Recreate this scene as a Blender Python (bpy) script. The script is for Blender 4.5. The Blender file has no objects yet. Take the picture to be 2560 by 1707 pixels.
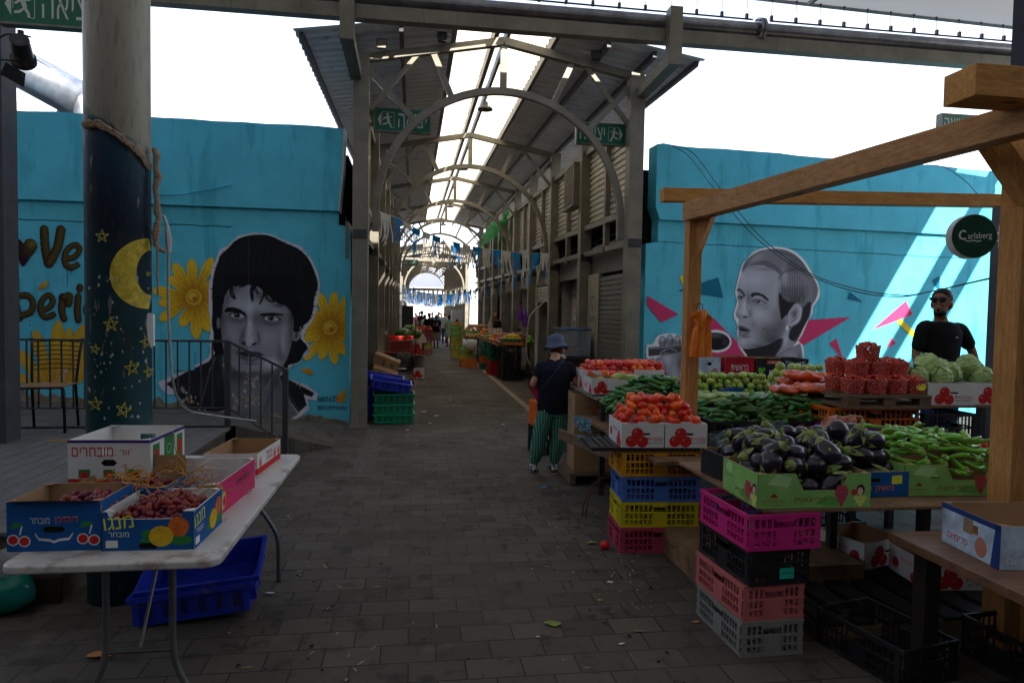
import bpy, bmesh, math, random
import numpy as np
from mathutils import Vector, Matrix, Euler
random.seed(7); rnd = random.Random(11)
SC = bpy.context.scene; COL = SC.collection
PI = math.pi; R = math.radians
# ---------------------------------------------------------------- camera (24 mm, eye 1.70 m, looking a little right of the aisle)
F = 1707.0; ROLL = R(1.0); EYE = 1.70; VPX, VPY = 1033, 778
_dx, _dy = VPX-1280, -(VPY-853.5)
_x = math.cos(ROLL)*_dx-math.sin(ROLL)*_dy; _y = math.sin(ROLL)*_dx+math.cos(ROLL)*_dy
PHI = math.atan(_y/F); PSI = math.atan(-_x*math.cos(PHI)/F)
RC = Matrix.Rotation(-PSI, 3, 'Z') @ Matrix.Rotation(PI/2-PHI, 3, 'X') @ Matrix.Rotation(ROLL, 3, 'Z')
cam = bpy.data.objects.new('camera', bpy.data.cameras.new('camera')); COL.objects.link(cam)
cam.location = (0, 0, EYE); cam.rotation_euler = RC.to_euler()
cam.data.sensor_width = 36; cam.data.lens = 24; cam.data.clip_end = 2000; cam.data.clip_start = .05
SC.camera = cam
def W(u, v, X=None, Y=None, Z=None):
    """a point of the place from where it is seen plus its known distance or height"""
    d = RC @ Vector((u-1280, -(v-853.5), -F)); o = Vector((0, 0, EYE))
    t = X/d.x if X is not None else (Y/d.y if Y is not None else (Z-EYE)/d.z)
    return o+d*t
# ---------------------------------------------------------------- materials
def lin(c):
    if isinstance(c, str):
        c = c.lstrip('#'); c = [int(c[i:i+2], 16)/255 for i in (0, 2, 4)]
        c = [x/12.92 if x <= .04045 else ((x+.055)/1.055)**2.4 for x in c]
    return tuple(c[:3])+(1,)
MATS = {}
def mat(name, col, rough=.6, metal=0, var=.25, scale=6, bump=0, bscale=60, trans=0, alpha=1, sss=0, coat=0, stain=None, stretch=None, objrand=0):
    if name in MATS: return MATS[name]
    m = bpy.data.materials.new(name); m.use_nodes = True; nt = m.node_tree; N = nt.nodes; L = nt.links
    b = N['Principled BSDF']; col = lin(col)
    b.inputs['Roughness'].default_value = rough; b.inputs['Metallic'].default_value = metal
    b.inputs['Transmission Weight'].default_value = trans; b.inputs['Alpha'].default_value = alpha
    b.inputs['Coat Weight'].default_value = coat
    b.inputs['Specular IOR Level'].default_value = .18 if rough >= .5 and not metal else .4
    if sss: b.inputs['Subsurface Weight'].default_value = sss; b.inputs['Subsurface Radius'].default_value = (.02, .01, .005)
    tc = N.new('ShaderNodeTexCoord'); src = tc.outputs['Object']
    if stretch:
        mp = N.new('ShaderNodeMapping'); mp.inputs['Scale'].default_value = stretch; L.new(src, mp.inputs['Vector']); src = mp.outputs['Vector']
    nz = N.new('ShaderNodeTexNoise'); nz.inputs['Scale'].default_value = scale; nz.inputs['Detail'].default_value = 6; nz.inputs['Roughness'].default_value = .65
    L.new(src, nz.inputs['Vector'])
    mx = N.new('ShaderNodeMix'); mx.data_type = 'RGBA'
    lo = [max(0, x*(1-var)) for x in col[:3]]+[1]; hi = [min(1, x*(1+var)) for x in col[:3]]+[1]
    mx.inputs[6].default_value = lo; mx.inputs[7].default_value = hi
    rp = N.new('ShaderNodeMapRange'); rp.inputs[1].default_value = .3; rp.inputs[2].default_value = .7
    L.new(nz.outputs['Fac'], rp.inputs[0]); L.new(rp.outputs[0], mx.inputs[0]); out = mx.outputs[2]
    if stain:   # (colour, scale, threshold, strength, stretch)
        sc_, s2, th, st, sv = stain
        mp2 = N.new('ShaderNodeMapping'); mp2.inputs['Scale'].default_value = sv; L.new(tc.outputs['Object'], mp2.inputs['Vector'])
        n2 = N.new('ShaderNodeTexNoise'); n2.inputs['Scale'].default_value = s2; n2.inputs['Detail'].default_value = 8; n2.inputs['Roughness'].default_value = .7
        L.new(mp2.outputs[0], n2.inputs['Vector'])
        r2 = N.new('ShaderNodeMapRange'); r2.inputs[1].default_value = th; r2.inputs[2].default_value = th+.08; r2.inputs[4].default_value = st
        L.new(n2.outputs['Fac'], r2.inputs[0])
        m2 = N.new('ShaderNodeMix'); m2.data_type = 'RGBA'; m2.inputs[7].default_value = lin(sc_)
        L.new(r2.outputs[0], m2.inputs[0]); L.new(out, m2.inputs[6]); out = m2.outputs[2]
    if objrand:
        oi = N.new('ShaderNodeObjectInfo'); hs = N.new('ShaderNodeHueSaturation')
        r3 = N.new('ShaderNodeMapRange'); r3.inputs[3].default_value = 1-objrand; r3.inputs[4].default_value = 1+objrand
        r4 = N.new('ShaderNodeMapRange'); r4.inputs[3].default_value = .5-objrand*.07; r4.inputs[4].default_value = .5+objrand*.07
        L.new(oi.outputs['Random'], r3.inputs[0]); L.new(r3.outputs[0], hs.inputs['Value']); L.new(oi.outputs['Random'], r4.inputs[0]); L.new(r4.outputs[0], hs.inputs['Hue'])
        L.new(out, hs.inputs['Color']); out = hs.outputs[0]
    L.new(out, b.inputs['Base Color'])
    if bump:
        nb = N.new('ShaderNodeTexNoise'); nb.inputs['Scale'].default_value = bscale; nb.inputs['Detail'].default_value = 4; L.new(src, nb.inputs['Vector'])
        bp = N.new('ShaderNodeBump'); bp.inputs['Strength'].default_value = bump; bp.inputs['Distance'].default_value = .01
        L.new(nb.outputs['Fac'], bp.inputs['Height']); L.new(bp.outputs['Normal'], b.inputs['Normal'])
    MATS[name] = m; return m
def film(name, col, trans=.6, rough=.25, tint=None):
    """thin plastic or cloth that lets light through"""
    if name in MATS: return MATS[name]
    m = bpy.data.materials.new(name); m.use_nodes = True; nt = m.node_tree; N = nt.nodes; L = nt.links
    N.remove(N['Principled BSDF']); o = N['Material Output']
    d = N.new('ShaderNodeBsdfPrincipled'); d.inputs['Base Color'].default_value = lin(col); d.inputs['Roughness'].default_value = rough
    t = N.new('ShaderNodeBsdfTranslucent'); t.inputs['Color'].default_value = lin(tint or col)
    mx = N.new('ShaderNodeMixShader'); mx.inputs[0].default_value = trans
    L.new(d.outputs[0], mx.inputs[1]); L.new(t.outputs[0], mx.inputs[2]); L.new(mx.outputs[0], o.inputs[0])
    MATS[name] = m; return m
def timber(name, c1, c2, sv):
    m = bpy.data.materials.new(name); m.use_nodes = True; nt = m.node_tree; N = nt.nodes; L = nt.links; b = N['Principled BSDF']; b.inputs['Roughness'].default_value = .7; b.inputs['Specular IOR Level'].default_value = .2
    tc = N.new('ShaderNodeTexCoord'); mp = N.new('ShaderNodeMapping'); mp.inputs['Scale'].default_value = sv; L.new(tc.outputs['Object'], mp.inputs[0])
    def noi(sc, det, vec, dist=0): n = N.new('ShaderNodeTexNoise'); n.inputs['Scale'].default_value = sc; n.inputs['Detail'].default_value = det; n.inputs['Distortion'].default_value = dist; L.new(vec, n.inputs['Vector']); return n.outputs['Fac']
    def rng(f, a0, a1, o0=0, o1=1): r = N.new('ShaderNodeMapRange'); r.inputs[1].default_value = a0; r.inputs[2].default_value = a1; r.inputs[3].default_value = o0; r.inputs[4].default_value = o1; L.new(f, r.inputs[0]); return r.outputs[0]
    def mixc(f, a0, c0): q = N.new('ShaderNodeMix'); q.data_type = 'RGBA'; L.new(f, q.inputs[0]); (L.new(a0, q.inputs[6]) if hasattr(a0, 'links') else q.inputs[6].__setattr__('default_value', a0)); q.inputs[7].default_value = c0; return q.outputs[2]
    col = mixc(rng(noi(7, 8, mp.outputs[0], .6), .35, .68), (*c1, 1), (*c2, 1))
    col = mixc(rng(noi(30, 3, mp.outputs[0]), .5, .75, 0, .55), col, (*[x*.45 for x in c2], 1))
    vo = N.new('ShaderNodeTexVoronoi'); vo.inputs['Scale'].default_value = 1.6; m3 = N.new('ShaderNodeMapping'); m3.inputs['Scale'].default_value = [.25*x+1.0 for x in sv]; L.new(tc.outputs['Object'], m3.inputs[0]); L.new(m3.outputs[0], vo.inputs['Vector'])
    col = mixc(rng(vo.outputs['Distance'], .07, .13, .85, 0), col, (.06, .025, .01, 1))
    col = mixc(rng(noi(2.5, 6, tc.outputs['Object']), .52, .72, 0, .6), col, (*[x*.5 for x in c1], 1)); L.new(col, b.inputs['Base Color'])
    bp = N.new('ShaderNodeBump'); bp.inputs['Strength'].default_value = .35; bp.inputs['Distance'].default_value = .006; L.new(noi(14, 6, mp.outputs[0]), bp.inputs['Height']); L.new(bp.outputs[0], b.inputs['Normal']); MATS[name] = m; return m
def clearfilm(name, col, alpha=.3, rough=.1):
    if name in MATS: return MATS[name]
    m = bpy.data.materials.new(name); m.use_nodes = True; b = m.node_tree.nodes['Principled BSDF']
    b.inputs['Base Color'].default_value = lin(col); b.inputs['Alpha'].default_value = alpha; b.inputs['Roughness'].default_value = rough
    MATS[name] = m; return m
def vcol(name, rough=.7, bump=.15):
    if name in MATS: return MATS[name]
    m = bpy.data.materials.new(name); m.use_nodes = True; nt = m.node_tree; N = nt.nodes; L = nt.links; b = N['Principled BSDF']
    a = N.new('ShaderNodeVertexColor'); a.layer_name = 'paint'; L.new(a.outputs[0], b.inputs['Base Color']); b.inputs['Roughness'].default_value = rough; b.inputs['Specular IOR Level'].default_value = .15
    tc = N.new('ShaderNodeTexCoord'); nb = N.new('ShaderNodeTexNoise'); nb.inputs['Scale'].default_value = 40; nb.inputs['Detail'].default_value = 5; L.new(tc.outputs['Object'], nb.inputs['Vector'])
    bp = N.new('ShaderNodeBump'); bp.inputs['Strength'].default_value = bump; bp.inputs['Distance'].default_value = .01
    L.new(nb.outputs['Fac'], bp.inputs['Height']); L.new(bp.outputs['Normal'], b.inputs['Normal'])
    MATS[name] = m; return m
# ---------------------------------------------------------------- objects
def props(o, label=None, cat=None, group=None, kind=None):
    if label: o['label'] = label
    if cat: o['category'] = cat
    if group: o['group'] = group
    if kind: o['kind'] = kind
    return o
def thing(name, label, cat, loc=(0, 0, 0), rz=0, group=None):
    o = bpy.data.objects.new(name, None); COL.objects.link(o); o.location = loc; o.rotation_euler = (0, 0, rz); o.empty_display_size = .1
    return props(o, label, cat, group)
def link(name, me, parent=None, loc=(0, 0, 0), rot=(0, 0, 0), scale=None):
    o = bpy.data.objects.new(name, me); COL.objects.link(o); o.location = loc; o.rotation_euler = rot
    if scale: o.scale = scale
    if parent: o.parent = parent
    return o
KIDS = {}
def copy_tree(o, loc=None, rot=None, label=None, parent=None, kids=None):
    c = o.copy(); COL.objects.link(c); c.parent = parent
    if loc is not None: c.location = loc
    if rot is not None: c.rotation_euler = rot if not isinstance(rot, (int, float)) else (0, 0, rot)
    if label: c['label'] = label
    for ch in (kids if kids is not None else [k for k in o.children]): copy_tree(ch, parent=c)
    return c
FONTC = {}
def text_data(s):
    if s in FONTC: return FONTC[s]
    cu = bpy.data.curves.new('txt', 'FONT'); cu.body = s; cu.resolution_u = 3; cu.align_x = 'CENTER'; cu.align_y = 'CENTER'
    ob = bpy.data.objects.new('txt', cu); COL.objects.link(ob)
    bpy.context.view_layer.update(); dg = bpy.context.evaluated_depsgraph_get()
    me = bpy.data.meshes.new_from_object(ob.evaluated_get(dg))
    vs = [tuple(v.co) for v in me.vertices]; fs = [tuple(p.vertices) for p in me.polygons]
    bpy.data.objects.remove(ob); bpy.data.meshes.remove(me); bpy.data.curves.remove(cu)
    if vs:
        xs = [v[0] for v in vs]; ys = [v[1] for v in vs]; w = max(xs)-min(xs); h = max(ys)-min(ys); cx = (max(xs)+min(xs))/2; cy = (max(ys)+min(ys))/2
        vs = [(v[0]-cx, v[1]-cy) for v in vs]
    else: w = h = 1
    FONTC[s] = (vs, fs, w, h); return FONTC[s]
def heb(s): return s[::-1]
class MB:
    def __init__(s): s.v = []; s.f = []; s.m = []; s.mats = []; s.M = Matrix.Identity(4)
    def mi(s, m):
        if m not in s.mats: s.mats.append(m)
        return s.mats.index(m)
    def add(s, vs, fs, m, M=None):
        T = s.M @ M if M is not None else s.M; n = len(s.v); s.v += [tuple(T @ Vector(p)) for p in vs]; k = s.mi(m)
        for f in fs: s.f.append([i+n for i in f]); s.m.append(k)
        return s
    def box(s, x0, x1, y0, y1, z0, z1, m, M=None):
        return s.add([(x, y, z) for x in (x0, x1) for y in (y0, y1) for z in (z0, z1)], [(0, 1, 3, 2), (4, 6, 7, 5), (0, 4, 5, 1), (2, 3, 7, 6), (0, 2, 6, 4), (1, 5, 7, 3)], m, M)
    def bar(s, p, q, w, h, m, up=(0, 0, 1)):
        p = Vector(p); q = Vector(q); d = (q-p); L = d.length; d.normalize(); u = Vector(up)
        if abs(d.dot(u)) > .99: u = Vector((0, 1, 0))
        r = d.cross(u).normalized(); u = r.cross(d)
        M = Matrix((r, d, u)).transposed().to_4x4(); M.translation = p
        return s.box(-w/2, w/2, 0, L, -h/2, h/2, m, M)
    def tube(s, pts, r, m, n=8, caps=True, rs=None):
        pts = [Vector(p) for p in pts]; vs = []; fs = []; up = None
        for i, p in enumerate(pts):
            d = (pts[min(i+1, len(pts)-1)]-pts[max(i-1, 0)]).normalized()
            if up is None: up = Vector((0, 0, 1)) if abs(d.z) < .9 else Vector((1, 0, 0))
            a = d.cross(up).normalized(); b = a.cross(d); up = b; rr = rs[i] if rs else r
            for k in range(n):
                t = 2*PI*k/n; vs.append(p+(a*math.cos(t)+b*math.sin(t))*rr)
        for i in range(len(pts)-1):
            for k in range(n): fs.append((i*n+k, i*n+(k+1) % n, (i+1)*n+(k+1) % n, (i+1)*n+k))
        if caps: fs += [tuple(range(n))[::-1], tuple(range((len(pts)-1)*n, len(pts)*n))]
        return s.add(vs, fs, m)
    def cyl(s, c, r, h, m, n=20, r2=None, M=None):
        r2 = r if r2 is None else r2; x, y, z = c
        vs = [(x+r*math.cos(2*PI*k/n), y+r*math.sin(2*PI*k/n), z) for k in range(n)]+[(x+r2*math.cos(2*PI*k/n), y+r2*math.sin(2*PI*k/n), z+h) for k in range(n)]
        return s.add(vs, [(k, (k+1) % n, n+(k+1) % n, n+k) for k in range(n)]+[tuple(range(n))[::-1], tuple(range(n, 2*n))], m, M)
    def lathe(s, prof, m, n=12, M=None):
        vs = [(r*math.cos(2*PI*k/n), r*math.sin(2*PI*k/n), z) for r, z in prof for k in range(n)]
        fs = [(i*n+k, i*n+(k+1) % n, (i+1)*n+(k+1) % n, (i+1)*n+k) for i in range(len(prof)-1) for k in range(n)]
        return s.add(vs, fs, m, M)
    def ell(s, c, r, m, n=12, k=8, M=None):
        pr = [(math.sin(PI*i/k), -math.cos(PI*i/k)) for i in range(k+1)]; pr[0] = (.02, -1); pr[-1] = (.02, 1)
        T = Matrix.Translation(c) @ Matrix.Diagonal((r[0], r[1], r[2], 1))
        return s.lathe(pr, m, n, (M @ T) if M is not None else T)
    def poly(s, pts, m, M=None): return s.add(pts, [tuple(range(len(pts)))], m, M)
    def prism(s, pts, d, m, M=None):
        n = len(pts); vs = [(x, 0, z) for x, z in pts]+[(x, d, z) for x, z in pts]
        return s.add(vs, [tuple(range(n)), tuple(range(n, 2*n))[::-1]]+[(k, n+k, n+(k+1) % n, (k+1) % n) for k in range(n)], m, M)
    def text(s, t, w, m, M, h=None):   # flat lettering in the local XY plane of M, w wide
        vs, fs, tw, th = text_data(t); kx = w/tw; ky = (h/th) if h else kx
        return s.add([(x*kx, y*ky, 0) for x, y in vs], fs, m, M)
    def disc(s, x, y, rx, ry, m, M, n=16, z=0): return s.add([(x+rx*math.cos(2*PI*k/n), y+ry*math.sin(2*PI*k/n), z) for k in range(n)], [tuple(range(n))], m, M)
    def pl(s, pts, m, M, z=0): return s.add([(x, y, z) for x, y in pts], [tuple(range(len(pts)))], m, M)
    def mesh(s, name, smooth=False):
        me = bpy.data.meshes.new(name); me.from_pydata(s.v, [], s.f)
        for m in s.mats: me.materials.append(m)
        me.polygons.foreach_set('material_index', s.m)
        if smooth: me.polygons.foreach_set('use_smooth', [True]*len(s.f))
        me.update(); return me
    def build(s, name, parent=None, loc=(0, 0, 0), rot=(0, 0, 0), smooth=False, origin=None):
        me = s.mesh(name, smooth)
        if origin is not None: me.transform(Matrix.Translation(-Vector(origin))); loc = origin
        return link(name, me, parent, loc, rot)
def bevel(o, w=.005, seg=2):
    b = o.modifiers.new('bevel', 'BEVEL'); b.width = w; b.segments = seg; b.limit_method = 'ANGLE'; return o
def fix_normals(me):
    bm = bmesh.new(); bm.from_mesh(me); bmesh.ops.recalc_face_normals(bm, faces=bm.faces); bm.to_mesh(me); bm.free()
# ---------------------------------------------------------------- paint canvas: a mural as coloured points of a fine grid on the wall
def crom(pts, closed=True, k=6):
    out = []; n = len(pts); rng = range(n if closed else n-1)
    for i in rng:
        g = (lambda j: pts[j % n]) if closed else (lambda j: pts[min(max(j, 0), n-1)])
        p0, p1, p2, p3 = [np.array(g(i+j), float) for j in (-1, 0, 1, 2)]
        for t in np.linspace(0, 1, k, endpoint=False):
            out.append(.5*((2*p1)+(-p0+p2)*t+(2*p0-5*p1+4*p2-p3)*t*t+(-p0+3*p1-3*p2+p3)*t**3))
    if not closed: out.append(np.array(pts[-1], float))
    return np.array(out)
class Canvas:
    def __init__(s, w, h, st):
        s.st = st; s.nx = int(w/st)+1; s.ny = int(h/st)+1; s.X, s.Y = np.meshgrid(np.arange(s.nx)*st, np.arange(s.ny)*st)
        s.X = s.X.astype(float); s.Y = s.Y.astype(float); s.C = np.zeros((s.ny, s.nx, 3)); s.A = np.zeros((s.ny, s.nx)); s.clipm = None
    def win(s, x0, x1, y0, y1):
        i0 = max(0, int(x0/s.st)); i1 = min(s.nx, int(x1/s.st)+2); j0 = max(0, int(y0/s.st)); j1 = min(s.ny, int(y1/s.st)+2)
        return slice(j0, max(j1, j0)), slice(i0, max(i1, i0))
    def blend(s, w, mask, col, new=True):
        c = np.array(lin(col)[:3]) if not isinstance(col, np.ndarray) else col
        if isinstance(col, float): c = np.array((col*.96, col*.98, col*1.08))
        if s.clipm is not None: mask = mask*s.clipm[w]
        m = mask[..., None]; s.C[w] = s.C[w]*(1-m)+c*m
        if new: s.A[w] = np.maximum(s.A[w], mask)
    def _c(s, col): return np.array((col*.95, col*.98, col*1.1)) if isinstance(col, (float, int)) else np.array(lin(col)[:3])
    def dist(s, P, w, closed):
        X = s.X[w]; Y = s.Y[w]; d = np.full(X.shape, 1e9); ins = np.zeros(X.shape, bool); n = len(P)
        for i in range(n if closed else n-1):
            ax, ay = P[i]; bx, by = P[(i+1) % n]; vx, vy = bx-ax, by-ay; L = vx*vx+vy*vy+1e-9
            t = np.clip(((X-ax)*vx+(Y-ay)*vy)/L, 0, 1); d = np.minimum(d, (X-ax-t*vx)**2+(Y-ay-t*vy)**2)
            if closed and ay != by:
                c = ((ay > Y) != (by > Y)) & (X < (bx-ax)*(Y-ay)/(by-ay)+ax); ins ^= c
        return np.sqrt(d), ins
    def poly(s, P, col, soft=3, alpha=1, smooth=False, new=True):
        P = crom(P) if smooth else np.array(P, float); e = soft+4
        w = s.win(P[:, 0].min()-e, P[:, 0].max()+e, P[:, 1].min()-e, P[:, 1].max()+e)
        if s.X[w].size == 0: return
        d, ins = s.dist(P, w, True); sd = np.where(ins, d, -d); s.blend(w, np.clip(.5+sd/soft, 0, 1)*alpha, s._c(col), new)
    def line(s, P, wd, col, soft=3, alpha=1, smooth=True, new=True, taper=False):
        P = crom(P, False) if smooth and len(P) > 2 else np.array(P, float); e = wd+soft
        w = s.win(P[:, 0].min()-e, P[:, 0].max()+e, P[:, 1].min()-e, P[:, 1].max()+e)
        if s.X[w].size == 0: return
        d, _ = s.dist(P, w, False); s.blend(w, np.clip(.5+(wd/2-d)/soft, 0, 1)*alpha, s._c(col), new)
    def ell(s, cx, cy, rx, ry, col, rot=0, soft=3, alpha=1, new=True, glow=False):
        e = max(rx, ry)*(2.2 if glow else 1)+soft; w = s.win(cx-e, cx+e, cy-e, cy+e)
        if s.X[w].size == 0: return
        x = s.X[w]-cx; y = s.Y[w]-cy; c, q = math.cos(rot), math.sin(rot); a = (x*c+y*q)/rx; b = (-x*q+y*c)/ry; r = np.sqrt(a*a+b*b)
        m = np.exp(-r*r*1.2) if glow else np.clip(.5+(1-r)*min(rx, ry)/soft, 0, 1)
        s.blend(w, m*alpha, s._c(col), new and not glow)
    def glow(s, cx, cy, rx, ry, col, alpha=.6, rot=0): s.ell(cx, cy, rx, ry, col, rot, 3, alpha, False, True)
    def grain(s, amt=.06, seed=1):
        g = np.random.RandomState(seed).rand(s.ny, s.nx); s.C *= (1-amt+2*amt*g)[..., None]
    def chip(s, cx, cy, r, n, seed, cols, sy=1.0):
        q = np.random.RandomState(seed)
        for _ in range(n):
            x = cx+q.randn()*r*.5; y = cy+q.randn()*r*.5*sy; k = 4+q.rand()*r*.18
            P = [(x+math.cos(t)*k*(.4+q.rand()*.9), y+math.sin(t)*k*(.6+q.rand()*1.3)) for t in np.linspace(0, 2*PI, 9)[:-1]]
            s.poly(P, cols[q.randint(len(cols))], 3, .95)
    def mesh(s, name, pos, material, xr=None):
        """pos(x, y) -> world point; only painted cells become faces"""
        A = s.A > .5
        if xr: A = A & (s.X >= xr[0]) & (s.X <= xr[1])
        cell = A[:-1, :-1] & A[1:, :-1] & A[:-1, 1:] & A[1:, 1:]
        used = np.zeros(A.shape, bool); used[:-1, :-1] |= cell; used[1:, :-1] |= cell; used[:-1, 1:] |= cell; used[1:, 1:] |= cell
        idx = -np.ones(A.shape, int); idx[used] = np.arange(used.sum())
        x = s.X[used]; y = s.Y[used]; O = pos(0, 0); UX = (pos(1000, 0)-O)/1000; UY = (pos(0, 1000)-O)/1000
        UXY = (pos(1000, 1000)-O-UX*1000-UY*1000)/1e6
        co = np.stack([O[i]+UX[i]*x+UY[i]*y+UXY[i]*x*y for i in range(3)], 1)
        j, i = np.nonzero(cell); fc = np.stack([idx[j, i], idx[j+1, i], idx[j+1, i+1], idx[j, i+1]], 1)
        org = Vector(co.mean(0)); me = bpy.data.meshes.new(name)
        me.from_pydata((co-np.array(org)).tolist(), [], fc.tolist()); me.materials.append(material)
        ca = me.color_attributes.new('paint', 'FLOAT_COLOR', 'POINT'); c4 = np.ones((len(x), 4)); c4[:, :3] = np.clip(s.C[used], 0, 1)
        ca.data.foreach_set('color', c4.ravel().tolist()); me.update(); return me, org
# ================================================================ materials used in the place
TEAL = mat('teal_paint', (.10, .52, .66), .8, var=.12, scale=1.5, bump=.5, bscale=70, stain=((.05, .36, .46), 1.6, .53, .6, (1.8, 1, .3)))
WHITEP = mat('white_plaster_edge', (.62, .62, .6), .8)
STEEL = mat('painted_steel', (.21, .19, .145), .5, .3, .25, 3, bump=.1, bscale=30, stain=((.10, .09, .07), 6, .58, .6, (3, 3, .4)))
STEELD = mat('dark_steel', (.07, .07, .075), .45, .5, .3, 4)
GALV = mat('galvanised_pipe', (.25, .25, .26), .35, .8, .35, 4, bump=.1, bscale=20, stain=((.12, .12, .12), 3, .55, .6, (1, 4, 4)))
CORR = mat('corrugated_metal', (.82, .82, .83), .45, .0, .12, 3, stain=((.2, .19, .18), 1.3, .58, .5, (1, 1, 1)))
SIDING = mat('beige_siding', (.52, .48, .38), .5, .2, .12, 2, stain=((.18, .16, .12), 1.3, .6, .5, (1, 1, 1)))
SHUT = mat('roller_shutter', (.20, .19, .165), .45, .4, .2, 3)
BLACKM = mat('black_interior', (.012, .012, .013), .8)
DARKG = mat('dark_grey_panel', (.05, .05, .052), .6)
WOOD = timber('pine_post', (.60, .30, .10), (.44, .19, .055), (7, 7, .8))
WOODY = timber('pine_beam_slanting', (.58, .32, .14), (.42, .20, .08), (6, .8, 6))
WOODH = timber('pine_beam_level', (.66, .33, .10), (.48, .21, .05), (.8, 7, 7))
PLY = mat('old_plywood', (.20, .115, .06), .75, 0, .4, 5, bump=.4, bscale=40, stain=((.06, .035, .02), 4, .55, .7, (1, 1, 1)))
DECK = mat('deck_board', (.13, .12, .11), .7, 0, .3, 4, bump=.3, bscale=40, stretch=(8, 1, 8))
CARDB = mat('brown_cardboard', (.36, .22, .115), .85, 0, .15, 4)
CWHITE = mat('white_cardboard', (.66, .65, .62), .75, 0, .1, 4, stain=((.40, .35, .28), 5, .64, .5, (1, 1, 1)))
RED = mat('print_red', (.55, .02, .02), .6, var=.1); GREENP = mat('print_green', (.03, .20, .05), .6, var=.1); BLACKP = mat('print_black', (.02, .02, .02), .6)
YELP = mat('print_yellow', (.75, .5, .04), .6, var=.1); WHITEI = mat('print_white', (.75, .75, .73), .6, var=.05); ORNP = mat('print_orange', (.8, .2, .03), .6)
PINKC = mat('pink_carton', (.62, .035, .14), .6, var=.12); BLUEC = mat('blue_carton', (.01, .09, .30), .6, var=.15); GREENC = mat('light_green_carton', (.24, .50, .13), .6, var=.15, scale=9)
BLACKC = mat('black_carton', (.02, .02, .022), .6); PURPC = mat('purple_carton', (.16, .015, .20), .6); REDC = mat('red_carton', (.45, .012, .03), .6)
SILV = mat('blue_white_carton', (.45, .55, .66), .6, var=.5, scale=7)
def plastic(n, c): return mat(n, c, .42, 0, .12, 9, bump=.05, bscale=40, stain=((.17, .14, .11), 6, .58, .5, (1, 1, 1)))
P_BLUE = plastic('blue_plastic', (.012, .035, .42)); P_LBLUE = plastic('light_blue_plastic', (.07, .17, .52)); P_YEL = plastic('yellow_plastic', (.62, .52, .01)); P_AMB = plastic('amber_plastic', (.68, .30, .01))
P_PINK = plastic('magenta_plastic', (.60, .02, .20)); P_ROSE = plastic('rose_plastic', (.42, .045, .09)); P_SAL = plastic('salmon_plastic', (.55, .14, .13)); P_GRY = plastic('grey_plastic', (.24, .235, .21))
P_BLK = plastic('black_plastic', (.016, .016, .018)); P_GRN = plastic('green_plastic', (.008, .25, .12)); P_DGRN = plastic('dark_green_plastic', (.006, .16, .09)); P_ORN = plastic('orange_plastic', (.72, .14, .015)); P_RED = plastic('red_plastic', (.60, .02, .015))
# ================================================================ sky, sun
w = bpy.data.worlds.new('World'); SC.world = w; w.use_nodes = True; nt = w.node_tree
SUN = Vector((.57, -1.25, 1.0)).normalized(); elev = math.asin(SUN.z); azi = math.atan2(SUN.x, SUN.y)
sky = nt.nodes.new('ShaderNodeTexSky'); sky.sky_type = 'NISHITA'; sky.sun_disc = False; sky.sun_elevation = elev; sky.sun_rotation = azi; sky.air_density = 1.0; sky.dust_density = 3.0; sky.ozone_density = 1.0
N_ = nt.nodes; tcw = N_.new('ShaderNodeTexCoord'); mpw = N_.new('ShaderNodeMapping'); mpw.inputs['Scale'].default_value = (1, 2.2, 5); mpw.inputs['Rotation'].default_value = (0, .35, .5); nt.links.new(tcw.outputs['Generated'], mpw.inputs[0])
cn_ = N_.new('ShaderNodeTexNoise'); cn_.inputs['Scale'].default_value = 1.6; cn_.inputs['Detail'].default_value = 5; nt.links.new(mpw.outputs[0], cn_.inputs['Vector'])
cr_ = N_.new('ShaderNodeMapRange'); cr_.inputs[1].default_value = .3; cr_.inputs[2].default_value = .7; cr_.inputs[3].default_value = .75; cr_.inputs[4].default_value = .98; nt.links.new(cn_.outputs['Fac'], cr_.inputs[0])
cm_ = N_.new('ShaderNodeMix'); cm_.data_type = 'RGBA'; sz_ = N_.new('ShaderNodeSeparateXYZ'); nt.links.new(tcw.outputs['Generated'], sz_.inputs[0]); gr_ = N_.new('ShaderNodeMapRange'); gr_.inputs[1].default_value = .16; gr_.inputs[2].default_value = .50; nt.links.new(sz_.outputs['Z'], gr_.inputs[0]); gm_ = N_.new('ShaderNodeMix'); gm_.data_type = 'RGBA'; gm_.inputs[6].default_value = (6.2, 6.5, 7.0, 1); gm_.inputs[7].default_value = (1.8, 2.35, 3.7, 1); nt.links.new(gr_.outputs[0], gm_.inputs[0]); nt.links.new(gm_.outputs[2], cm_.inputs[7]); nt.links.new(cr_.outputs[0], cm_.inputs[0]); nt.links.new(sky.outputs[0], cm_.inputs[6])
nt.links.new(cm_.outputs[2], nt.nodes['Background'].inputs[0]); nt.nodes['Background'].inputs[1].default_value = .15
sl = bpy.data.lights.new('sun', 'SUN'); sl.energy = 5.0; sl.angle = R(.5); sl.color = (1, .95, .87); so = bpy.data.objects.new('sun', sl); COL.objects.link(so)
so.rotation_euler = SUN.to_track_quat('Z', 'Y').to_euler(); so.location = (5, -5, 20)
SC.view_settings.view_transform = "Standard"; SC.view_settings.look = "None"; SC.view_settings.gamma = 1; SC.view_settings.exposure = 1.6
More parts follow.
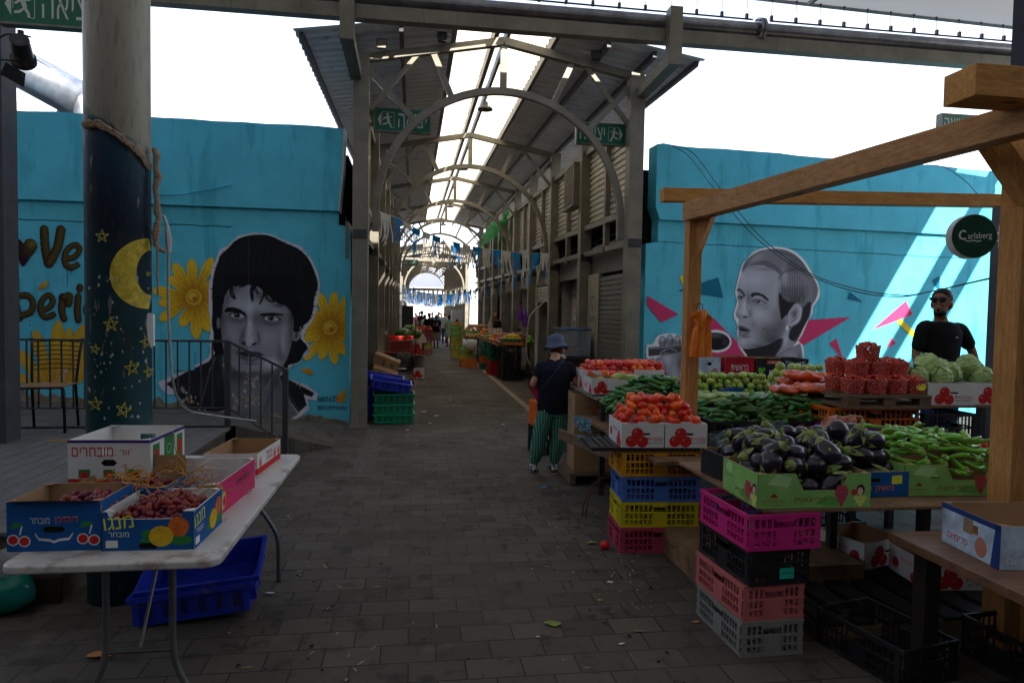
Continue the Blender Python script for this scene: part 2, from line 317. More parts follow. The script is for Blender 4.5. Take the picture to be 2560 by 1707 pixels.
# ================================================================ ground
def paving():
    m = bpy.data.materials.new('paving'); m.use_nodes = True; nt = m.node_tree; N = nt.nodes; L = nt.links; b = N['Principled BSDF']; b.inputs['Roughness'].default_value = .8; b.inputs['Specular IOR Level'].default_value = .2
    tc = N.new('ShaderNodeTexCoord'); br = N.new('ShaderNodeTexBrick')
    nz0 = N.new('ShaderNodeTexNoise'); nz0.inputs['Scale'].default_value = 1.3; L.new(tc.outputs['Object'], nz0.inputs['Vector'])
    wm = N.new('ShaderNodeMix'); wm.data_type = 'VECTOR'; wm.inputs[0].default_value = .012; L.new(tc.outputs['Object'], wm.inputs[4]); L.new(nz0.outputs['Color'], wm.inputs[5])
    L.new(wm.outputs[1], br.inputs['Vector']); br.offset = .5; br.inputs['Scale'].default_value = 1
    br.inputs['Brick Width'].default_value = .27; br.inputs['Row Height'].default_value = .18; br.inputs['Mortar Size'].default_value = .0045; br.inputs['Mortar Smooth'].default_value = .3; br.inputs['Bias'].default_value = 0
    br.inputs['Color1'].default_value = (.074, .060, .046, 1); br.inputs['Color2'].default_value = (.112, .093, .074, 1); br.inputs['Mortar'].default_value = (.036, .030, .025, 1)
    def noise(sc, lo, hi, det=6):
        n = N.new('ShaderNodeTexNoise'); n.inputs['Scale'].default_value = sc; n.inputs['Detail'].default_value = det; n.inputs['Roughness'].default_value = .65; L.new(tc.outputs['Object'], n.inputs['Vector'])
        r = N.new('ShaderNodeMapRange'); r.inputs[1].default_value = lo; r.inputs[2].default_value = hi; L.new(n.outputs['Fac'], r.inputs[0]); return r.outputs[0], n
    def mixc(fac, a, col, k):
        x = N.new('ShaderNodeMath'); x.operation = 'MULTIPLY'; x.inputs[1].default_value = k; L.new(fac, x.inputs[0])
        q = N.new('ShaderNodeMix'); q.data_type = 'RGBA'; q.inputs[7].default_value = col; L.new(x.outputs[0], q.inputs[0]); L.new(a, q.inputs[6]); return q.outputs[2]
    c = br.outputs['Color']
    f1, _ = noise(.7, .45, .7); c = mixc(f1, c, (.05, .043, .038, 1), .6)
    f2, _ = noise(5, .54, .66); c = mixc(f2, c, (.025, .021, .018, 1), .7); f9, _ = noise(.35, .5, .62); c = mixc(f9, c, (.10, .085, .066, 1), .45)
    f3, _ = noise(2.3, .60, .72); c = mixc(f3, c, (.17, .14, .10, 1), .5)
    f4, _ = noise(38, .66, .72); c = mixc(f4, c, (.02, .018, .016, 1), .7)
    f5, _ = noise(60, .72, .75, 2); c = mixc(f5, c, (.3, .27, .22, 1), .5)
    L.new(c, b.inputs['Base Color'])
    f6, n6 = noise(.9, .3, .7); mr = N.new('ShaderNodeMapRange'); mr.inputs[3].default_value = .6; mr.inputs[4].default_value = .95; L.new(f6, mr.inputs[0]); L.new(mr.outputs[0], b.inputs['Roughness'])
    bp = N.new('ShaderNodeBump'); bp.inputs['Strength'].default_value = .55; bp.inputs['Distance'].default_value = .012
    ad = N.new('ShaderNodeMath'); ad.operation = 'ADD'; f7, n7 = noise(30, .3, .7); mm = N.new('ShaderNodeMath'); mm.operation = 'MULTIPLY'; mm.inputs[1].default_value = .5; L.new(n7.outputs['Fac'], mm.inputs[0])
    iv = N.new('ShaderNodeMath'); iv.operation = 'SUBTRACT'; iv.inputs[0].default_value = 1; L.new(br.outputs['Fac'], iv.inputs[1]); L.new(iv.outputs[0], ad.inputs[0]); L.new(mm.outputs[0], ad.inputs[1])
    L.new(ad.outputs[0], bp.inputs['Height']); L.new(bp.outputs['Normal'], b.inputs['Normal']); return m
PAVE = paving()
g = MB().add([(-300, -300, 0), (300, -300, 0), (300, 500, 0), (-300, 500, 0)], [(0, 1, 2, 3)], PAVE); props(g.build('ground'), kind='structure')
# paving rising to the mural wall on the left, behind the railing
g = MB(); g.add([(-9, 7.75, .42), (-1.9, 7.75, .42), (-.95, 8.6, .004), (-.80, 10.34, .004), (-.97, 10.34, .01), (-3.6, 10.34, .28), (-9, 10.34, .5), (-1.9, 7.75, -.05), (-.95, 8.6, -.05)], [(0, 1, 5, 6), (1, 2, 4, 5), (2, 3, 4), (1, 7, 8, 2)], PAVE); props(g.build('pavement'), kind='structure')
# worn pale joint lines along the gutter
KERB = mat('pale_kerb', (.27, .23, .17), .8, 0, .35, 6, bump=.3, bscale=30)
g = MB(); g.box(2.0, 2.12, 9.5, 60, -.02, .004, KERB); props(g.build('path'), kind='structure')
SETT = mat('sett_strip', (.10, .085, .07), .8, 0, .5, 14, bump=.8, bscale=30)
g = MB(); g.box(-.05, .0, 9.9, 40, -.02, .005, SETT); g.box(-.62, -.40, 7.0, 9.9, -.02, .004, SETT); props(g.build('path'), kind='structure')
g = MB(); g.box(-.62, -.10, 10.4, 15, 0, .035, DECK); props(g.build('pavement'), kind='structure')
# ================================================================ deck on the left
dk = thing('deck', 'raised platform of grey boards at the left, carrying the cafe chair', 'platform', (-1.95, 4.15, 0))
g = MB(); x = -6.5
while x < -.1: g.box(x, x+.136, 0, 3.5, .398, .42, DECK); x += .142
g.build('board', dk)
g = MB(); g.box(-6.5, -.02, .03, 3.45, 0, .396, mat('deck_side', (.10, .085, .065), .8, 0, .3, 4, stretch=(1, 1, 12), bump=.3))
g.box(-6.5, -.02, .0, .029, 0, .15, mat('deck_skirt', (.035, .025, .018), .8)); g.build('skirt', dk)
# ================================================================ teal mural walls
YW = 10.35
def wall_left():
    t = thing('mural_wall', 'long teal wall at the left painted with a black haired man and yellow flowers', 'wall', (-1.0, YW, 0))
    o = Vector((-1.0, YW, 0)); g = MB(); g.M = Matrix.Translation(-o)
    zt = 4.34; zl = 3.14
    pr = [(-14, 0), (-.93, 0), (-.93, 2.86), (-.99, 2.93), (-1.12, 2.95), (-1.12, zl+.02), (-14, zl+.02)]
    g.prism(pr, .25, TEAL, Matrix.Translation((0, YW, 0))); g.build('wall_face', t)
    g = MB(); g.M = Matrix.Translation(-o); q = random.Random(3); top = [(-14+i*.35, zt+q.uniform(-.012, .012)) for i in range(38)]+[(-1.03, zt)]
    g.prism([(-14, zl)]+top+[(-1.05, 3.7), (-1.10, zl)][0:2], .31, TEAL, Matrix.Translation((0, YW-.06, 0)))
    g.prism([(-1.03, zt), (-1.012, zt-.01), (-1.03, 3.7), (-1.085, zl), (-1.10, zl), (-1.05, 3.7)], .30, WHITEP, Matrix.Translation((0, YW-.058, 0))); g.build('parapet', t)
    g = MB(); g.M = Matrix.Translation(-o)
    dk_ = mat('wall_crack', (.01, .10, .13), .8)
    for x0, x1, z in ((-9, -2.6, 2.87),):
        n = 40; 
        for i in range(n): a = x0+(x1-x0)*i/n; b_ = x0+(x1-x0)*(i+1)/n; z0 = z+q.uniform(-.006, .006); g.box(a, b_, YW-.004, YW+.01, z0-.006, z0+.006, dk_)
    g.tube([W(375, 487, Y=YW-.07), W(450, 486, Y=YW-.08), W(520, 474, Y=YW-.08), W(578, 462, Y=YW-.07)], .008, TEAL, 5)
    g.tube([W(430, 470, Y=YW-.07), W(430, 560, Y=YW-.02)], .004, TEAL, 4)
    g.box(W(428, 900, Y=YW).x, W(486, 900, Y=YW).x, YW-.022, YW-.010, W(450, 925, Y=YW).z, W(450, 879, Y=YW).z, TEAL); g.build('crack', t)
    # cracked plaster skirt at the foot
    g = MB(); g.M = Matrix.Translation(-o); q = random.Random(5); n = 60; x0, x1 = -5.6, -.95; up = []; lo = []
    for i in range(n+1):
        x = x0+(x1-x0)*i/n; zb = .28-(x+3.6)*.105 if x > -3.6 else .28-(x+3.6)*.05; up.append((x, zb+.05+abs(q.gauss(0, .05)))); lo.append((x, zb-.15))
    for i in range(n): g.add([(lo[i][0], YW-.006, lo[i][1]), (lo[i+1][0], YW-.006, lo[i+1][1]), (up[i+1][0], YW-.006, up[i+1][1]), (up[i][0], YW-.006, up[i][1])], [(0, 1, 2, 3)], mat('bare_plaster', (.20, .165, .11), .9, 0, .5, 9, bump=.6))
    g.build('bare_plaster', t)
    return t
WL = wall_left()
def wall_right():
    t = thing('mural_wall', 'teal wall at the right painted with a fair haired man holding a microphone', 'wall', (3.7, YW, 0))
    o = Vector((3.7, YW, 0)); g = MB(); g.M = Matrix.Translation(-o); x1 = 11.0; sl = .085; zt = 4.36; zl = 3.2
    MR = Matrix.Translation((3.6, YW, 0)) @ Matrix.Rotation(math.atan(sl), 4, 'Z')
    g.prism([(0, 0), (7.5, 0), (7.5, zl+.02), (.2, zl+.02), (.2, 2.86), (0, 2.82)], .25, TEAL, MR); g.build('wall_face', t)
    g = MB(); g.M = Matrix.Translation(-o); q = random.Random(4); top = [(7.5-i*.35, zt+q.uniform(-.012, .012)) for i in range(21)]+[(.22, zt+.02)]
    g.prism([(.16, 3.45), (.16, zt+.02)][::-1][0:0]+[(7.5, zl)]+top+[(.12, zt), (.12, 3.4), (.2, zl)], .31, TEAL, MR @ Matrix.Translation((0, -.06, 0))); g.build('parapet', t)
    g = MB(); g.M = Matrix.Translation(-o); dk_ = mat('wall_crack', (.01, .10, .13), .8)
    for i in range(60): z0 = 2.86+q.uniform(-.006, .006)-i*.001; g.box(.1+i*.1, .2+i*.1, -.004, .01, z0-.005, z0+.005, dk_, MR)
    g.build('crack', t)
    return t, MR
WR, MR = wall_right()
# ---------------------------------------------------------------- mural: the black haired man and the flowers
MUR = vcol('mural_paint')
def flower(c, cx, cy, r, n, a0, seed, rc=60, sq=1.0):
    q = random.Random(seed)
    for lay in (0, 1):
        for i in range(n):
            if (i % 2) != lay: continue
            a = a0+2*PI*i/n+q.uniform(-.08, .08); L = r*(q.uniform(.85, 1.05) if lay else q.uniform(.72, .9)); wd = r*.125
            ux, uy = math.cos(a), math.sin(a); nx_, ny_ = -uy, ux
            P = [(cx+ux*L*t+nx_*wd*k, cy+(uy*L*t+ny_*wd*k)*sq) for t, k in ((.12, .25), (.45, .8), (.78, 1), (.95, .55), (1.0, 0), (.95, -.55), (.78, -1), (.45, -.8), (.12, -.25))]
            c.poly(P, (.30, .12, .01), 8, smooth=True); c.poly([(cx+(x-cx)*.99+0, cy+(y-cy)*.99) for x, y in P], (.80, .50, .015), 9, smooth=True)
            c.line([(cx+ux*L*.2, cy+uy*L*.2*sq), (cx+ux*L*.6, cy+uy*L*.6*sq)], wd*.9, (.40, .14, .01), wd*.9, .6)
            for k in (-.45, .4): c.line([(cx+ux*L*.25+nx_*wd*k*.5, cy+(uy*L*.25+ny_*wd*k*.5)*sq), (cx+ux*L*.8+nx_*wd*k, cy+(uy*L*.8+ny_*wd*k)*sq)], 6, (.42, .20, .01), 8, .55)
            c.line([(cx+ux*L*.5, cy+uy*L*.5*sq), (cx+ux*L*.9, cy+uy*L*.9*sq)], wd*.4, (.80, .56, .06), wd*.6, .6)
    c.glow(cx, cy, rc*1.6, rc*1.6, (.25, .08, .01), .8)
    c.ell(cx, cy, rc, rc, (.68, .42, .03), soft=6); c.ell(cx, cy, rc*.75, rc*.75, (.50, .24, .02), soft=8); c.ell(cx-6, cy-6, rc*.55, rc*.5, (.72, .47, .05), soft=10); c.ell(cx+8, cy+10, rc*.3, rc*.28, (.35, .13, .02), soft=10)
def paint_left():
    c = Canvas(1568, 1568, 4.6)
    flower(c, 308, 550, 335, 14, -1.57, 1, 60); flower(c, 1355, 780, 310, 15, -1.5, 2, 55)
    for (x, y, rx, ry, a) in ((1178, 1112, 52, 24, .35), (1475, 1290, 92, 42, -.6)):
        c.ell(x, y, rx, ry, (.62, .33, .03), a, 5); c.glow(x+10, y+8, rx*.5, ry*.5, (.42, .10, .01), .7, a)
    # white outline
    OUT = [(40, 1190), (150, 1140), (300, 1070), (410, 1010), (432, 960), (420, 860), (440, 770), (420, 640), (422, 480), (440, 350), (478, 250), (500, 190), (560, 160), (640, 85), (760, 62), (890, 70), (1000, 120), (1130, 165), (1210, 260), (1265, 370), (1281, 470), (1262, 560), (1245, 660), (1215, 730), (1160, 800), (1145, 855), (1195, 915), (1190, 985), (1130, 1010), (1130, 1045), (1050, 1075), (1015, 1125), (1040, 1170), (1110, 1190), (1180, 1215), (1265, 1280), (1245, 1338), (1180, 1325), (1195, 1400), (1110, 1468), (1020, 1500), (600, 1465), (300, 1420), (215, 1340), (190, 1290), (110, 1290), (60, 1240)]
    c.poly(OUT, .62, 4)
    H = [(508, 235), (560, 185), (640, 112), (760, 80), (880, 86), (1000, 138), (1110, 188), (1188, 265), (1238, 370), (1260, 460), (1232, 560), (1222, 650), (1190, 730), (1130, 780), (1120, 850), (1178, 925), (1150, 975), (1110, 1040), (1030, 1065), (1000, 1110), (900, 1100), (600, 1000), (475, 975), (445, 900), (470, 855), (445, 770), (447, 640), (445, 500), (460, 370), (490, 280)]
    c.poly(H, .012, 4, smooth=True)
    q = random.Random(2)
    for i in range(46):      # tufts along the outline
        t = q.random(); P = crom(H, True, 6); j = int(t*len(P)); x, y = P[j]; dx_, dy_ = x-800, y-560; L = math.hypot(dx_, dy_); dx_ /= L; dy_ /= L
        c.line([(x-dx_*15, y-dy_*15), (x+dx_*10+q.uniform(-8, 8), y+dy_*8+q.uniform(2, 16))], 6, .012, 3)
    c.poly([(100, 1205), (250, 1115), (420, 1035), (470, 965), (560, 1000), (600, 1080), (565, 1445), (300, 1415), (225, 1345), (175, 1265)], .016, 5)
    c.poly([(955, 1150), (1005, 1120), (1025, 1170), (1110, 1210), (1232, 1275), (1212, 1308), (1150, 1288), (1172, 1370), (1105, 1428), (1040, 1335)], .016, 5)
    c.poly([(520, 1000), (1000, 1050), (955, 1160), (1040, 1335), (1105, 1440), (1020, 1490), (565, 1450), (545, 1300)], .11, 6)
    c.glow(620, 1140, 130, 60, .04, .9); c.glow(880, 1170, 120, 70, .05, .9, .2); c.glow(760, 1300, 90, 160, .16, .5); c.line([(960, 1120), (900, 1260), (850, 1400)], 16, .05, 24, .7); c.line([(905, 1150), (860, 1240)], 14, .24, 20, .5)
    c.line([(430, 1100), (380, 1300), (350, 1420)], 8, .12, 8, .6); c.line([(470, 1010), (430, 1100)], 12, .14, 10, .6); c.line([(500, 1000), (540, 1200), (560, 1420)], 10, .05, 10, .7); c.line([(960, 1170), (1060, 1330), (1110, 1410)], 8, .09, 8, .6)
    for k in range(12): c.line([(250+k*22, 1160+q.uniform(-20, 60)), (230+k*24, 1260+q.uniform(0, 80))], 5, .05, 10, .5)
    FACE = [(600, 462), (680, 455), (760, 452), (830, 500), (900, 560), (990, 600), (1040, 620), (1068, 700), (1066, 810), (1045, 930), (1003, 1040), (930, 1095), (840, 1130), (750, 1140), (670, 1122), (600, 1075), (545, 985), (518, 860), (512, 720), (520, 600), (555, 520)]
    c.ell(1092, 830, 34, 52, .20, .3, 6); c.ell(1090, 838, 14, 30, .07, .3, 8); c.ell(492, 745, 16, 45, .12, 0, 6)
    c.poly(FACE, .185, 5, smooth=True)
    m = c.A*0; P = crom(FACE); w_ = c.win(0, 1568, 0, 1568); d, ins = c.dist(P, w_, True); c.clipm = np.clip(.5+np.where(ins, d, -d)/6, 0, 1)
    # broad forms
    for a in ((720, 620, 150, 80, .36, .8), (720, 560, 110, 60, .24, .6), (880, 620, 90, 40, .27, .5), (600, 850, 60, 90, .27, .5), (730, 760, 26, 150, .50, .75), (728, 870, 40, 40, .42, .8), (860, 850, 90, 80, .29, .7), (900, 960, 60, 60, .24, .5), (900, 1050, 80, 40, .48, .8), (760, 1075, 70, 30, .28, .7), (985, 900, 22, 100, .34, .7), (1000, 780, 30, 60, .30, .5), (930, 640, 60, 30, .30, .5)):
        c.glow(a[0], a[1], a[2], a[3], a[4], a[5])
    for a in ((640, 700, 110, 48, .045, .85), (890, 722, 115, 50, .05, .85), (790, 700, 34, 60, .07, .5), (1060, 680, 40, 130, .03, .85), (525, 700, 30, 200, .06, .75), (1055, 850, 26, 120, .06, .7), (560, 950, 40, 90, .07, .7), (680, 850, 24, 70, .07, .75), (800, 850, 26, 60, .10, .6), (640, 960, 40, 40, .09, .6), (980, 1010, 40, 50, .08, .5), (740, 1052, 60, 14, .07, .8), (720, 1130, 160, 22, .05, .9), (610, 480, 60, 40, .05, .6), (820, 540, 70, 40, .04, .7), (960, 610, 70, 25, .03, .8), (560, 560, 30, 60, .05, .6), (900, 800, 60, 20, .16, .4), (960, 960, 20, 90, .09, .5)):
        c.glow(a[0], a[1], a[2], a[3], a[4], a[5])
    c.line([(700, 690), (705, 760), (665, 850), (655, 885), (690, 915)], 9, .06, 14, .8); c.line([(790, 820), (805, 870), (790, 900), (755, 905)], 8, .05, 10, .8)
    c.ell(688, 898, 22, 12, .012, .5, 6, .9); c.ell(765, 903, 22, 10, .012, -.5, 6, .9); c.line([(700, 915), (722, 932), (752, 918)], 7, .03, 6, .9); c.glow(722, 905, 20, 14, .45, .7)
    c.poly([(538, 650), (560, 626), (610, 625), (660, 640), (700, 672), (708, 700), (670, 680), (620, 662), (545, 664)], .006, 4)
    c.poly([(805, 676), (850, 668), (920, 666), (985, 676), (1000, 688), (930, 686), (860, 690), (815, 692)], .006, 4)
    for (x, y, rx) in ((640, 690, 52), (900, 712, 56)):
        c.ell(x, y, rx, 23, .33, .08, 4); c.ell(x-6, y-5, 25, 23, .035, 0, 3); c.ell(x-6, y-5, 11, 11, .004, 0, 3); c.ell(x-14, y-13, 4, 4, .5, 0, 2)
        c.line([(x-rx-14, y-8), (x-rx*.5, y-24), (x+10, y-26), (x+rx, y-2), (x+rx+12, y+10)], 9, .006, 4); c.line([(x-rx, y+6), (x-10, y+24), (x+rx, y+8)], 5, .03, 5, .8); c.line([(x-rx-10, y-26), (x, y-42), (x+rx, y-22)], 4, .05, 6, .6)
        c.line([(x-rx, y+30), (x, y+48), (x+rx, y+30)], 8, .05, 16, .6)
    c.poly([(628, 966), (670, 958), (712, 960), (732, 970), (765, 960), (800, 966), (838, 984), (800, 996), (740, 1000), (680, 994)], .03, 4); c.poly([(645, 988), (740, 1000), (826, 988), (800, 1020), (750, 1038), (700, 1034), (665, 1015)], .085, 6); c.glow(755, 1012, 40, 10, .2, .6); c.line([(630, 972), (700, 986), (740, 990), (835, 985)], 5, .004, 4)
    c.glow(722, 950, 12, 18, .28, .6)
    c.clipm = None
    # hair falling over the forehead
    for P in ([(600, 440), (592, 500), (612, 560)], [(580, 470), (585, 530), (615, 565)], [(760, 440), (735, 500), (745, 560)], [(780, 440), (750, 500), (748, 580)], [(830, 460), (835, 530), (805, 600)], [(850, 470), (850, 540), (880, 580), (920, 585)], [(870, 500), (900, 560), (960, 585)], [(900, 520), (950, 590), (1010, 605)], [(800, 440), (770, 480), (790, 525)], [(700, 440), (690, 465), (650, 470)], [(650, 440), (640, 460), (620, 465)], [(520, 600), (530, 520), (560, 480)]):
        c.line(P, 11, .010, 4); c.line([(p[0]+10, p[1]-8) for p in P], 9, .010, 4)
    c.poly([(560, 380), (1060, 400), (1060, 640), (1000, 610), (940, 590), (880, 540), (820, 490), (760, 462), (600, 466), (550, 500), (530, 420)], .010, 5, smooth=True)
    c.poly([(1035, 600), (1110, 560), (1150, 760), (1075, 815), (1068, 720)], .010, 5, smooth=True)
    c.poly([(470, 560), (528, 560), (512, 760), (525, 960), (470, 970), (455, 800)], .010, 5, smooth=True); c.ell(494, 745, 14, 42, .13, 0, 6)
    for k in range(14): c.line([(560+k*45, 150+q.uniform(-20, 60)), (520+k*48+q.uniform(-20, 20), 330+q.uniform(-20, 60))], 5, .022, 8, .6)
    c.line([(722, 90), (722, 440)], 5, .045, 5, .6); c.line([(724, 450), (724, 1140)], 4, .5, 4, .35)
    # peeling paint
    BE = [(.34, .28, .18), (.45, .40, .32), (.28, .22, .13)]
    for (x, y, r, n, sy) in ((735, 1260, 46, 34, 3.2), (785, 1180, 34, 10, 1.2), (770, 1330, 40, 12, 1.5), (660, 1330, 60, 18, 1.4), (270, 1310, 60, 14, 1), (225, 1240, 18, 4, 1), (300, 1340, 30, 6, 1), (540, 1065, 36, 10, .6), (1115, 1215, 22, 6, 1.6), (980, 1460, 80, 12, .4), (560, 1430, 90, 12, .3), (740, 840, 14, 4, 2), (1130, 790, 16, 4, 1), (400, 1425, 80, 9, .3)):
        c.chip(x, y, r, n, int(x+y), BE, sy)
    c.grain(.05); g_ = c.C.mean(-1, keepdims=True); sat = c.C.max(-1, keepdims=True)-c.C.min(-1, keepdims=True); c.C = np.where(sat < .06, np.clip(c.C*1.45-.006, .004, .8), c.C); return c
cl = paint_left()
me, org = cl.mesh('mural_portrait', lambda x, y: W(380+x*.33163, 560+y*.33163, Y=YW-.009), MUR, (0, 1481)); link('mural_portrait', me, WL, org-Vector((-1.0, YW, 0)))
def paint_graffiti():
    c = Canvas(896, 1568, 5)
    fl = [(95, 1260, .66), (160, 1100, .7)]
    for (P) in ([(160, 1560), (290, 1060), (340, 1045), (420, 1150), (330, 1560)],):
        pass
    def petal(x0, y0, x1, y1, wd):
        dx_, dy_ = x1-x0, y1-y0; L = math.hypot(dx_, dy_); nx_, ny_ = -dy_/L, dx_/L
        c.poly([(x0+dx_*t+nx_*wd*k, y0+dy_*t+ny_*wd*k) for t, k in ((0, .5), (.5, .9), (.8, 1), (.96, .5), (1, 0), (.96, -.5), (.8, -1), (.5, -.9), (0, -.5))], (.55, .33, .02), 6, smooth=True)
        c.line([(x0, y0), (x0+dx_*.6, y0+dy_*.6)], wd*.8, (.38, .15, .01), wd, .6); c.line([(x0+dx_*.5, y0+dy_*.5), (x0+dx_*.92, y0+dy_*.92)], wd*.5, (.68, .44, .05), wd, .6)
    for a in ((480, 1700, 170, 1250, 60), (470, 1650, 320, 1060, 60), (500, 1650, 540, 970, 65), (520, 1650, 650, 1035, 50), (560, 1650, 800, 1000, 75), (430, 1700, 120, 1480, 60), (600, 1700, 860, 1240, 80)): petal(*a)
    c.chip(560, 1500, 90, 26, 5, [(.40, .38, .34), (.42, .2, .06), (.5, .3, .1)], .6)
    c.ell(400, 645, 66, 30, (.52, .33, .05), -.7, 5); c.glow(375, 670, 26, 14, (.35, .12, .02), .8)
    def letter(P, wd, smooth=True):
        c.line(P, wd+16, (.022, .005, .014), 5, smooth=smooth); c.line(P, wd-6, (.035, .010, .012), 22, smooth=smooth)
        c.line([(p[0]+wd*.12, p[1]-wd*.12) for p in P], wd*.3, (.17, .145, .008), wd*.9, .75, smooth=smooth)
    HT = [(210, 470), (150, 390), (95, 310), (92, 250), (130, 208), (185, 215), (212, 250), (240, 215), (300, 210), (340, 255), (335, 310), (280, 385)]
    c.poly(HT, (.022, .005, .014), 5, smooth=True); c.glow(290, 260, 50, 45, (.19, .165, .01), .85); c.glow(260, 330, 60, 60, (.09, .06, .01), .5)
    letter([(405, 125), (415, 290), (443, 440)], 72); letter([(560, 130), (530, 290), (450, 440)], 78)
    letter([(590, 400), (680, 385), (735, 320), (720, 275), (665, 275), (605, 340), (600, 440), (650, 480), (715, 455)], 46)
    letter([(140, 590), (140, 800), (175, 950)], 62); letter([(190, 740), (260, 745), (300, 810), (280, 890), (190, 930)], 52)
    letter([(370, 880), (440, 860), (485, 800), (465, 745), (420, 745), (375, 810), (375, 900), (420, 945), (490, 920)], 46)
    letter([(575, 750), (570, 880), (590, 960)], 56); letter([(590, 760), (640, 740), (635, 820)], 54); letter([(725, 750), (715, 880), (725, 970)], 56); letter([(740, 660), (738, 680)], 54); letter([(840, 780), (800, 870), (830, 970)], 50)
    for P in ([(622, 500), (622, 660)], [(657, 500), (657, 550)], [(268, 940), (280, 1050), (285, 1150)], [(297, 900), (300, 955)], [(92, 60), (90, 130)]): c.line(P, 8, (.022, .005, .014), 4)
    c.grain(.05); return c
cg = paint_graffiti(); me, org = cg.mesh('mural_lettering', lambda x, y: W(x*.2679, 540+y*.2679, Y=YW-.009), MUR); link('mural_lettering', me, WL, org-Vector((-1.0, YW, 0)))
def txt_on(name, s, u, v, wpx, Y, m, parent, po, rot=0):
    p = W(u, v, Y=Y); k = wpx*Y/1727
    g = MB(); g.text(s, k, m, Matrix.Translation(p-po) @ Matrix.Rotation(PI/2, 4, 'X') @ Matrix.Rotation(rot, 4, 'Z')); return g.build(name, parent)
SIGP = mat('signature_black', (.012, .012, .02), .7)
txt_on('signature', 'BENZI', 820, 997, 46, YW-.012, SIGP, WL, Vector((-1, YW, 0)), .05); txt_on('signature', 'BROFMAN', 830, 1019, 68, YW-.012, SIGP, WL, Vector((-1, YW, 0)), 0)
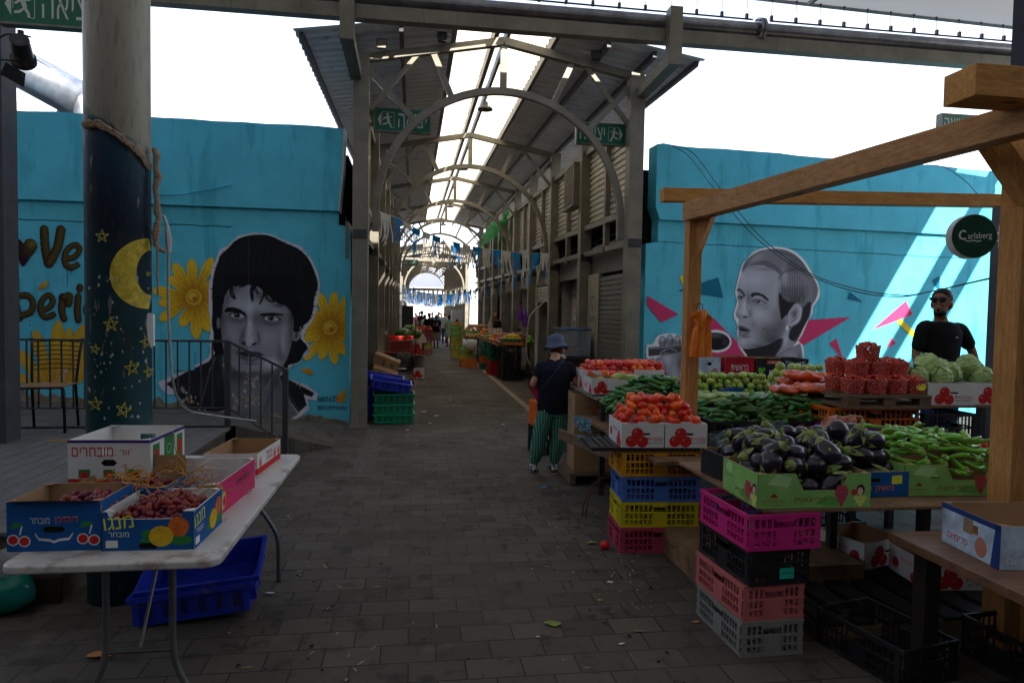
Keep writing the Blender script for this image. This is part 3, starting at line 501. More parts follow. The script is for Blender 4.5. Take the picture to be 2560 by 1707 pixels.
# ---------------------------------------------------------------- mural: the fair haired man with microphone
def paint_right():
    c = Canvas(2352, 1450, 6)
    PK = (.60, .045, .15); DT = (.008, .15, .25); YE = (.80, .60, .02)
    c.poly([(65, 578), (382, 766), (198, 850), (65, 680)], PK); c.poly([(375, 398), (430, 372), (560, 620), (432, 545)], YE); c.poly([(340, 535), (765, 398), (818, 604)], DT)
    c.poly([(712, 792), (1060, 1140), (1100, 1250), (1050, 1440), (380, 1440), (395, 990), (560, 900)], PK); c.poly([(1690, 818), (2168, 788), (1640, 1075), (1560, 1020)], PK)
    c.poly([(1912, 1052), (1996, 997), (2080, 1225)], PK); c.poly([(2138, 535), (2300, 650), (2112, 620)], DT)
    q = random.Random(8)
    # hand and microphone
    c.poly([(60, 1070), (120, 1050), (170, 975), (300, 948), (400, 985), (470, 1010), (470, 1440), (90, 1440), (80, 1290), (130, 1250), (130, 1200), (62, 1200)], .62, 4, smooth=True)
    c.poly([(150, 1200), (400, 1100), (470, 1100), (470, 1440), (110, 1440), (100, 1320), (180, 1270)], .20, 6, smooth=True)
    for x, y in ((215, 1040), (285, 1025), (358, 1035)):
        c.ell(x, y, 38, 62, .16, 0, 6); c.glow(x, y-30, 22, 20, .5, .8); c.glow(x+25, y+20, 12, 50, .03, .7)
    c.poly([(78, 1090), (250, 1075), (470, 1040), (470, 1120), (260, 1165), (80, 1180)], .05, 5); c.line([(90, 1100), (260, 1085), (460, 1050)], 12, .30, 16, .8); c.ell(272, 1122, 24, 26, .008, 0, 4); c.line([(190, 1165), (220, 1125), (300, 1105), (350, 1130)], 6, .4, 5, .8)
    for a in ((260, 1210, 50, 60, .5, .6), (160, 1330, 60, 50, .45, .6), (330, 1330, 40, 80, .35, .6), (230, 1350, 26, 90, .02, .9), (190, 1400, 50, 40, .05, .8), (380, 1240, 30, 90, .06, .7), (265, 1280, 22, 60, .3, .7)): c.glow(*a)
    c.ell(745, 1030, 150, 112, .62, .08, 4); c.poly([(560, 1000), (640, 960), (620, 1120), (560, 1120)], .05, 6); c.ell(738, 1032, 138, 88, .014, .05, 5); c.glow(730, 975, 90, 24, .10, .8); c.glow(830, 1040, 30, 40, .05, .7)
    # white outline
    OUT = [(955, 540), (925, 560), (985, 310), (1040, 230), (1120, 150), (1260, 105), (1400, 105), (1520, 135), (1640, 220), (1720, 330), (1790, 440), (1818, 530), (1810, 610), (1750, 690), (1740, 760), (1690, 830), (1630, 960), (1590, 1030), (1640, 1080), (1650, 1200), (1655, 1260), (1040, 1260), (1040, 1190), (990, 1120), (960, 1060), (945, 960), (950, 880), (925, 820), (912, 760), (945, 640), (930, 580)]
    c.poly(OUT, .60, 5, smooth=True)
    HAIR = [(1000, 360), (1010, 290), (1060, 220), (1140, 165), (1260, 130), (1400, 128), (1520, 165), (1620, 240), (1700, 350), (1770, 450), (1795, 520), (1780, 600), (1730, 680), (1710, 780), (1650, 880), (1600, 980), (1550, 1050), (1470, 1010), (1480, 880), (1390, 790), (1400, 640), (1380, 420), (1250, 300), (1100, 300)]
    c.poly(HAIR, .10, 6, smooth=True)
    # neck and jacket
    c.poly([(1040, 1095), (1300, 1060), (1450, 900), (1560, 1050), (1420, 1200), (1380, 1260), (1060, 1260)], .22, 6); c.poly([(1010, 1090), (1200, 1080), (1400, 1000), (1420, 1060), (1330, 1200), (1300, 1260), (1060, 1260), (1055, 1180)], .018, 12, smooth=True)
    c.glow(1460, 1000, 30, 90, .40, .8, .3); c.poly([(1330, 1200), (1600, 1055), (1615, 1080), (1640, 1260), (1290, 1260)], .17, 6); c.line([(1330, 1195), (1480, 1110), (1600, 1058)], 8, .02, 8, .8); c.glow(1500, 1170, 100, 50, .26, .6); c.glow(1600, 1190, 30, 60, .08, .7)
    FACE = [(1010, 330), (1080, 290), (1200, 290), (1330, 330), (1390, 400), (1400, 560), (1410, 700), (1480, 820), (1450, 900), (1390, 1000), (1250, 1060), (1120, 1098), (1020, 1105), (970, 1070), (955, 1000), (962, 960), (960, 900), (955, 870), (970, 820), (940, 775), (945, 730), (965, 660), (950, 600), (958, 560), (950, 520), (975, 420)]
    c.poly(FACE, .27, 5, smooth=True); P = crom(FACE); w_ = c.win(0, 2352, 0, 1450); d, ins = c.dist(P, w_, True); c.clipm = np.clip(.5+np.where(ins, d, -d)/8, 0, 1)
    for a in ((1130, 420, 130, 90, .40, .7), (1010, 420, 40, 80, .42, .6), (1030, 690, 30, 90, .52, .8), (1000, 740, 30, 30, .42, .7), (1160, 770, 110, 70, .42, .7), (1260, 840, 90, 60, .34, .6), (1010, 1040, 50, 40, .45, .7), (1100, 1000, 60, 60, .36, .6), (1190, 590, 60, 18, .5, .7), (1340, 560, 50, 120, .33, .6), (985, 860, 20, 20, .4, .6)): c.glow(*a)
    for a in ((1300, 960, 120, 80, .03, .6), (1240, 700, 40, 30, .14, .5), (1290, 930, 130, 100, .10, .75), (1400, 860, 90, 110, .07, .7), (1330, 1030, 150, 60, .04, .85), (1200, 1080, 160, 30, .06, .8), (1150, 640, 100, 40, .09, .6), (1065, 600, 30, 60, .09, .7), (985, 600, 34, 30, .07, .8), (1090, 760, 26, 60, .13, .6), (1120, 870, 40, 50, .14, .5), (1040, 985, 60, 14, .09, .8), (1390, 640, 26, 130, .05, .7), (1260, 320, 130, 24, .12, .6), (1100, 300, 60, 16, .15, .5), (960, 790, 20, 30, .15, .5), (1350, 760, 60, 60, .15, .5)): c.glow(*a)
    c.line([(1060, 640), (1040, 700), (1075, 740), (1080, 780), (1050, 800), (1020, 790)], 8, .07, 12, .7); c.ell(1030, 792, 24, 9, .015, -.1, 6, .9); c.line([(942, 760), (950, 785), (985, 795)], 7, .05, 8, .8)
    c.line([(950, 530), (975, 525), (1010, 555), (1022, 580)], 24, .03, 10, .9); c.poly([(1085, 580), (1105, 552), (1160, 550), (1230, 575), (1275, 620), (1270, 640), (1200, 590), (1140, 580), (1100, 600)], .025, 8)
    c.ell(990, 602, 24, 11, .28, .2, 5); c.ell(990, 600, 14, 13, .02, 0, 4); c.poly([(955, 596), (985, 574), (1022, 594), (990, 592)], .24, 5); c.line([(956, 597), (988, 590), (1022, 600)], 8, .012, 5)
    c.ell(1178, 640, 54, 15, .30, .3, 5); c.ell(1166, 636, 21, 17, .03, 0, 4); c.ell(1160, 628, 5, 5, .5, 0, 3); c.poly([(1108, 628), (1130, 600), (1180, 596), (1240, 636), (1248, 656), (1195, 630), (1150, 622)], .26, 6, smooth=True); c.line([(1108, 630), (1145, 622), (1195, 632), (1248, 660)], 9, .010, 5); c.line([(1115, 630), (1160, 660), (1230, 665)], 5, .06, 6, .8); c.line([(1105, 600), (1160, 580), (1240, 620)], 5, .06, 7, .6)
    c.poly([(960, 885), (990, 876), (1030, 892), (1098, 925), (1050, 940), (985, 930), (965, 915)], .07, 6); c.poly([(968, 908), (1000, 906), (1075, 928), (1010, 930), (975, 922)], .006, 4); c.poly([(966, 930), (1010, 940), (1095, 930), (1060, 965), (1010, 985), (975, 968)], .13, 8); c.glow(1010, 955, 30, 10, .3, .6)
    c.clipm = None
    # ear
    c.ell(1550, 775, 72, 118, .30, .35, 6); c.line([(1500, 700), (1560, 670), (1610, 720), (1600, 800), (1540, 860)], 14, .46, 14, .8); c.glow(1545, 760, 28, 55, .05, .9, .35); c.line([(1500, 760), (1540, 740), (1560, 800), (1500, 850)], 10, .10, 10, .8); c.glow(1490, 860, 22, 26, .34, .7)
    # combed hair strands
    for i in range(40):
        t = i/40; x0 = 1390+i*8.5; c.line([(x0, 350+abs(i-14)*3), (x0-5+t*25, 500), (x0+t*10, 640+t*60)], 6, (.40 if i % 3 else .04), 9, .32)
    for i in range(36):
        t = i/36; c.line([(1010+t*20, 350-t*40), (1090+t*80, 270-t*120), (1260+t*60, 235-t*90), (1430+t*80, 330-t*130)], 6, .03 if i % 3 else .42, 8, .6)
    c.glow(1150, 215, 90, 30, .30, .5, -.4); c.glow(1440, 400, 40, 90, .40, .5); c.poly([(1380, 560), (1440, 620), (1500, 640), (1560, 640), (1500, 720), (1440, 790), (1400, 800)], .014, 14, smooth=True); [c.line([(1400+i*13, 500+20*math.sin(i*2.3)), (1402+i*12, 620+30*math.sin(i*1.7))], 7, .03, 9, .7) for i in range(24)]
    c.poly([(1640, 700), (1720, 640), (1690, 800), (1600, 960), (1540, 1030), (1480, 990), (1520, 890), (1600, 830)], .022, 14, smooth=True); c.glow(1560, 620, 90, 50, .04, .7); c.line([(1380, 420), (1430, 355), (1560, 320), (1660, 345)], 10, .04, 8, .8)
    for i in range(20): c.line([(1560+i*8, 350), (1640+i*7, 460), (1660+i*6, 640)], 5, .34 if i % 2 else .06, 8, .4)
    c.chip(1250, 920, 30, 5, 3, [(.12, .07, .03)]); c.chip(1340, 930, 30, 5, 4, [(.12, .07, .03)]); c.chip(1300, 490, 8, 1, 6, [(.1, .06, .03)]); c.chip(500, 1200, 200, 6, 9, [(.6, .6, .6)])
    c.grain(.04); sat = c.C.max(-1, keepdims=True)-c.C.min(-1, keepdims=True); c.C = np.where(sat < .1, np.clip(c.C*1.4-.006, .004, .8), c.C); return c
cr = paint_right()
def onwall(u, v, off=.009):
    d = RC @ Vector((u-1280, -(v-853.5), -F)); n = MR.to_3x3() @ Vector((0, -1, 0)); p0 = MR.translation+n*off; o = Vector((0, 0, EYE)); t = (p0-o).dot(n)/d.dot(n); return o+d*t
me, org = cr.mesh('mural_portrait', lambda x, y: onwall(1600+x*.2551, 590+y*.2551), MUR); link('mural_portrait', me, WR, org-Vector((3.7, YW, 0)))
g = MB(); g.M = Matrix.Translation(-Vector((3.7, YW, 0)))
for pts, c_ in (([(2182, 824), (2265, 752), (2282, 786)], (.60, .045, .15)), ([(2243, 805), (2250, 795), (2290, 832), (2287, 848)], (.80, .60, .02)), ([(2218, 870), (2230, 844), (2240, 858)], (.60, .045, .15)), ([(2330, 700), (2350, 690), (2350, 730)], (.008, .15, .25))):
    g.poly([onwall(u, v) for u, v in pts], mat('mural_col_%d' % int(c_[0]*100), c_, .7, var=.05))
g.build('mural_shapes', WR)
# ================================================================ the covered market hall (arcade)
SL = .0236
def corr(g, x0, z0, x1, z1, ya, yb, m, per=.25, h=.035, zoff=0):
    """corrugated sheet whose ribs run from (x0,z0) to (x1,z1); wave along Y; rises with SL"""
    y = ya; P = []
    while y < yb: P += [(y, 0), (y+per*.4, 0), (y+per*.5, h), (y+per*.9, h)]; y += per
    vs = []; fs = []
    for yy, dz in P:
        e = SL*(yy-10)+zoff+dz; vs += [(x0, yy, z0+e), (x1, yy, z1+e)]
    for i in range(len(P)-1): fs.append((2*i, 2*i+1, 2*i+3, 2*i+2))
    return g.add(vs, fs, m)
def sid(g, X, z0, z1, ya, yb, m, side=1, per=.105, h=.03):
    n = int((z1-z0)/per); vs = []; fs = []; P = []
    for i in range(n): z = z0+i*per; P += [(z, 0), (z+per*.45, 0), (z+per*.55, h), (z+per*.9, h)]
    P.append((z1, 0))
    for z, d in P:
        for yy in (ya, yb): vs.append((X-side*d, yy, z+SL*(yy-10)))
    for i in range(len(P)-1): fs.append((2*i, 2*i+1, 2*i+3, 2*i+2))
    return g.add(vs, fs, m)
SKYL = film('skylight_sheet', (.80, .70, .50), .85, .4)
CX = 1.29; RA = 1.90; XL = -.66; XR = 3.24
def arch_frame(par, o, Y, dz, detail=True):
    z0 = 3.14+dz; g = MB(); g.M = Matrix.Translation(-o); n = 40; w = .10; d = .09; vs = []; fs = []
    th = [PI*i/n for i in range(n+1)]
    pts = [(CX+RA, z0-.28)]+[(CX+RA*math.cos(t), z0+RA*math.sin(t)) for t in th]+[(CX-RA, z0-.28)]
    inn = [(CX+RA-w, z0-.28)]+[(CX+(RA-w)*math.cos(t), z0+(RA-w)*math.sin(t)) for t in th]+[(CX-RA+w, z0-.28)]
    for (a, b), (c, e) in zip(pts, inn): vs += [(a, Y, b), (c, Y, e), (c, Y+d, e), (a, Y+d, b)]
    k = len(pts)
    for i in range(k-1):
        for j in range(4): fs.append((4*i+j, 4*i+(j+1) % 4, 4*i+4+(j+1) % 4, 4*i+4+j))
    fs += [(0, 1, 2, 3), (4*k-4, 4*k-1, 4*k-2, 4*k-3)]
    g.add(vs, fs, STEEL); a = g.build('arch', par)
    zp = 5.72+dz; ze = 5.34+dz; g = MB(); g.M = Matrix.Translation(-o); ym = Y+.045
    g.bar((XL-.05, ym, ze), (CX, ym, zp), .11, .11, STEEL); g.bar((CX, ym, zp), (XR+.05, ym, ze), .11, .11, STEEL); g.build('chord', par)
    for an, top in ((90, None), (66, None), (114, None), (46, None), (134, None)):
        t = R(an); p = (CX+RA*math.cos(t), ym, z0+RA*math.sin(t)); dx_ = math.cos(t); dzv = math.sin(t)
        # hit the chord along the radial direction
        best = None
        for q_ in range(1, 300):
            x = p[0]+dx_*q_*.01; z = p[2]+dzv*q_*.01
            zc = zp-(zp-ze)*abs(x-CX)/(CX-XL)
            if z > zc-.03: best = (x, ym, z); break
        if best: g = MB(); g.M = Matrix.Translation(-o); g.bar(p, best, .10 if an == 90 else .085, .07, STEEL, up=(0, 1, 0)); g.build('strut', par)
    for xa_, xb_ in ((XL, CX-1.25), (XR, CX+1.25)): g = MB(); g.M = Matrix.Translation(-o); g.bar((xa_, ym, 4.6+dz), (xb_, ym, ze+.12), .06, .06, STEEL, up=(0, 1, 0)); g.build('brace', par)
def arcade(name, label, Y0, Y1, dz0, step, full=True):
    o = Vector((CX, Y0, 0)); t = thing(name, label, 'market hall', o); T = Matrix.Translation(-o)
    zp, ze = 5.96, 5.50
    def slope(x): return zp-(zp-ze)*abs(x-CX)/2.95
    g = MB(); g.M = T; corr(g, CX-.72, slope(CX-.72), CX-2.95, ze, Y0-.45, Y1, CORR, zoff=dz0); g.build('roof_sheet', t)
    g = MB(); g.M = T; corr(g, CX+.72, slope(CX+.72), CX+2.95, ze, Y0-.45, Y1, CORR, zoff=dz0); g.build('roof_sheet', t)
    for sgn in (-1, 1):
        g = MB(); g.M = T; corr(g, CX+sgn*.06, zp+.05, CX+sgn*.74, slope(CX+sgn*.74)+.03, Y0-.45, Y1, SKYL, per=.9, h=.02, zoff=dz0); g.build('skylight', t)
    g = MB(); g.M = T
    for x, w_, h_, zz in ((CX-.09, .07, .16, zp-.02), (CX+.09, .05, .16, zp-.02), (CX-.74, .06, .14, slope(CX-.74)-.09), (CX+.74, .06, .14, slope(CX+.74)-.09), (CX-1.5, .06, .10, slope(CX-1.5)-.07), (CX+1.5, .06, .10, slope(CX+1.5)-.07), (CX-2.2, .06, .10, slope(CX-2.2)-.07), (CX+2.2, .06, .10, slope(CX+2.2)-.07), (CX-2.85, .06, .08, ze-.04), (CX+2.85, .06, .08, ze-.04)):
        g = MB(); g.M = T; za = zz+dz0+SL*(Y0-.35-10); zb = zz+dz0+SL*(Y1-10); g.bar((x, Y0-.35, za), (x, Y1, zb), w_, h_, STEELD if abs(x-CX) > .2 else STEEL); g.build('purlin', t)
    y = Y0; k = 0
    while y < Y1-.4:
        arch_frame(t, o, y, SL*(y-10.2)+dz0); y += step
    # columns
    y = Y0; j = 0
    while y < Y1:
        for sx, xa, xb in ((-1, XL-.22, XL), (1, XR-.02, XR+.20)):
            g = MB(); ztop = 5.36+dz0+SL*(y-10); g.box(xa, xb, -.11, .11, 0, ztop, STEEL)
            g.box(xa-.03, xb+.03, -.14, .14, 0, .012, STEEL); g.box(xa+.01, xb-.01, -.13, -.112, 2.74, 2.86, STEELD)
            c = g.build('column', t, loc=(-o.x, y-o.y, 0))
        y += 3.0; j += 1
    return t, o, T
HALL, HO, HT = arcade('market_hall', 'long arched steel market hall with corrugated roof, skylight and rows of shops', 10.2, 37.2, 0, 6.0)
# side walls: siding above, shops below
g = MB(); g.M = HT; sid(g, 3.42, 3.35, 4.72, 10.3, 37, SIDING, 1); g.build('siding', HALL)
g = MB(); g.M = HT; sid(g, -.86, 3.35, 4.72, 10.3, 37, SIDING, -1); g.build('siding', HALL)
g = MB(); g.M = HT
for X in (3.34, -.78):
    for z in (3.30, 4.75): g = MB(); g.M = HT; g.bar((X, 10.3, z+SL*.3), (X, 37, z+SL*27), .10, .10, STEEL); g.build('rail', HALL)
    g = MB(); g.M = HT; g.bar((X, 10.3, 2.82), (X, 37, 2.82+SL*20), .09, .09, STEEL); g.build('rail', HALL)
for j in range(9):
    for X in (3.34, -.78): y = 11.7+3*j; g = MB(); g.M = HT; g.bar((X, y, 2.8), (X, y, 4.8+SL*(y-10)), .09, .11, STEEL); g.build('mullion', HALL)
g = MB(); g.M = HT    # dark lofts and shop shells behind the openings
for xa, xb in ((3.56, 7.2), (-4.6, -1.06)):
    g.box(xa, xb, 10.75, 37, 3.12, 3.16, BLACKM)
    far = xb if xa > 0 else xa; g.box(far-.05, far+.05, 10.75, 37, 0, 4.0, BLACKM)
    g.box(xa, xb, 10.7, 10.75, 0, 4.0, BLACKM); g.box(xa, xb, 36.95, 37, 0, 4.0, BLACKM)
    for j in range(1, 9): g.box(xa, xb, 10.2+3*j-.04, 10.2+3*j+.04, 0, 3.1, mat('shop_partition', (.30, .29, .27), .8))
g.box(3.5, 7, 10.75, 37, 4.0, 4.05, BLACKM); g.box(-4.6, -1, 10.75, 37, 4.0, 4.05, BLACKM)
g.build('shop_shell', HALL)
g = MB(); g.M = HT; FLG = mat('fascia_panel', (.20, .19, .16), .5, .2, .2, 2)
for j in range(9):
    y = 10.33+3*j
    for X in (3.46, -1.0): g = MB(); g.M = HT; g.box(X, X+.04, y, y+2.75, 2.46, 3.0, FLG); g.build('fascia', HALL)
def shutter(xa, y0, y1, z0, z1, m=SHUT, par=HALL, per=.085):
    g = MB(); o = Vector((xa, (y0+y1)/2, z0)); n = int((z1-z0)/per)
    s = 1 if xa > 1 else -1
    for i in range(n):
        z = z0+i*per; vs = []
        pr = [(0, z), (.018*s, z+.01), (.018*s, z+per*.8), (0, z+per*.92), (0, z+per)]
        for d, zz in pr: vs += [(xa-d, y0, zz), (xa-d, y1, zz)]
        g.add(vs, [(2*k, 2*k+1, 2*k+3, 2*k+2) for k in range(4)], m)
    g.box(xa-.03, xa+.03, y0-.05, y0, z0, z1, STEEL); g.box(xa-.03, xa+.03, y1, y1+.05, z0, z1, STEEL); g.M = Matrix.Identity(4)
    return g.build('roller_shutter', par, loc=-HO)
PW = mat('painted_shop_wall', (.42, .42, .40), .7, var=.15, scale=2, stain=((.2, .17, .13), 2, .6, .5, (1, 1, .4)))
PWY = mat('yellow_panel', (.50, .36, .01), .6); PBL = mat('blue_grey_panel', (.16, .20, .26), .6)
def panel(y0, y1, z0, z1, X, m, name='wall_panel', d=.05): g = MB(); g.M = HT; g.box(X, X+d, y0, y1, z0, z1, m); return g.build(name, HALL)
# right side, bay by bay
shutter(3.40, 10.55, 12.2, 0, 2.46); panel(12.25, 13.05, 0, 2.46, 3.38, mat('cream_pillar', (.40, .37, .30), .6, var=.1))
g = MB(); g.M = HT; BK = mat('ink', (.02, .018, .018), .6)
MX = Matrix.Translation((3.376, 12.66, 1.62)) @ Matrix.Rotation(-PI/2, 4, 'Z') @ Matrix.Rotation(PI/2, 4, 'X')
for k in range(40):
    if k in (0, 1, 39, 20, 19, 21): continue
    a = 2*PI*k/40; b = 2*PI*(k+1)/40; g.pl([(.28*math.cos(a), .42*math.sin(a)), (.28*math.cos(b), .42*math.sin(b)), (.26*math.cos(b), .40*math.sin(b)), (.26*math.cos(a), .40*math.sin(a))], BK, MX)
g.text(heb('אסליו עמוס'), .44, BK, MX, .12); g.text(heb('י שי'), .16, BK, MX @ Matrix.Translation((0, .2, 0)), .1); g.build('painted_sign', HALL)
panel(13.3, 16.1, 0, .9, 3.45, DARKG); panel(14.9, 16.05, .9, 2.46, 3.75, PW); panel(13.35, 13.45, 0, 2.46, 3.44, STEELD); panel(14.0, 14.5, 0, 2.46, 4.6, PW)
g = MB(); g.M = HT; MX = Matrix.Translation((3.74, 15.3, 1.9)) @ Matrix.Rotation(-PI/2, 4, 'Z') @ Matrix.Rotation(PI/2, 4, 'X'); g.pl([(-.5, -.35), (.5, -.35), (.5, .35), (-.5, .35)], WHITEI, MX @ Matrix.Translation((0, 0, -.004)))
for i, s_ in enumerate(('פיתוחות', 'במבשם', 'אופרטיס')): g.text(heb(s_), .8, (PURPC, RED, PURPC)[i], MX @ Matrix.Translation((0, .2-.2*i, 0)), .13)
g.build('painted_sign', HALL)
panel(16.45, 19.0, 0, 2.46, 4.9, PW); shutter(3.46, 16.5, 18.9, 2.0, 2.46, mat('white_shutter', (.45, .45, .43), .5)); panel(18.95, 19.05, 0, 2.46, 3.42, WHITEI)
panel(19.4, 20.1, 0, 2.46, 3.44, PWY); panel(20.1, 22, 0, 2.46, 3.9, PW); panel(19.35, 20.0, .0, .75, 3.40, P_GRN, 'door_panel')
panel(22.4, 24.9, 0, 2.46, 4.3, PW); panel(23.0, 23.8, 1.0, 2.2, 4.25, P_BLK); panel(25.3, 26.4, 0, 2.46, 3.44, PW); panel(26.4, 28.0, 0, 2.46, 3.7, DARKG)
panel(28.4, 29.5, 0, 2.5, 3.44, PW); panel(29.5, 31.1, 0, 2.5, 3.46, PBL); shutter(3.44, 31.4, 34.0, 0, 2.5, mat('tan_shutter', (.33, .29, .22), .6)); panel(34.4, 37, 0, 2.5, 3.46, PW)
# left side: dark doors, shutters
shutter(-.86, 10.5, 11.9, 1.95, 3.0, SIDING); panel(12.0, 13.1, 0, 3.0, -.92, DARKG); panel(10.45, 10.95, 0, 1.9, -1.0, PBL, 'door_panel')
for j, mm in enumerate((BLACKM, DARKG, SHUT, DARKG, PW, SHUT, DARKG, PW)):
    y = 13.35+3*j; panel(y, y+1.35, 0, 2.46, -.93, mm); panel(y+1.4, y+2.65, 0, 2.46, -.97, (SHUT, BLACKM, DARKG)[j % 3])
# louvre box high on the right siding
lv = thing('air_conditioner', 'rusty louvred air cooler box fixed high on the beige siding at the right', 'air conditioner', (3.2, 13.7, 3.85))
g = MB(); g.box(-.1, .12, -.42, .42, 0, .85, STEEL)
for i in range(14): g.box(-.112, -.1, -.36, .36, .05+i*.056, .075+i*.056, mat('rust_grille', (.13, .09, .06), .7))
g.box(-.14, .0, -.45, .45, -.03, -.001, STEEL); g.build('housing', lv)
# second hall further on
HALL2, _, _ = arcade('market_hall', 'far end of the market hall with a lower arched roof and a white end screen', 43, 74, -.75, 3.4)
o2 = Vector((CX, 43, 0)); T2 = Matrix.Translation(-o2); g = MB(); g.M = T2
for X, s in ((3.42, 1), (-.86, -1)):
    sid(g, X, 2.6, 4.3, 43, 74, SIDING, s); g.box(X+s*.1-.02, X+s*.1+.02, 43, 74, 0, 2.7, DARKG)
g.build('siding', HALL2)
g = MB(); g.M = T2; dzz = SL*64-.75; n = 24
g.add([(CX+1.85*math.cos(PI*i/n), 74.2, 3.6+dzz*.9+1.85*math.sin(PI*i/n)) for i in range(n+1)], [tuple(range(n+1))], film('white_screen', (.9, .9, .92), .7)); g.build('end_screen', HALL2)
g = MB(); g.M = T2; g.bar((XL-.4, 74.15, 3.3+dzz), (XR+.4, 74.15, 3.3+dzz), .15, .3, STEEL); g.bar((-1.6, 42.8, 4.9), (4.2, 42.8, 4.9), .12, .2, STEEL); g.bar((-1.6, 42.8, 4.92), (CX, 42.8, 5.55), .1, .16, STEEL); g.bar((4.2, 42.8, 4.92), (CX, 42.8, 5.55), .1, .16, STEEL); g.build('beam', HALL2)
bld = thing('white_building', 'sunlit white building closing the view beyond the far end of the market', 'building', (0, 100, 0))
g = MB(); g.box(-14, 20, 0, 8, 0, 5.5, mat('white_render', (.8, .8, .8), .8, var=.05)); g.build('wall', bld)
g = MB()
for i in (0, 7, 8): g.box(-12+i*3.4, -10.6+i*3.4, -.05, -.01, 1.0+(i % 2)*.2, 2.6, mat('window_grey', (.2, .22, .26), .3)); g.box(-12.1+i*3.4, -10.5+i*3.4, -.2, -.0, 2.7, 2.8, WHITEI)
g.build('window', bld)
# ================================================================ pipe and beam across the hall front, bracket arms
cf = thing('canopy_beam', 'grey pipe over a box beam crossing in front of the market hall', 'beam', (CX, 9, 5.36))
O = Vector((CX, 9, 5.36)); T = Matrix.Translation(-O)
g = MB(); g.M = T; g.tube([(-7, 8.95, 5.63), (4.62, 8.95, 5.63)], .09, GALV, 20); g.tube([(4.70, 8.95, 5.63), (11, 8.95, 5.63)], .09, GALV, 20); g.build('pipe', cf, smooth=False)
for x in (4.61, 4.66): 
    g = MB(); g.M = T; g.tube([(x, 8.95, 5.63), (x+.035, 8.95, 5.63)], .155, GALV, 24)
    for k in range(8): a = 2*PI*k/8; g.tube([(x-.02, 8.95+.125*math.cos(a), 5.63+.125*math.sin(a)), (x+.05, 8.95+.125*math.cos(a), 5.63+.125*math.sin(a))], .012, STEELD, 6)
    g.build('flange', cf)
g = MB(); g.M = T; g.box(-7, 11, 8.90, 9.05, 5.355, 5.525, STEEL); g.build('box_beam', cf)
for (ua, ub) in (((868, 60), (880, 140)), ((1685, 110), (1603, 212))):
    g = MB(); g.M = T; p = W(*ua, Y=8.80); z0 = 5.02 if ua[0] < 1000 else 5.0; g.box(p.x-.085, p.x+.085, 8.72, 8.888, z0, 5.75 if ua[0] > 1000 else 6.2, STEEL)
    q = W(*ub, Y=10.15); g.bar((p.x, 8.80, z0+.07), (q.x if ua[0] > 1000 else p.x, 10.15, 5.05), .16, .13, STEEL); g.build('bracket', cf)
g = MB(); g.M = T; g.tube([(.2, 8.95, 5.78), (4.55, 8.95, 5.76)], .012, STEELD, 6); g.tube([(4.8, 8.95, 5.76), (9.8, 8.95, 5.76)], .012, STEELD, 6); g.build('cable_rail', cf)
def medge(x): return 6.03+(8-x)*.022 if x > 0 else 6.206-x*.03
for i in range(27):
    x = .5+i*.36
    g = MB(); g.M = T; g.box(x-.018, x+.018, 8.93, 8.97, 5.76, 5.83, STEELD); g.tube([(x, 8.95, 5.83), (x+.05, 9.03, medge(x)-.01)], .004, STEELD, 5); g.cyl((x+.05, 9.03, medge(x)-.02), .018, .03, STEELD, 8); g.build('turnbuckle', cf)
cn = thing('canopy', 'pale tensile membrane canopy stretched overhead at the upper right', 'canopy', (0, 9.05, 6.1))
MEM = film('membrane', (.42, .42, .41), .16, .8, (.55, .55, .54)); g = MB(); g.M = Matrix.Translation((0, -9.05, -6.1)); nx_, ny_ = 30, 16; vs = []; fs = []
for j in range(ny_+1):
    for i in range(nx_+1):
        x = -13+23.3*i/nx_; y = 9.05-15*j/ny_; z = medge(x)+.9*math.sin(min(1, j/ny_)*PI*.5)+.25*math.sin(x*1.1)*math.sin(PI*j/ny_); vs.append((x, y, z))
for j in range(ny_):
    for i in range(nx_): a = j*(nx_+1)+i; fs.append((a, a+1, a+nx_+2, a+nx_+1))
g.add(vs, fs, MEM); 
g.build('membrane', cn, smooth=True)
g = MB(); g.M = Matrix.Translation((0, -9.05, -6.1)); EDG = mat('membrane_hem', (.30, .30, .29), .6)
for i in range(nx_): a = vs[i]; b = vs[i+1]; g.bar((a[0], a[1]+.004, a[2]-.012), (b[0], b[1]+.004, b[2]-.012), .06, .02, EDG)
for x_ in (5.4, 11.15, 11.75): g.bar((x_, 9.0, medge(x_)-.03+(.1 if x_ > 10 else 0)), (x_, -5, 6.85), .05 if x_ < 10 else (.34 if x_ < 11 else .26), .05, EDG)  # outer bars: unseen frame tubes, added to cast dark stripes on the wall
g.build('hem_and_tubes', cn)
# ================================================================ unseen walls behind and beside the camera, added to darken the foreground
bb = thing('unseen_light_blocker', 'unseen dark walls added behind and beside the camera to block light', 'building', (0, -7, 0)); g = MB(); DB = mat('blocker_grey', (.10, .10, .10), .9)
g.box(-16, 18, -3, 0, 0, 8, DB); g.box(-15, -14.6, 0, 16, 0, 6, DB); g.box(13.6, 14, 0, 16, 0, 3.4, DB); g.box(14.01, 14.3, 0, 7.5, 0, 6.5, DB); g.build('wall', bb)
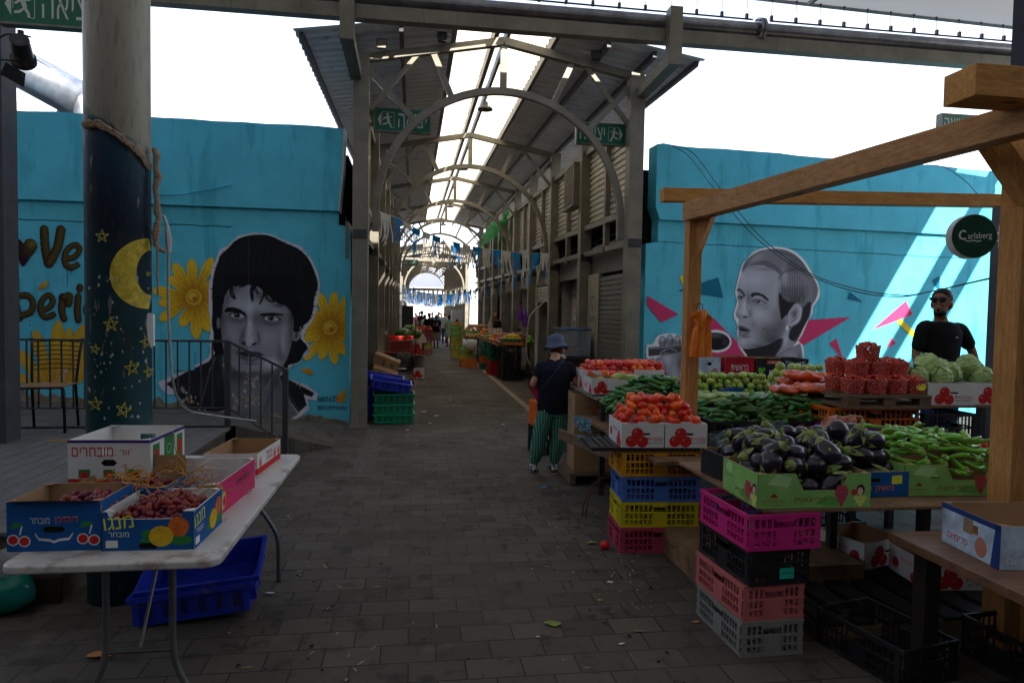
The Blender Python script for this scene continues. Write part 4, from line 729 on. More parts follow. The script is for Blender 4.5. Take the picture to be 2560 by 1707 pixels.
# ================================================================ big column, grey post, inclined pipe
def column_paint():
    m = bpy.data.materials.new('painted_column'); m.use_nodes = True; nt = m.node_tree; N = nt.nodes; L = nt.links; b = N['Principled BSDF']; b.inputs['Roughness'].default_value = .5
    tc = N.new('ShaderNodeTexCoord'); sp = N.new('ShaderNodeSeparateXYZ'); L.new(tc.outputs['Object'], sp.inputs[0])
    n = N.new('ShaderNodeTexNoise'); n.inputs['Scale'].default_value = 5; n.inputs['Detail'].default_value = 5; L.new(tc.outputs['Object'], n.inputs['Vector'])
    a = N.new('ShaderNodeMath'); a.operation = 'MULTIPLY_ADD'; a.inputs[1].default_value = .35; L.new(n.outputs['Fac'], a.inputs[0]); L.new(sp.outputs['Z'], a.inputs[2])
    a2 = N.new('ShaderNodeMath'); a2.operation = 'MULTIPLY_ADD'; a2.inputs[1].default_value = .95; L.new(sp.outputs['X'], a2.inputs[0]); L.new(a.outputs[0], a2.inputs[2])
    cr_ = N.new('ShaderNodeValToRGB'); mr = N.new('ShaderNodeMapRange'); mr.inputs[1].default_value = 0; mr.inputs[2].default_value = 4; L.new(a2.outputs[0], mr.inputs[0]); L.new(mr.outputs[0], cr_.inputs[0])
    E = cr_.color_ramp.elements; E[0].position = 0; E[0].color = (.012, .075, .085, 1); E[1].position = .722; E[1].color = (.33, .30, .235, 1)
    for p_, c_ in ((.30, (.008, .09, .10, 1)), (.50, (.01, .055, .075, 1)), (.60, (.006, .018, .04, 1)), (.67, (.008, .035, .075, 1)), (.713, (.01, .065, .10, 1))):
        e = E.new(p_); e.color = c_
    mp = N.new('ShaderNodeMapping'); mp.inputs['Scale'].default_value = (14, 14, 2.5); L.new(tc.outputs['Object'], mp.inputs[0]); n2 = N.new('ShaderNodeTexNoise'); n2.inputs['Scale'].default_value = 2.2; n2.inputs['Detail'].default_value = 7; L.new(mp.outputs[0], n2.inputs['Vector'])
    r2 = N.new('ShaderNodeMapRange'); r2.inputs[1].default_value = .635; r2.inputs[2].default_value = .66; L.new(n2.outputs['Fac'], r2.inputs[0])
    mx = N.new('ShaderNodeMix'); mx.data_type = 'RGBA'; mx.inputs[7].default_value = (.24, .24, .22, 1); L.new(r2.outputs[0], mx.inputs[0]); L.new(cr_.outputs[0], mx.inputs[6])
    n3 = N.new('ShaderNodeTexNoise'); n3.inputs['Scale'].default_value = 3; n3.inputs['Detail'].default_value = 8; L.new(mp.outputs[0], n3.inputs['Vector']); r3 = N.new('ShaderNodeMapRange'); r3.inputs[1].default_value = .55; r3.inputs[2].default_value = .7; r3.inputs[4].default_value = .45; L.new(n3.outputs['Fac'], r3.inputs[0])
    m2 = N.new('ShaderNodeMix'); m2.data_type = 'RGBA'; m2.inputs[7].default_value = (.09, .06, .04, 1); L.new(r3.outputs[0], m2.inputs[0]); L.new(mx.outputs[2], m2.inputs[6]); L.new(m2.outputs[2], b.inputs['Base Color'])
    bp = N.new('ShaderNodeBump'); bp.inputs['Strength'].default_value = .3; bp.inputs['Distance'].default_value = .01; L.new(n2.outputs['Fac'], bp.inputs['Height']); L.new(bp.outputs[0], b.inputs['Normal']); return m
CY = 4.25; CXc = W(298, 900, Y=CY).x; CR = .170
co = thing('column', 'thick round column painted midnight blue with a yellow moon and stars below', 'column', (CXc, CY, 0))
g = MB(); n = 48; g.cyl((0, 0, 0), CR, 6.9, column_paint(), n); o_ = g.build('shaft', co)
for p in o_.data.polygons: p.use_smooth = len(p.vertices) == 4
def oncol(u, v, off=.003):
    d = RC @ Vector((u-1280, -(v-853.5), -F)); o = Vector((0, 0, EYE)); r = CR+off; ox, oy = o.x-CXc, o.y-CY
    A = d.x**2+d.y**2; B = 2*(ox*d.x+oy*d.y); C_ = ox*ox+oy*oy-r*r; D = B*B-4*A*C_
    if D < 0: D = 0
    t = (-B-math.sqrt(D))/(2*A); return o+d*t-Vector((CXc, CY, 0))
MOON = mat('moon_paint', (.55, .42, .05), .7, var=.35, scale=25, bump=.3); STARP = mat('star_paint', (.36, .32, .07), .7, var=.5, scale=40)
def strip(g, top, bot, m):
    P = [oncol(*p) for p in top]; Q = [oncol(*p) for p in bot]; n = len(P); g.add(P+Q, [(i, i+1, n+i+1, n+i) for i in range(n-1)], m)
g = MB(); c0 = (355, 687); outer = []; inner = []
for i in range(29):
    a = PI*(.5+i/28) ; outer.append((min(379, 368+math.cos(a)*95), 684+math.sin(-a)*-86)); inner.append((min(379.5, 381+math.cos(a)*40), 684+math.sin(-a)*-52))
outer = [(min(378, 372-98*math.sin(PI*i/28)), 684-88*math.cos(PI*i/28)) for i in range(29)]; inner = [(min(378.5, 379-38*math.sin(PI*i/28)), 682-56*math.cos(PI*i/28)) for i in range(29)]
lerp_ = lambda k: [(a[0]+(b[0]-a[0])*k, a[1]+(b[1]-a[1])*k) for a, b in zip(outer, inner)]
for k in range(8): strip(g, lerp_(k/8), lerp_((k+1)/8), MOON)
g.build('moon', co)
def star(g, u, v, r, rot, seed):
    q = random.Random(seed); pts = [(u+r*math.cos(rot+2*PI*(2*k)/5*1.0), v+r*math.sin(rot+2*PI*(2*k)/5)) for k in range(6)]
    for a, b in zip(pts, pts[1:]):
        P = [oncol(a[0]+(b[0]-a[0])*t/6, a[1]+(b[1]-a[1])*t/6, .004) for t in range(7)]
        g.tube(P, .0032, STARP, 4)
q = random.Random(9)
for (u, v, r) in ((255, 591, 17), (277, 811, 20), (330, 920, 20), (237, 873, 13), (366, 855, 17), (238, 1010, 18), (308, 1025, 20), (372, 930, 14), (370, 690-5, 6)):
    g = MB(); star(g, u, v, r, q.uniform(-1.8, -1.3), int(u)); g.build('star', co)
g = MB()
for i in range(70):
    u = q.uniform(222, 376); v = q.uniform(690, 1050); r = q.uniform(1.2, 4.2); P = [oncol(u+r*math.cos(a)*q.uniform(.6, 1.2), v+r*1.3*math.sin(a)) for a in np.linspace(0, 2*PI, 8)[:-1]]; g.add(P, [tuple(range(7))], mat('drip_paint', (.30, .34, .36), .7, var=.5))
g.build('paint_dots', co)
# ribbon tied round the column, hanging down
ROPE = mat('tan_cloth_rope', (.34, .25, .17), .9, 0, .4, 20, bump=.5, stretch=(1, 1, 8))
rb = thing('rag', 'twisted tan rag tied round the painted column and hanging down its right side', 'rag', tuple(Vector((CXc, CY, 0))+oncol(290, 325)))
g = MB(); g.M = Matrix.Translation(-(oncol(290, 325)))
pts = [oncol(213+i*9.5, 312+max(0, (i-3))**1.5*1.9+(i > 15)*6, .012) for i in range(18)]; g.tube(pts, .02, ROPE, 8, rs=[.025, .03]+[.014+.004*math.sin(i*2.1) for i in range(16)])
for k in range(5): g.tube([p+Vector((0, -.012, rnd.uniform(-.02, .02))) for p in pts[1:]], .007, ROPE, 5)
g.build('band', rb)
g = MB(); g.M = Matrix.Translation(-(oncol(290, 325))); b0 = Vector((CXc, CY, 0)); q = random.Random(5)
P = [W(u, v, Y=CY-.02)-b0 for u, v in ((385, 372), (392, 388), (389, 420), (395, 440), (388, 470), (392, 500), (393, 530), (396, 545), (390, 580), (389, 612), (402, 625), (415, 630))]; g.tube(P, .02, ROPE, 8, rs=[.016, .02, .016, .024, .017, .014, .022, .014, .024, .016, .012, .01])
g.tube([W(u, v, Y=CY-.04)-b0 for u, v in ((390, 600), (394, 640), (393, 690), (395, 740))], .006, ROPE, 6); g.build('hanging_end', rb)
WR_ = mat('white_tape', (.6, .6, .62), .6)
cb = thing('cable', 'white taped cable hanging beside the painted column down to the paving', 'cable', tuple(W(420, 700, Y=CY+.1)))
g = MB(); g.M = Matrix.Translation(-W(420, 700, Y=CY+.1)); g.tube([W(u, v, Y=CY+.1) for u, v in ((400, 535), (410, 540), (418, 565), (421, 600), (422, 630))], .012, WR_, 6, rs=[.006, .008, .010, .020, .014])
g.tube([W(u, v, Y=CY+.1+max(0, (i-4))*.6) for i, (u, v) in enumerate(((421, 630), (420, 700), (421, 780), (425, 870), (430, 940), (438, 985), (455, 1015), (480, 1030), (560, 1042), (640, 1052)))], .008, mat('cable_white', (.42, .42, .40), .6), 6); g.build('cord', cb)
pn = MB(); ph = W(378, 830, Y=4.1)
nt_ = thing('notice', 'torn white paper notice stuck to the edge of the painted column', 'notice', tuple(ph)); pn.add([W(u, v, Y=4.05)-ph for u, v in ((368, 783), (382, 782), (384, 862), (378, 871), (370, 850), (366, 810))], [tuple(range(6))], WHITEI); pn.box(.0, .002, .0, .05, -.08, .1, WHITEI); pn.build('paper', nt_)
# grey post at the far left
GP = mat('grey_post_paint', (.07, .07, .078), .5, var=.2, stain=((.25, .25, .25), 8, .72, .6, (1, 1, 1)))
px = W(21, 700, Y=6.9).x; gp = thing('post', 'square grey steel post at the left edge of the view', 'post', (px-.15, 6.95, 0))
g = MB(); g.box(-.15, .15, -.12, .12, 0, 6.6, GP); g.build('shaft', gp)
g = MB(); z_ = W(8, 648, Y=6.8).z; g.box(.03, .10, -.125, -.1205, z_-.10, z_+.12, BLACKP); g.box(.035, .095, -.128, -.1255, z_+.03, z_+.06, GREENP); g.box(.035, .095, -.128, -.1255, z_-.09, z_-.02, ORNP); g.build('sticker', gp)
sp_ = W(52, 118, Y=6.6); sl_ = thing('spotlight', 'black theatre spotlight clamped to the grey post at top left', 'spotlight', tuple(sp_))
MS = Matrix.Rotation(.5, 4, 'Y') @ Matrix.Rotation(R(55), 4, 'X'); g = MB(); g.cyl((0, 0, -.12), .085, .2, P_BLK, 20, r2=.075, M=MS); g.cyl((0, 0, -.17), .10, .05, P_BLK, 20, M=MS); g.build('lamp_body', sl_)
g = MB(); g.tube([(-.24, 0, .02), (-.12, 0, .10), (.0, 0, .11), (.08, 0, .09)], .008, P_BLK, 6); g.tube([(-.2, 0, -.12), (-.08, 0, -.12), (.0, 0, -.10)], .008, P_BLK, 6); g.cyl((0, 0, .09), .025, .05, P_BLK, 10); g.build('yoke', sl_)
for k in (-1, 1): g = MB(); g.M = MS; g.add([(-.09, k*.10, -.17), (.09, k*.10, -.17), (.11, k*.17, -.27), (-.11, k*.17, -.27), (-.09, k*.097, -.17), (.09, k*.097, -.17), (.11, k*.167, -.27), (-.11, k*.167, -.27)], [(0, 1, 2, 3), (4, 5, 6, 7), (0, 1, 5, 4), (2, 3, 7, 6)], P_BLK); g.build('barn_door', sl_)
ipp = thing('inclined_pipe', 'huge pale galvanised pipe slanting down behind the teal wall at the left', 'pipe', tuple(W(120, 200, Y=13)))
g = MB(); g.M = Matrix.Translation(-W(120, 200, Y=13)); g.tube([W(-160, 55, Y=13), W(205, 255, Y=13)], .33, mat('pale_galvanised', (.30, .32, .36), .4, .7), 28)
g.tube([W(196, 240, Y=13), W(205, 256, Y=13), W(210, 280, Y=13), W(210, 420, Y=13)], .17, mat('pale_galvanised', 0), 20); g.build('tube', ipp, smooth=True)
g = MB(); g.M = Matrix.Translation(-W(120, 200, Y=13)); g.tube([W(153, 255, Y=13), W(146, 300, Y=13)], .05, GALV, 10); g.build('leg', ipp)
tn = thing('tent', 'pale pointed tent top showing above the teal wall at the left', 'tent', tuple(W(20, 290, Y=24)))
g = MB(); pk = W(5, 238, Y=26); g.add([pk, W(115, 292, Y=22), W(-200, 295, Y=22), W(-60, 292, Y=30), W(130, 292, Y=30)], [(0, 2, 1), (0, 1, 4), (0, 4, 3), (0, 3, 2)], film('tent_cloth', (.6, .52, .42), .3)); g.M = Matrix.Identity(4)
me_ = g.mesh('cover'); me_.transform(Matrix.Translation(-W(20, 290, Y=24))); link('cover', me_, tn)
# ================================================================ exit signs
SG = mat('sign_green', (.006, .15, .085), .4, var=.05); SW = mat('sign_white', (.62, .66, .62), .5, var=.05); SF = mat('sign_frame', (.22, .21, .18), .5, .3)
def exit_sign(label, loc, w, rz=0, flip=False, arm=1, grp='green exit signs'):
    t = thing('exit_sign', label, 'sign', loc, rz, grp); h = w*.395; g = MB(); f_ = .018
    g.box(-w/2, w/2, .0, .08, -h/2, h/2, SF); g.box(-w/2-f_, w/2+f_, -.012, .09, h/2, h/2+f_, SF); g.box(-w/2-f_, w/2+f_, -.012, .09, -h/2-f_, -h/2, SF); g.box(-w/2-f_, -w/2, -.012, .09, -h/2, h/2, SF); g.box(w/2, w/2+f_, -.012, .09, -h/2, h/2, SF); g.build('frame', t)
    g = MB(); MXs = Matrix.Translation((0, -.004, 0)) @ Matrix.Rotation(PI/2, 4, 'X'); g.pl([(-w/2, -h/2), (w/2, -h/2), (w/2, h/2), (-w/2, h/2)], SG, MXs)
    k = -1 if not flip else 1; M2 = MXs @ Matrix.Translation((0, 0, .002)); s = w/.86
    def P_(pts, m=SW): g.pl([(k*x*s, y*s) for x, y in (pts if k > 0 else pts)], m, M2)
    P_([(.39, 0), (.335, .11), (.335, -.11)])
    g.disc(k*.235*s, .085*s, .022*s, .022*s, SW, M2, 10)
    for bb_ in ([(.262, .055), (.215, .06), (.195, -.02), (.235, -.03)], [(.262, .055), (.25, .03), (.295, .0), (.31, .015)], [(.225, .058), (.215, .035), (.165, .04), (.16, .055)], [(.235, -.03), (.205, -.02), (.175, -.07), (.165, -.12), (.19, -.12), (.2, -.08)], [(.235, -.03), (.215, -.04), (.26, -.08), (.31, -.085), (.31, -.06), (.27, -.055)]): P_(bb_)
    for a, b in (((.13, .12), (.32, .12)), ((.32, .12), (.32, -.04)), ((.13, .12), (.13, -.12)), ((.13, -.12), (.17, -.12))):
        dx_, dy_ = b[0]-a[0], b[1]-a[1]; L_ = math.hypot(dx_, dy_); n_ = (-dy_/L_*.003, dx_/L_*.003); P_([(a[0]+n_[0], a[1]+n_[1]), (b[0]+n_[0], b[1]+n_[1]), (b[0]-n_[0], b[1]-n_[1]), (a[0]-n_[0], a[1]-n_[1])])
    g.text(heb('יציאה'), .45*s, SW, M2 @ Matrix.Translation((-k*.16*s, 0, .0)), .22*s); g.build('face', t)
    g = MB(); sx = arm*(w/2+.018)
    for z in (-.07, .07): g.box(min(sx, sx+arm*.10), max(sx, sx+arm*.10), .02, .06, z-.02, z+.02, STEEL)
    g.build('bracket', t); return t
p = W(1006, 302, Y=10.42); exit_sign('green exit sign with left arrow beside the left front column of the hall', (p.x, 10.42, p.z), .80, 0, False, -1)
p = W(1503, 335, Y=10.42); exit_sign('green exit sign with right arrow beside the right front column of the hall', (p.x, 10.42, p.z), .76, 0, True, 1)
p = W(124, 18, Y=6.75); exit_sign('large green exit sign at the top left corner beside the round column', (p.x, 6.75, p.z), .80, 0, False, -1)
p = W(2405, 312, Y=8.6); exit_sign('green exit sign half hidden behind the slanting timber beam at the right', (p.x, 8.6, p.z), .62, 0, True, 1)
p = W(1026, 657, Y=36); exit_sign('small distant green exit sign hanging deep inside the hall on the left', (p.x, 36, p.z), .75, 0, False, -1)
# ================================================================ hanging lamps
LD = mat('lamp_grey', (.10, .10, .10), .5, .5)
for i, (u, v, Y) in enumerate(((1213, 273, 12.8), (1158, 423, 20.2), (1125, 517, 26.5), (1108, 562, 32), (1104, 610, 37))):
    p = W(u, v, Y=Y); t = thing('hanging_lamp', ('large round hanging lamp nearest the hall entrance', 'second round hanging lamp from the hall entrance', 'third round hanging lamp from the hall entrance', 'fourth round hanging lamp from the hall entrance', 'farthest small round hanging lamp before the lower roof')[i], 'lamp', (p.x, Y, p.z), 0, 'round lamps under the skylight')
    g = MB(); g.lathe([(.02, .14), (.05, .13), (.055, .06), (.12, .035), (.145, .0), (.145, -.015), (.12, -.02), (.02, -.018)], LD, 20); g.build('shade', t, smooth=False)
    g = MB(); g.tube([(0, 0, .13), (.01, 0, .22), (0, 0, 5.9+SL*(Y-10)-p.z)], .006, LD, 5); g.build('cord', t)
# cctv and floodlight boxes on the front truss
p = W(888, 160, Y=9.9); t = thing('security_camera', 'black dome security camera under the left bracket of the hall front', 'camera', tuple(p))
g = MB(); g.cyl((0, 0, .04), .06, .1, STEELD, 16); g.build('mount', t); g = MB(); g.ell((0, 0, 0), (.07, .07, .09), P_BLK, 16, 10); g.ell((0, -.05, -.05), (.03, .03, .03), STEELD, 12, 8); g.build('dome', t, smooth=True)
p = W(1742, 515, Y=5.05); t = thing('security_camera', 'small white dome camera under the timber beam end by the pergola post', 'camera', (p.x-.03, 5.05, p.z)); 
g = MB(); g.cyl((0, 0, 0), .035, .03, WHITEI, 16); g.build('mount', t); g = MB(); g.ell((0, 0, -.012), (.03, .03, .032), WHITEI, 16, 10); g.build('dome', t, smooth=True); g = MB(); g.ell((-.004, -.022, -.022), (.014, .014, .014), P_BLK, 10, 8); g.build('lens', t, smooth=True)
for i, (u, v) in enumerate(((954, 112), (1105, 95), (1490, 140))):
    p = W(u, v, Y=10.1); t = thing('floodlight', ('small square floodlight on the front truss near the left column', 'black floodlight on the front truss left of the ridge', 'black floodlight on the front truss near the right column')[i], 'lamp', tuple(p)); g = MB(); g.box(-.06, .06, -.05, .03, -.06, .06, STEEL if i == 0 else P_BLK); g.build('lamp_body', t); g = MB(); g.tube([(-.07, 0, 0), (-.07, .03, .09), (.07, .03, .09), (.07, 0, 0)], .008, STEELD, 5); g.build('yoke', t)
# ================================================================ bunting
FB = film('bunting_blue', (.01, .24, .68), .5, .4, (.02, .36, .85)); FW = film('bunting_white', (.75, .75, .73), .5, .4, (.85, .85, .82))
def bunting(label, pts, n, w, h, seed, white_first=True, group='strings of blue and white bunting'):
    P = crom([tuple(p) for p in pts], False, 14); P = [Vector(p) for p in P]; L = [0]
    for a, b in zip(P, P[1:]): L.append(L[-1]+(b-a).length)
    def at(s):
        for i in range(len(L)-1):
            if s <= L[i+1]: t = (s-L[i])/(L[i+1]-L[i]); return P[i].lerp(P[i+1], t), (P[i+1]-P[i]).normalized()
        return P[-1], (P[-1]-P[-2]).normalized()
    t = thing('bunting', label, 'bunting', P[len(P)//2], 0, group); o = P[len(P)//2]; g = MB(); g.M = Matrix.Translation(-o); g.tube(P, .005, WHITEI, 4); g.build('string', t); q = random.Random(seed)
    for i in range(n):
        c, d = at(L[-1]*(i+.6)/(n+.2)); m = (FW if (i % 2 == 0) == white_first else FB); d = Vector((d.x, d.y, d.z)); side = d.cross(Vector((0, 0, 1))).normalized(); lean = q.uniform(-.15, .15); g = MB()
        k = 7; ww = w*q.uniform(.85, 1.05); hh = h*q.uniform(.85, 1.1)
        def pt(a, b, off=0): return d*(a*ww)+Vector((0, 0, -b*hh))+side*(off+.05*math.sin(b*3+i)*b)+d*(lean*b*b*hh)
        vs = [pt(-.5, 0), pt(.5, 0), pt(.5, .22), pt(-.5, .22)]; g.add(vs, [(0, 1, 2, 3)], m)
        for s_ in range(k):
            a0 = -.5+s_/k+.008; a1 = a0+1/k-.03; tw = q.uniform(-.22, .22); of = q.uniform(-.07, .07); ln = q.uniform(.8, 1.08); R1 = []; 
            for jj in range(5): b = .22+(ln-.22)*jj/4; f2 = (jj/4)**1.5; R1 += [pt(a0+tw*f2, b, of*f2), pt(a1+tw*f2, b, of*f2)]
            g.add(R1, [(2*jj, 2*jj+1, 2*jj+3, 2*jj+2) for jj in range(4)], m)
        f = g.build('flag', t, loc=tuple(c-o))
    return t
def wz(u, v, Y): return W(u, v, Y=Y)
bunting('nearest string of fringed blue and white flags tied to the left front column', [wz(945, 528, 10.9), wz(1000, 548, 11.5), wz(1049, 575, 12.2), wz(1120, 600, 13.1), wz(1187, 617, 13.9), wz(1300, 632, 15.2), wz(1378, 633, 16)], 17, .30, .46, 1, True)
bunting('second string of fringed flags sagging from the right column to deep on the left', [wz(1378, 640, 16), wz(1340, 665, 17.2), wz(1290, 688, 19), wz(1232, 709, 21), wz(1180, 722, 23.5), wz(1105, 727, 27), wz(1050, 722, 30), wz(989, 707, 33)], 26, .30, .48, 2, False)
for i, Y in enumerate((34, 39, 44, 49, 55, 61)):
    zc = 2.75; bunting(('far string of flags just behind the second string', 'far string of flags in the gap between the two roofs', 'far string of flags at the mouth of the lower roof', 'far string of flags a little inside the lower roof', 'far string of flags halfway down the lower roof', 'farthest string of flags near the bright exit')[i], [Vector((-.6, Y, zc+.1)), Vector((.6, Y+.2, zc-.12)), Vector((1.9, Y+.4, zc-.15)), Vector((3.2, Y+.5, zc+.1))], 15, .25, .55, 5+i, i % 2 == 0)
gc = thing('green_cloth', 'bright green cloth hanging from the roof edge above the right siding', 'cloth', (4.1, 25, 4.3)); g = MB(); q = random.Random(3)
top = [W(1271, 520, Y=22.5), W(1255, 548, Y=23.2), W(1232, 556, Y=25), W(1215, 575, Y=27), W(1207, 590, Y=28.5)]; bot = [W(1268, 545, Y=22.5), W(1262, 562, Y=23.2), W(1238, 592, Y=25), W(1212, 612, Y=27), W(1203, 620, Y=28.5)]
T_ = crom([tuple(p) for p in top], False, 5); B_ = crom([tuple(p) for p in bot], False, 5); vs = []; n_ = len(T_)
for i in range(n_):
    for j in range(5): f_ = j/4; p = Vector(T_[i])*(1-f_)+Vector(B_[i])*f_; vs.append(p-Vector((4.1, 25, 4.3))+Vector((.05*math.sin(i*1.7+j), .05*math.cos(i*2.1), 0)))
g.add(vs, [(i*5+j, i*5+j+1, i*5+j+6, i*5+j+5) for i in range(n_-1) for j in range(4)], film('green_film', (.01, .35, .06), .6, .4, (.02, .75, .12))); g.build('sheet', gc)
# ================================================================ railing
RM = mat('railing_paint', (.08, .085, .09), .35, .5)
YR = 7.7; o = W(569, 1064, Y=YR); ra = thing('railing', 'dark steel railing behind the deck, its handrail sloping down at the right end', 'railing', (o.x, YR, .42))
O = Vector((o.x, YR, .42)); g = MB(); g.M = Matrix.Translation(-O); pa = W(-60, 848, Y=YR); pb = W(569, 853, Y=YR); pc = W(713, 923, Y=YR)
g.bar(pa, pb, .045, .022, RM); g.bar(pb, pc, .045, .022, RM); g.build('handrail', ra)
g = MB(); g.M = Matrix.Translation(-O); la = W(-60, 1022, Y=YR); lb = W(569, 1019, Y=YR); lc = W(713, 1105, Y=YR); g.bar((la.x, YR, lb.z), lb, .03, .012, RM); g.bar(lb, lc, .03, .012, RM); g.build('bottom_rail', ra)
for u in (569, 713, 30): 
    g = MB(); g.M = Matrix.Translation(-O); p = W(u, 1064, Y=YR); top = pb.z if u < 600 else pc.z; g.bar((p.x, YR, .40 if u < 600 else .0), (p.x, YR, top), .055 if u != 30 else .06, .055, RM); g.build('post', ra)
k = 0
for u in list(range(67, 560, 29))+[598, 625, 652, 680]:
    if abs(u-30) < 8: continue
    g = MB(); g.M = Matrix.Translation(-O); p = W(u, 950, Y=YR); f_ = max(0, (p.x-pb.x)/(pc.x-pb.x)); g.bar((p.x, YR, lb.z+(lc.z-lb.z)*f_), (p.x, YR, pb.z+(pc.z-pb.z)*f_), .014, .014, RM); g.build('baluster', ra)
# ================================================================ chair on the deck
chc = W(118, 1075, Z=.42); ch = thing('chair', 'black metal chair with a slatted back and brown plywood seat on the deck', 'chair', (chc.x, chc.y, .42), R(8))
CM = mat('black_tube', (.012, .012, .013), .35, .4); SE = mat('plywood_seat', (.33, .16, .06), .4, 0, .2, 6, stretch=(1, 8, 1), coat=.3)
hw = .21
g = MB(); g.box(-.215, .215, -.22, .20, .455, .475, SE); bevel(g.build('seat', ch), .012, 3)
for s in (-1, 1):
    g = MB(); g.tube([(s*.225, -.22, 0), (s*.215, -.21, .40), (s*.20, -.19, .445), (s*.16, -.15, .45), (-s*.0, -.15, .45)], .014, CM, 10); g.build('leg', ch, smooth=True)
    g = MB(); g.tube([(s*.205, .26, 0), (s*.20, .20, .44), (s*.22, .27, .78), (s*.235, .31, .93)], .014, CM, 10); g.build('leg', ch, smooth=True)
for i in range(7):
    z = .60+i*.048; y = .235+.07*(z-.5)/.4; g = MB(); g.tube([(-.213, y, z), (-.1, y+.02, z+.010), (0, y+.025, z+.014), (.1, y+.02, z+.010), (.213, y, z)], .006, CM, 6); g.build('back_slat', ch, smooth=True)
# ================================================================ crates and cartons
def lattice_wall(g, L, H, z0, m, M, n, solid=.10, t=.006, mid=True, window=True):
    """one wall of a vented crate in its local XZ plane (x 0..L)"""
    rim = .022
    g.box(0, L, 0, t*2, z0+H-rim, z0+H, m, M); g.box(0, L, 0, t*1.6, z0, z0+rim*.9, m, M)
    if mid: g.box(0, L, 0, t*1.4, z0+H*.55, z0+H*.55+.012, m, M); g.box(0, L, 0, t*1.2, z0+H*.30, z0+H*.30+.008, m, M)
    for a, b in ((.004, .03), (L-.03, L-.004)): g.box(a, b, .001, t, z0+rim*.9, z0+H-rim, m, M)
    c0, c1 = L/2-solid/2, L/2+solid/2
    if window: g.box(c0, c1, .001, t, z0+rim*.9, z0+H*.55, m, M); g.box(c0, c1, .001, t, z0+H*.80, z0+H-rim, m, M)
    for i in range(n+1):
        x = .03+(L-.06)*i/n
        if window and c0 < x < c1: continue
        g.box(x-.0035, x+.0035, .0005, t*1.1, z0+rim*.9, z0+H-rim, m, M)
CR_MESH = {}
def crate_mesh(L, Wd, H, m, n=16, open_top=True):
    key = (L, Wd, H, m.name, n)
    if key in CR_MESH: return CR_MESH[key]
    g = MB()
    lattice_wall(g, L, H, 0, m, Matrix.Translation((-L/2, -Wd/2, 0)), n)
    lattice_wall(g, L, H, 0, m, Matrix.Translation((L/2, Wd/2, 0)) @ Matrix.Rotation(PI, 4, 'Z'), n)
    k = max(6, int(n*Wd/L))
    lattice_wall(g, Wd-.028, H-.002, .001, m, Matrix.Translation((-L/2, Wd/2-.014, 0)) @ Matrix.Rotation(-PI/2, 4, 'Z'), k)
    lattice_wall(g, Wd-.028, H-.002, .001, m, Matrix.Translation((L/2, -Wd/2+.014, 0)) @ Matrix.Rotation(PI/2, 4, 'Z'), k)
    for i in range(7): y = -Wd/2+.02+(Wd-.04)*i/6; g.box(-L/2+.012, L/2-.012, y-.012, y+.012, .003, .008, m)
    for i in range(9): x = -L/2+.02+(L-.04)*i/8; g.box(x-.010, x+.010, -Wd/2+.012, Wd/2-.012, .0085, .012, m)
    CR_MESH[key] = g.mesh('crate'); return CR_MESH[key]
def crate(label, loc, size, m, rz=0, group=None, n=16, tilt=None):
    t = link('plastic_crate', crate_mesh(*size, m, n), None, loc, tilt or (0, 0, rz)); return props(t, label, 'crate', group)
def basket_mesh(L, Wd, H, m, key=''):
    """solid-sided nesting tray with slots, wider at the rim"""
    k = ('b', L, Wd, H, m.name)
    if k in CR_MESH: return CR_MESH[k]
    g = MB(); tp = .02; t = .005
    B = [(-L/2+tp, -Wd/2+tp), (L/2-tp, -Wd/2+tp), (L/2-tp, Wd/2-tp), (-L/2+tp, Wd/2-tp)]; T = [(-L/2, -Wd/2), (L/2, -Wd/2), (L/2, Wd/2), (-L/2, Wd/2)]
    vs = [(x, y, 0) for x, y in B]+[(x, y, H) for x, y in T]+[(x*.985, y*.975, t) for x, y in B]+[(x*.985, y*.975, H) for x, y in T]
    fs = [(0, 1, 2, 3), (8, 9, 10, 11)]
    for i in range(4): j = (i+1) % 4; fs += [(i, j, 4+j, 4+i), (8+i, 8+j, 12+j, 12+i), (4+i, 4+j, 12+j, 12+i)]
    g.add(vs, fs, m); r = .016
    for x0, x1, y0, y1 in ((-L/2-r, L/2+r, -Wd/2-r, -Wd/2-.001), (-L/2-r, L/2+r, Wd/2+.001, Wd/2+r), (-L/2-r, -L/2-.001, -Wd/2, Wd/2), (L/2+.001, L/2+r, -Wd/2, Wd/2)): g.box(x0, x1, y0, y1, H-.026, H+.003, m)
    dk_ = P_BLK
    for s in (-1, 1):
        for grp in range(6 if L > .5 else 5):
            for q_ in range(3):
                x = -L/2+.07+(L-.16)*grp/(5 if L > .5 else 4)+q_*.013; yb = s*(Wd/2-tp*.75+.003); yt = s*(Wd/2-tp*.30+.003); g.add([(x, yb, H*.22), (x+.006, yb, H*.22), (x+.006, yt, H*.68), (x, yt, H*.68)], [(0, 1, 2, 3)], dk_)
        for x in (-L/2+.01, L/2-.04): g.box(x, x+.03, s*(Wd/2-.004) if s > 0 else -Wd/2-.008, s*(Wd/2)+.008 if s > 0 else -Wd/2+.004, H*.1, H-.027, m)
    CR_MESH[k] = g.mesh('tray'); return CR_MESH[k]
def basket(label, loc, size, m, rot=(0, 0, 0), group=None): return props(link('plastic_crate', basket_mesh(*size, m), None, loc, rot), label, 'crate', group)
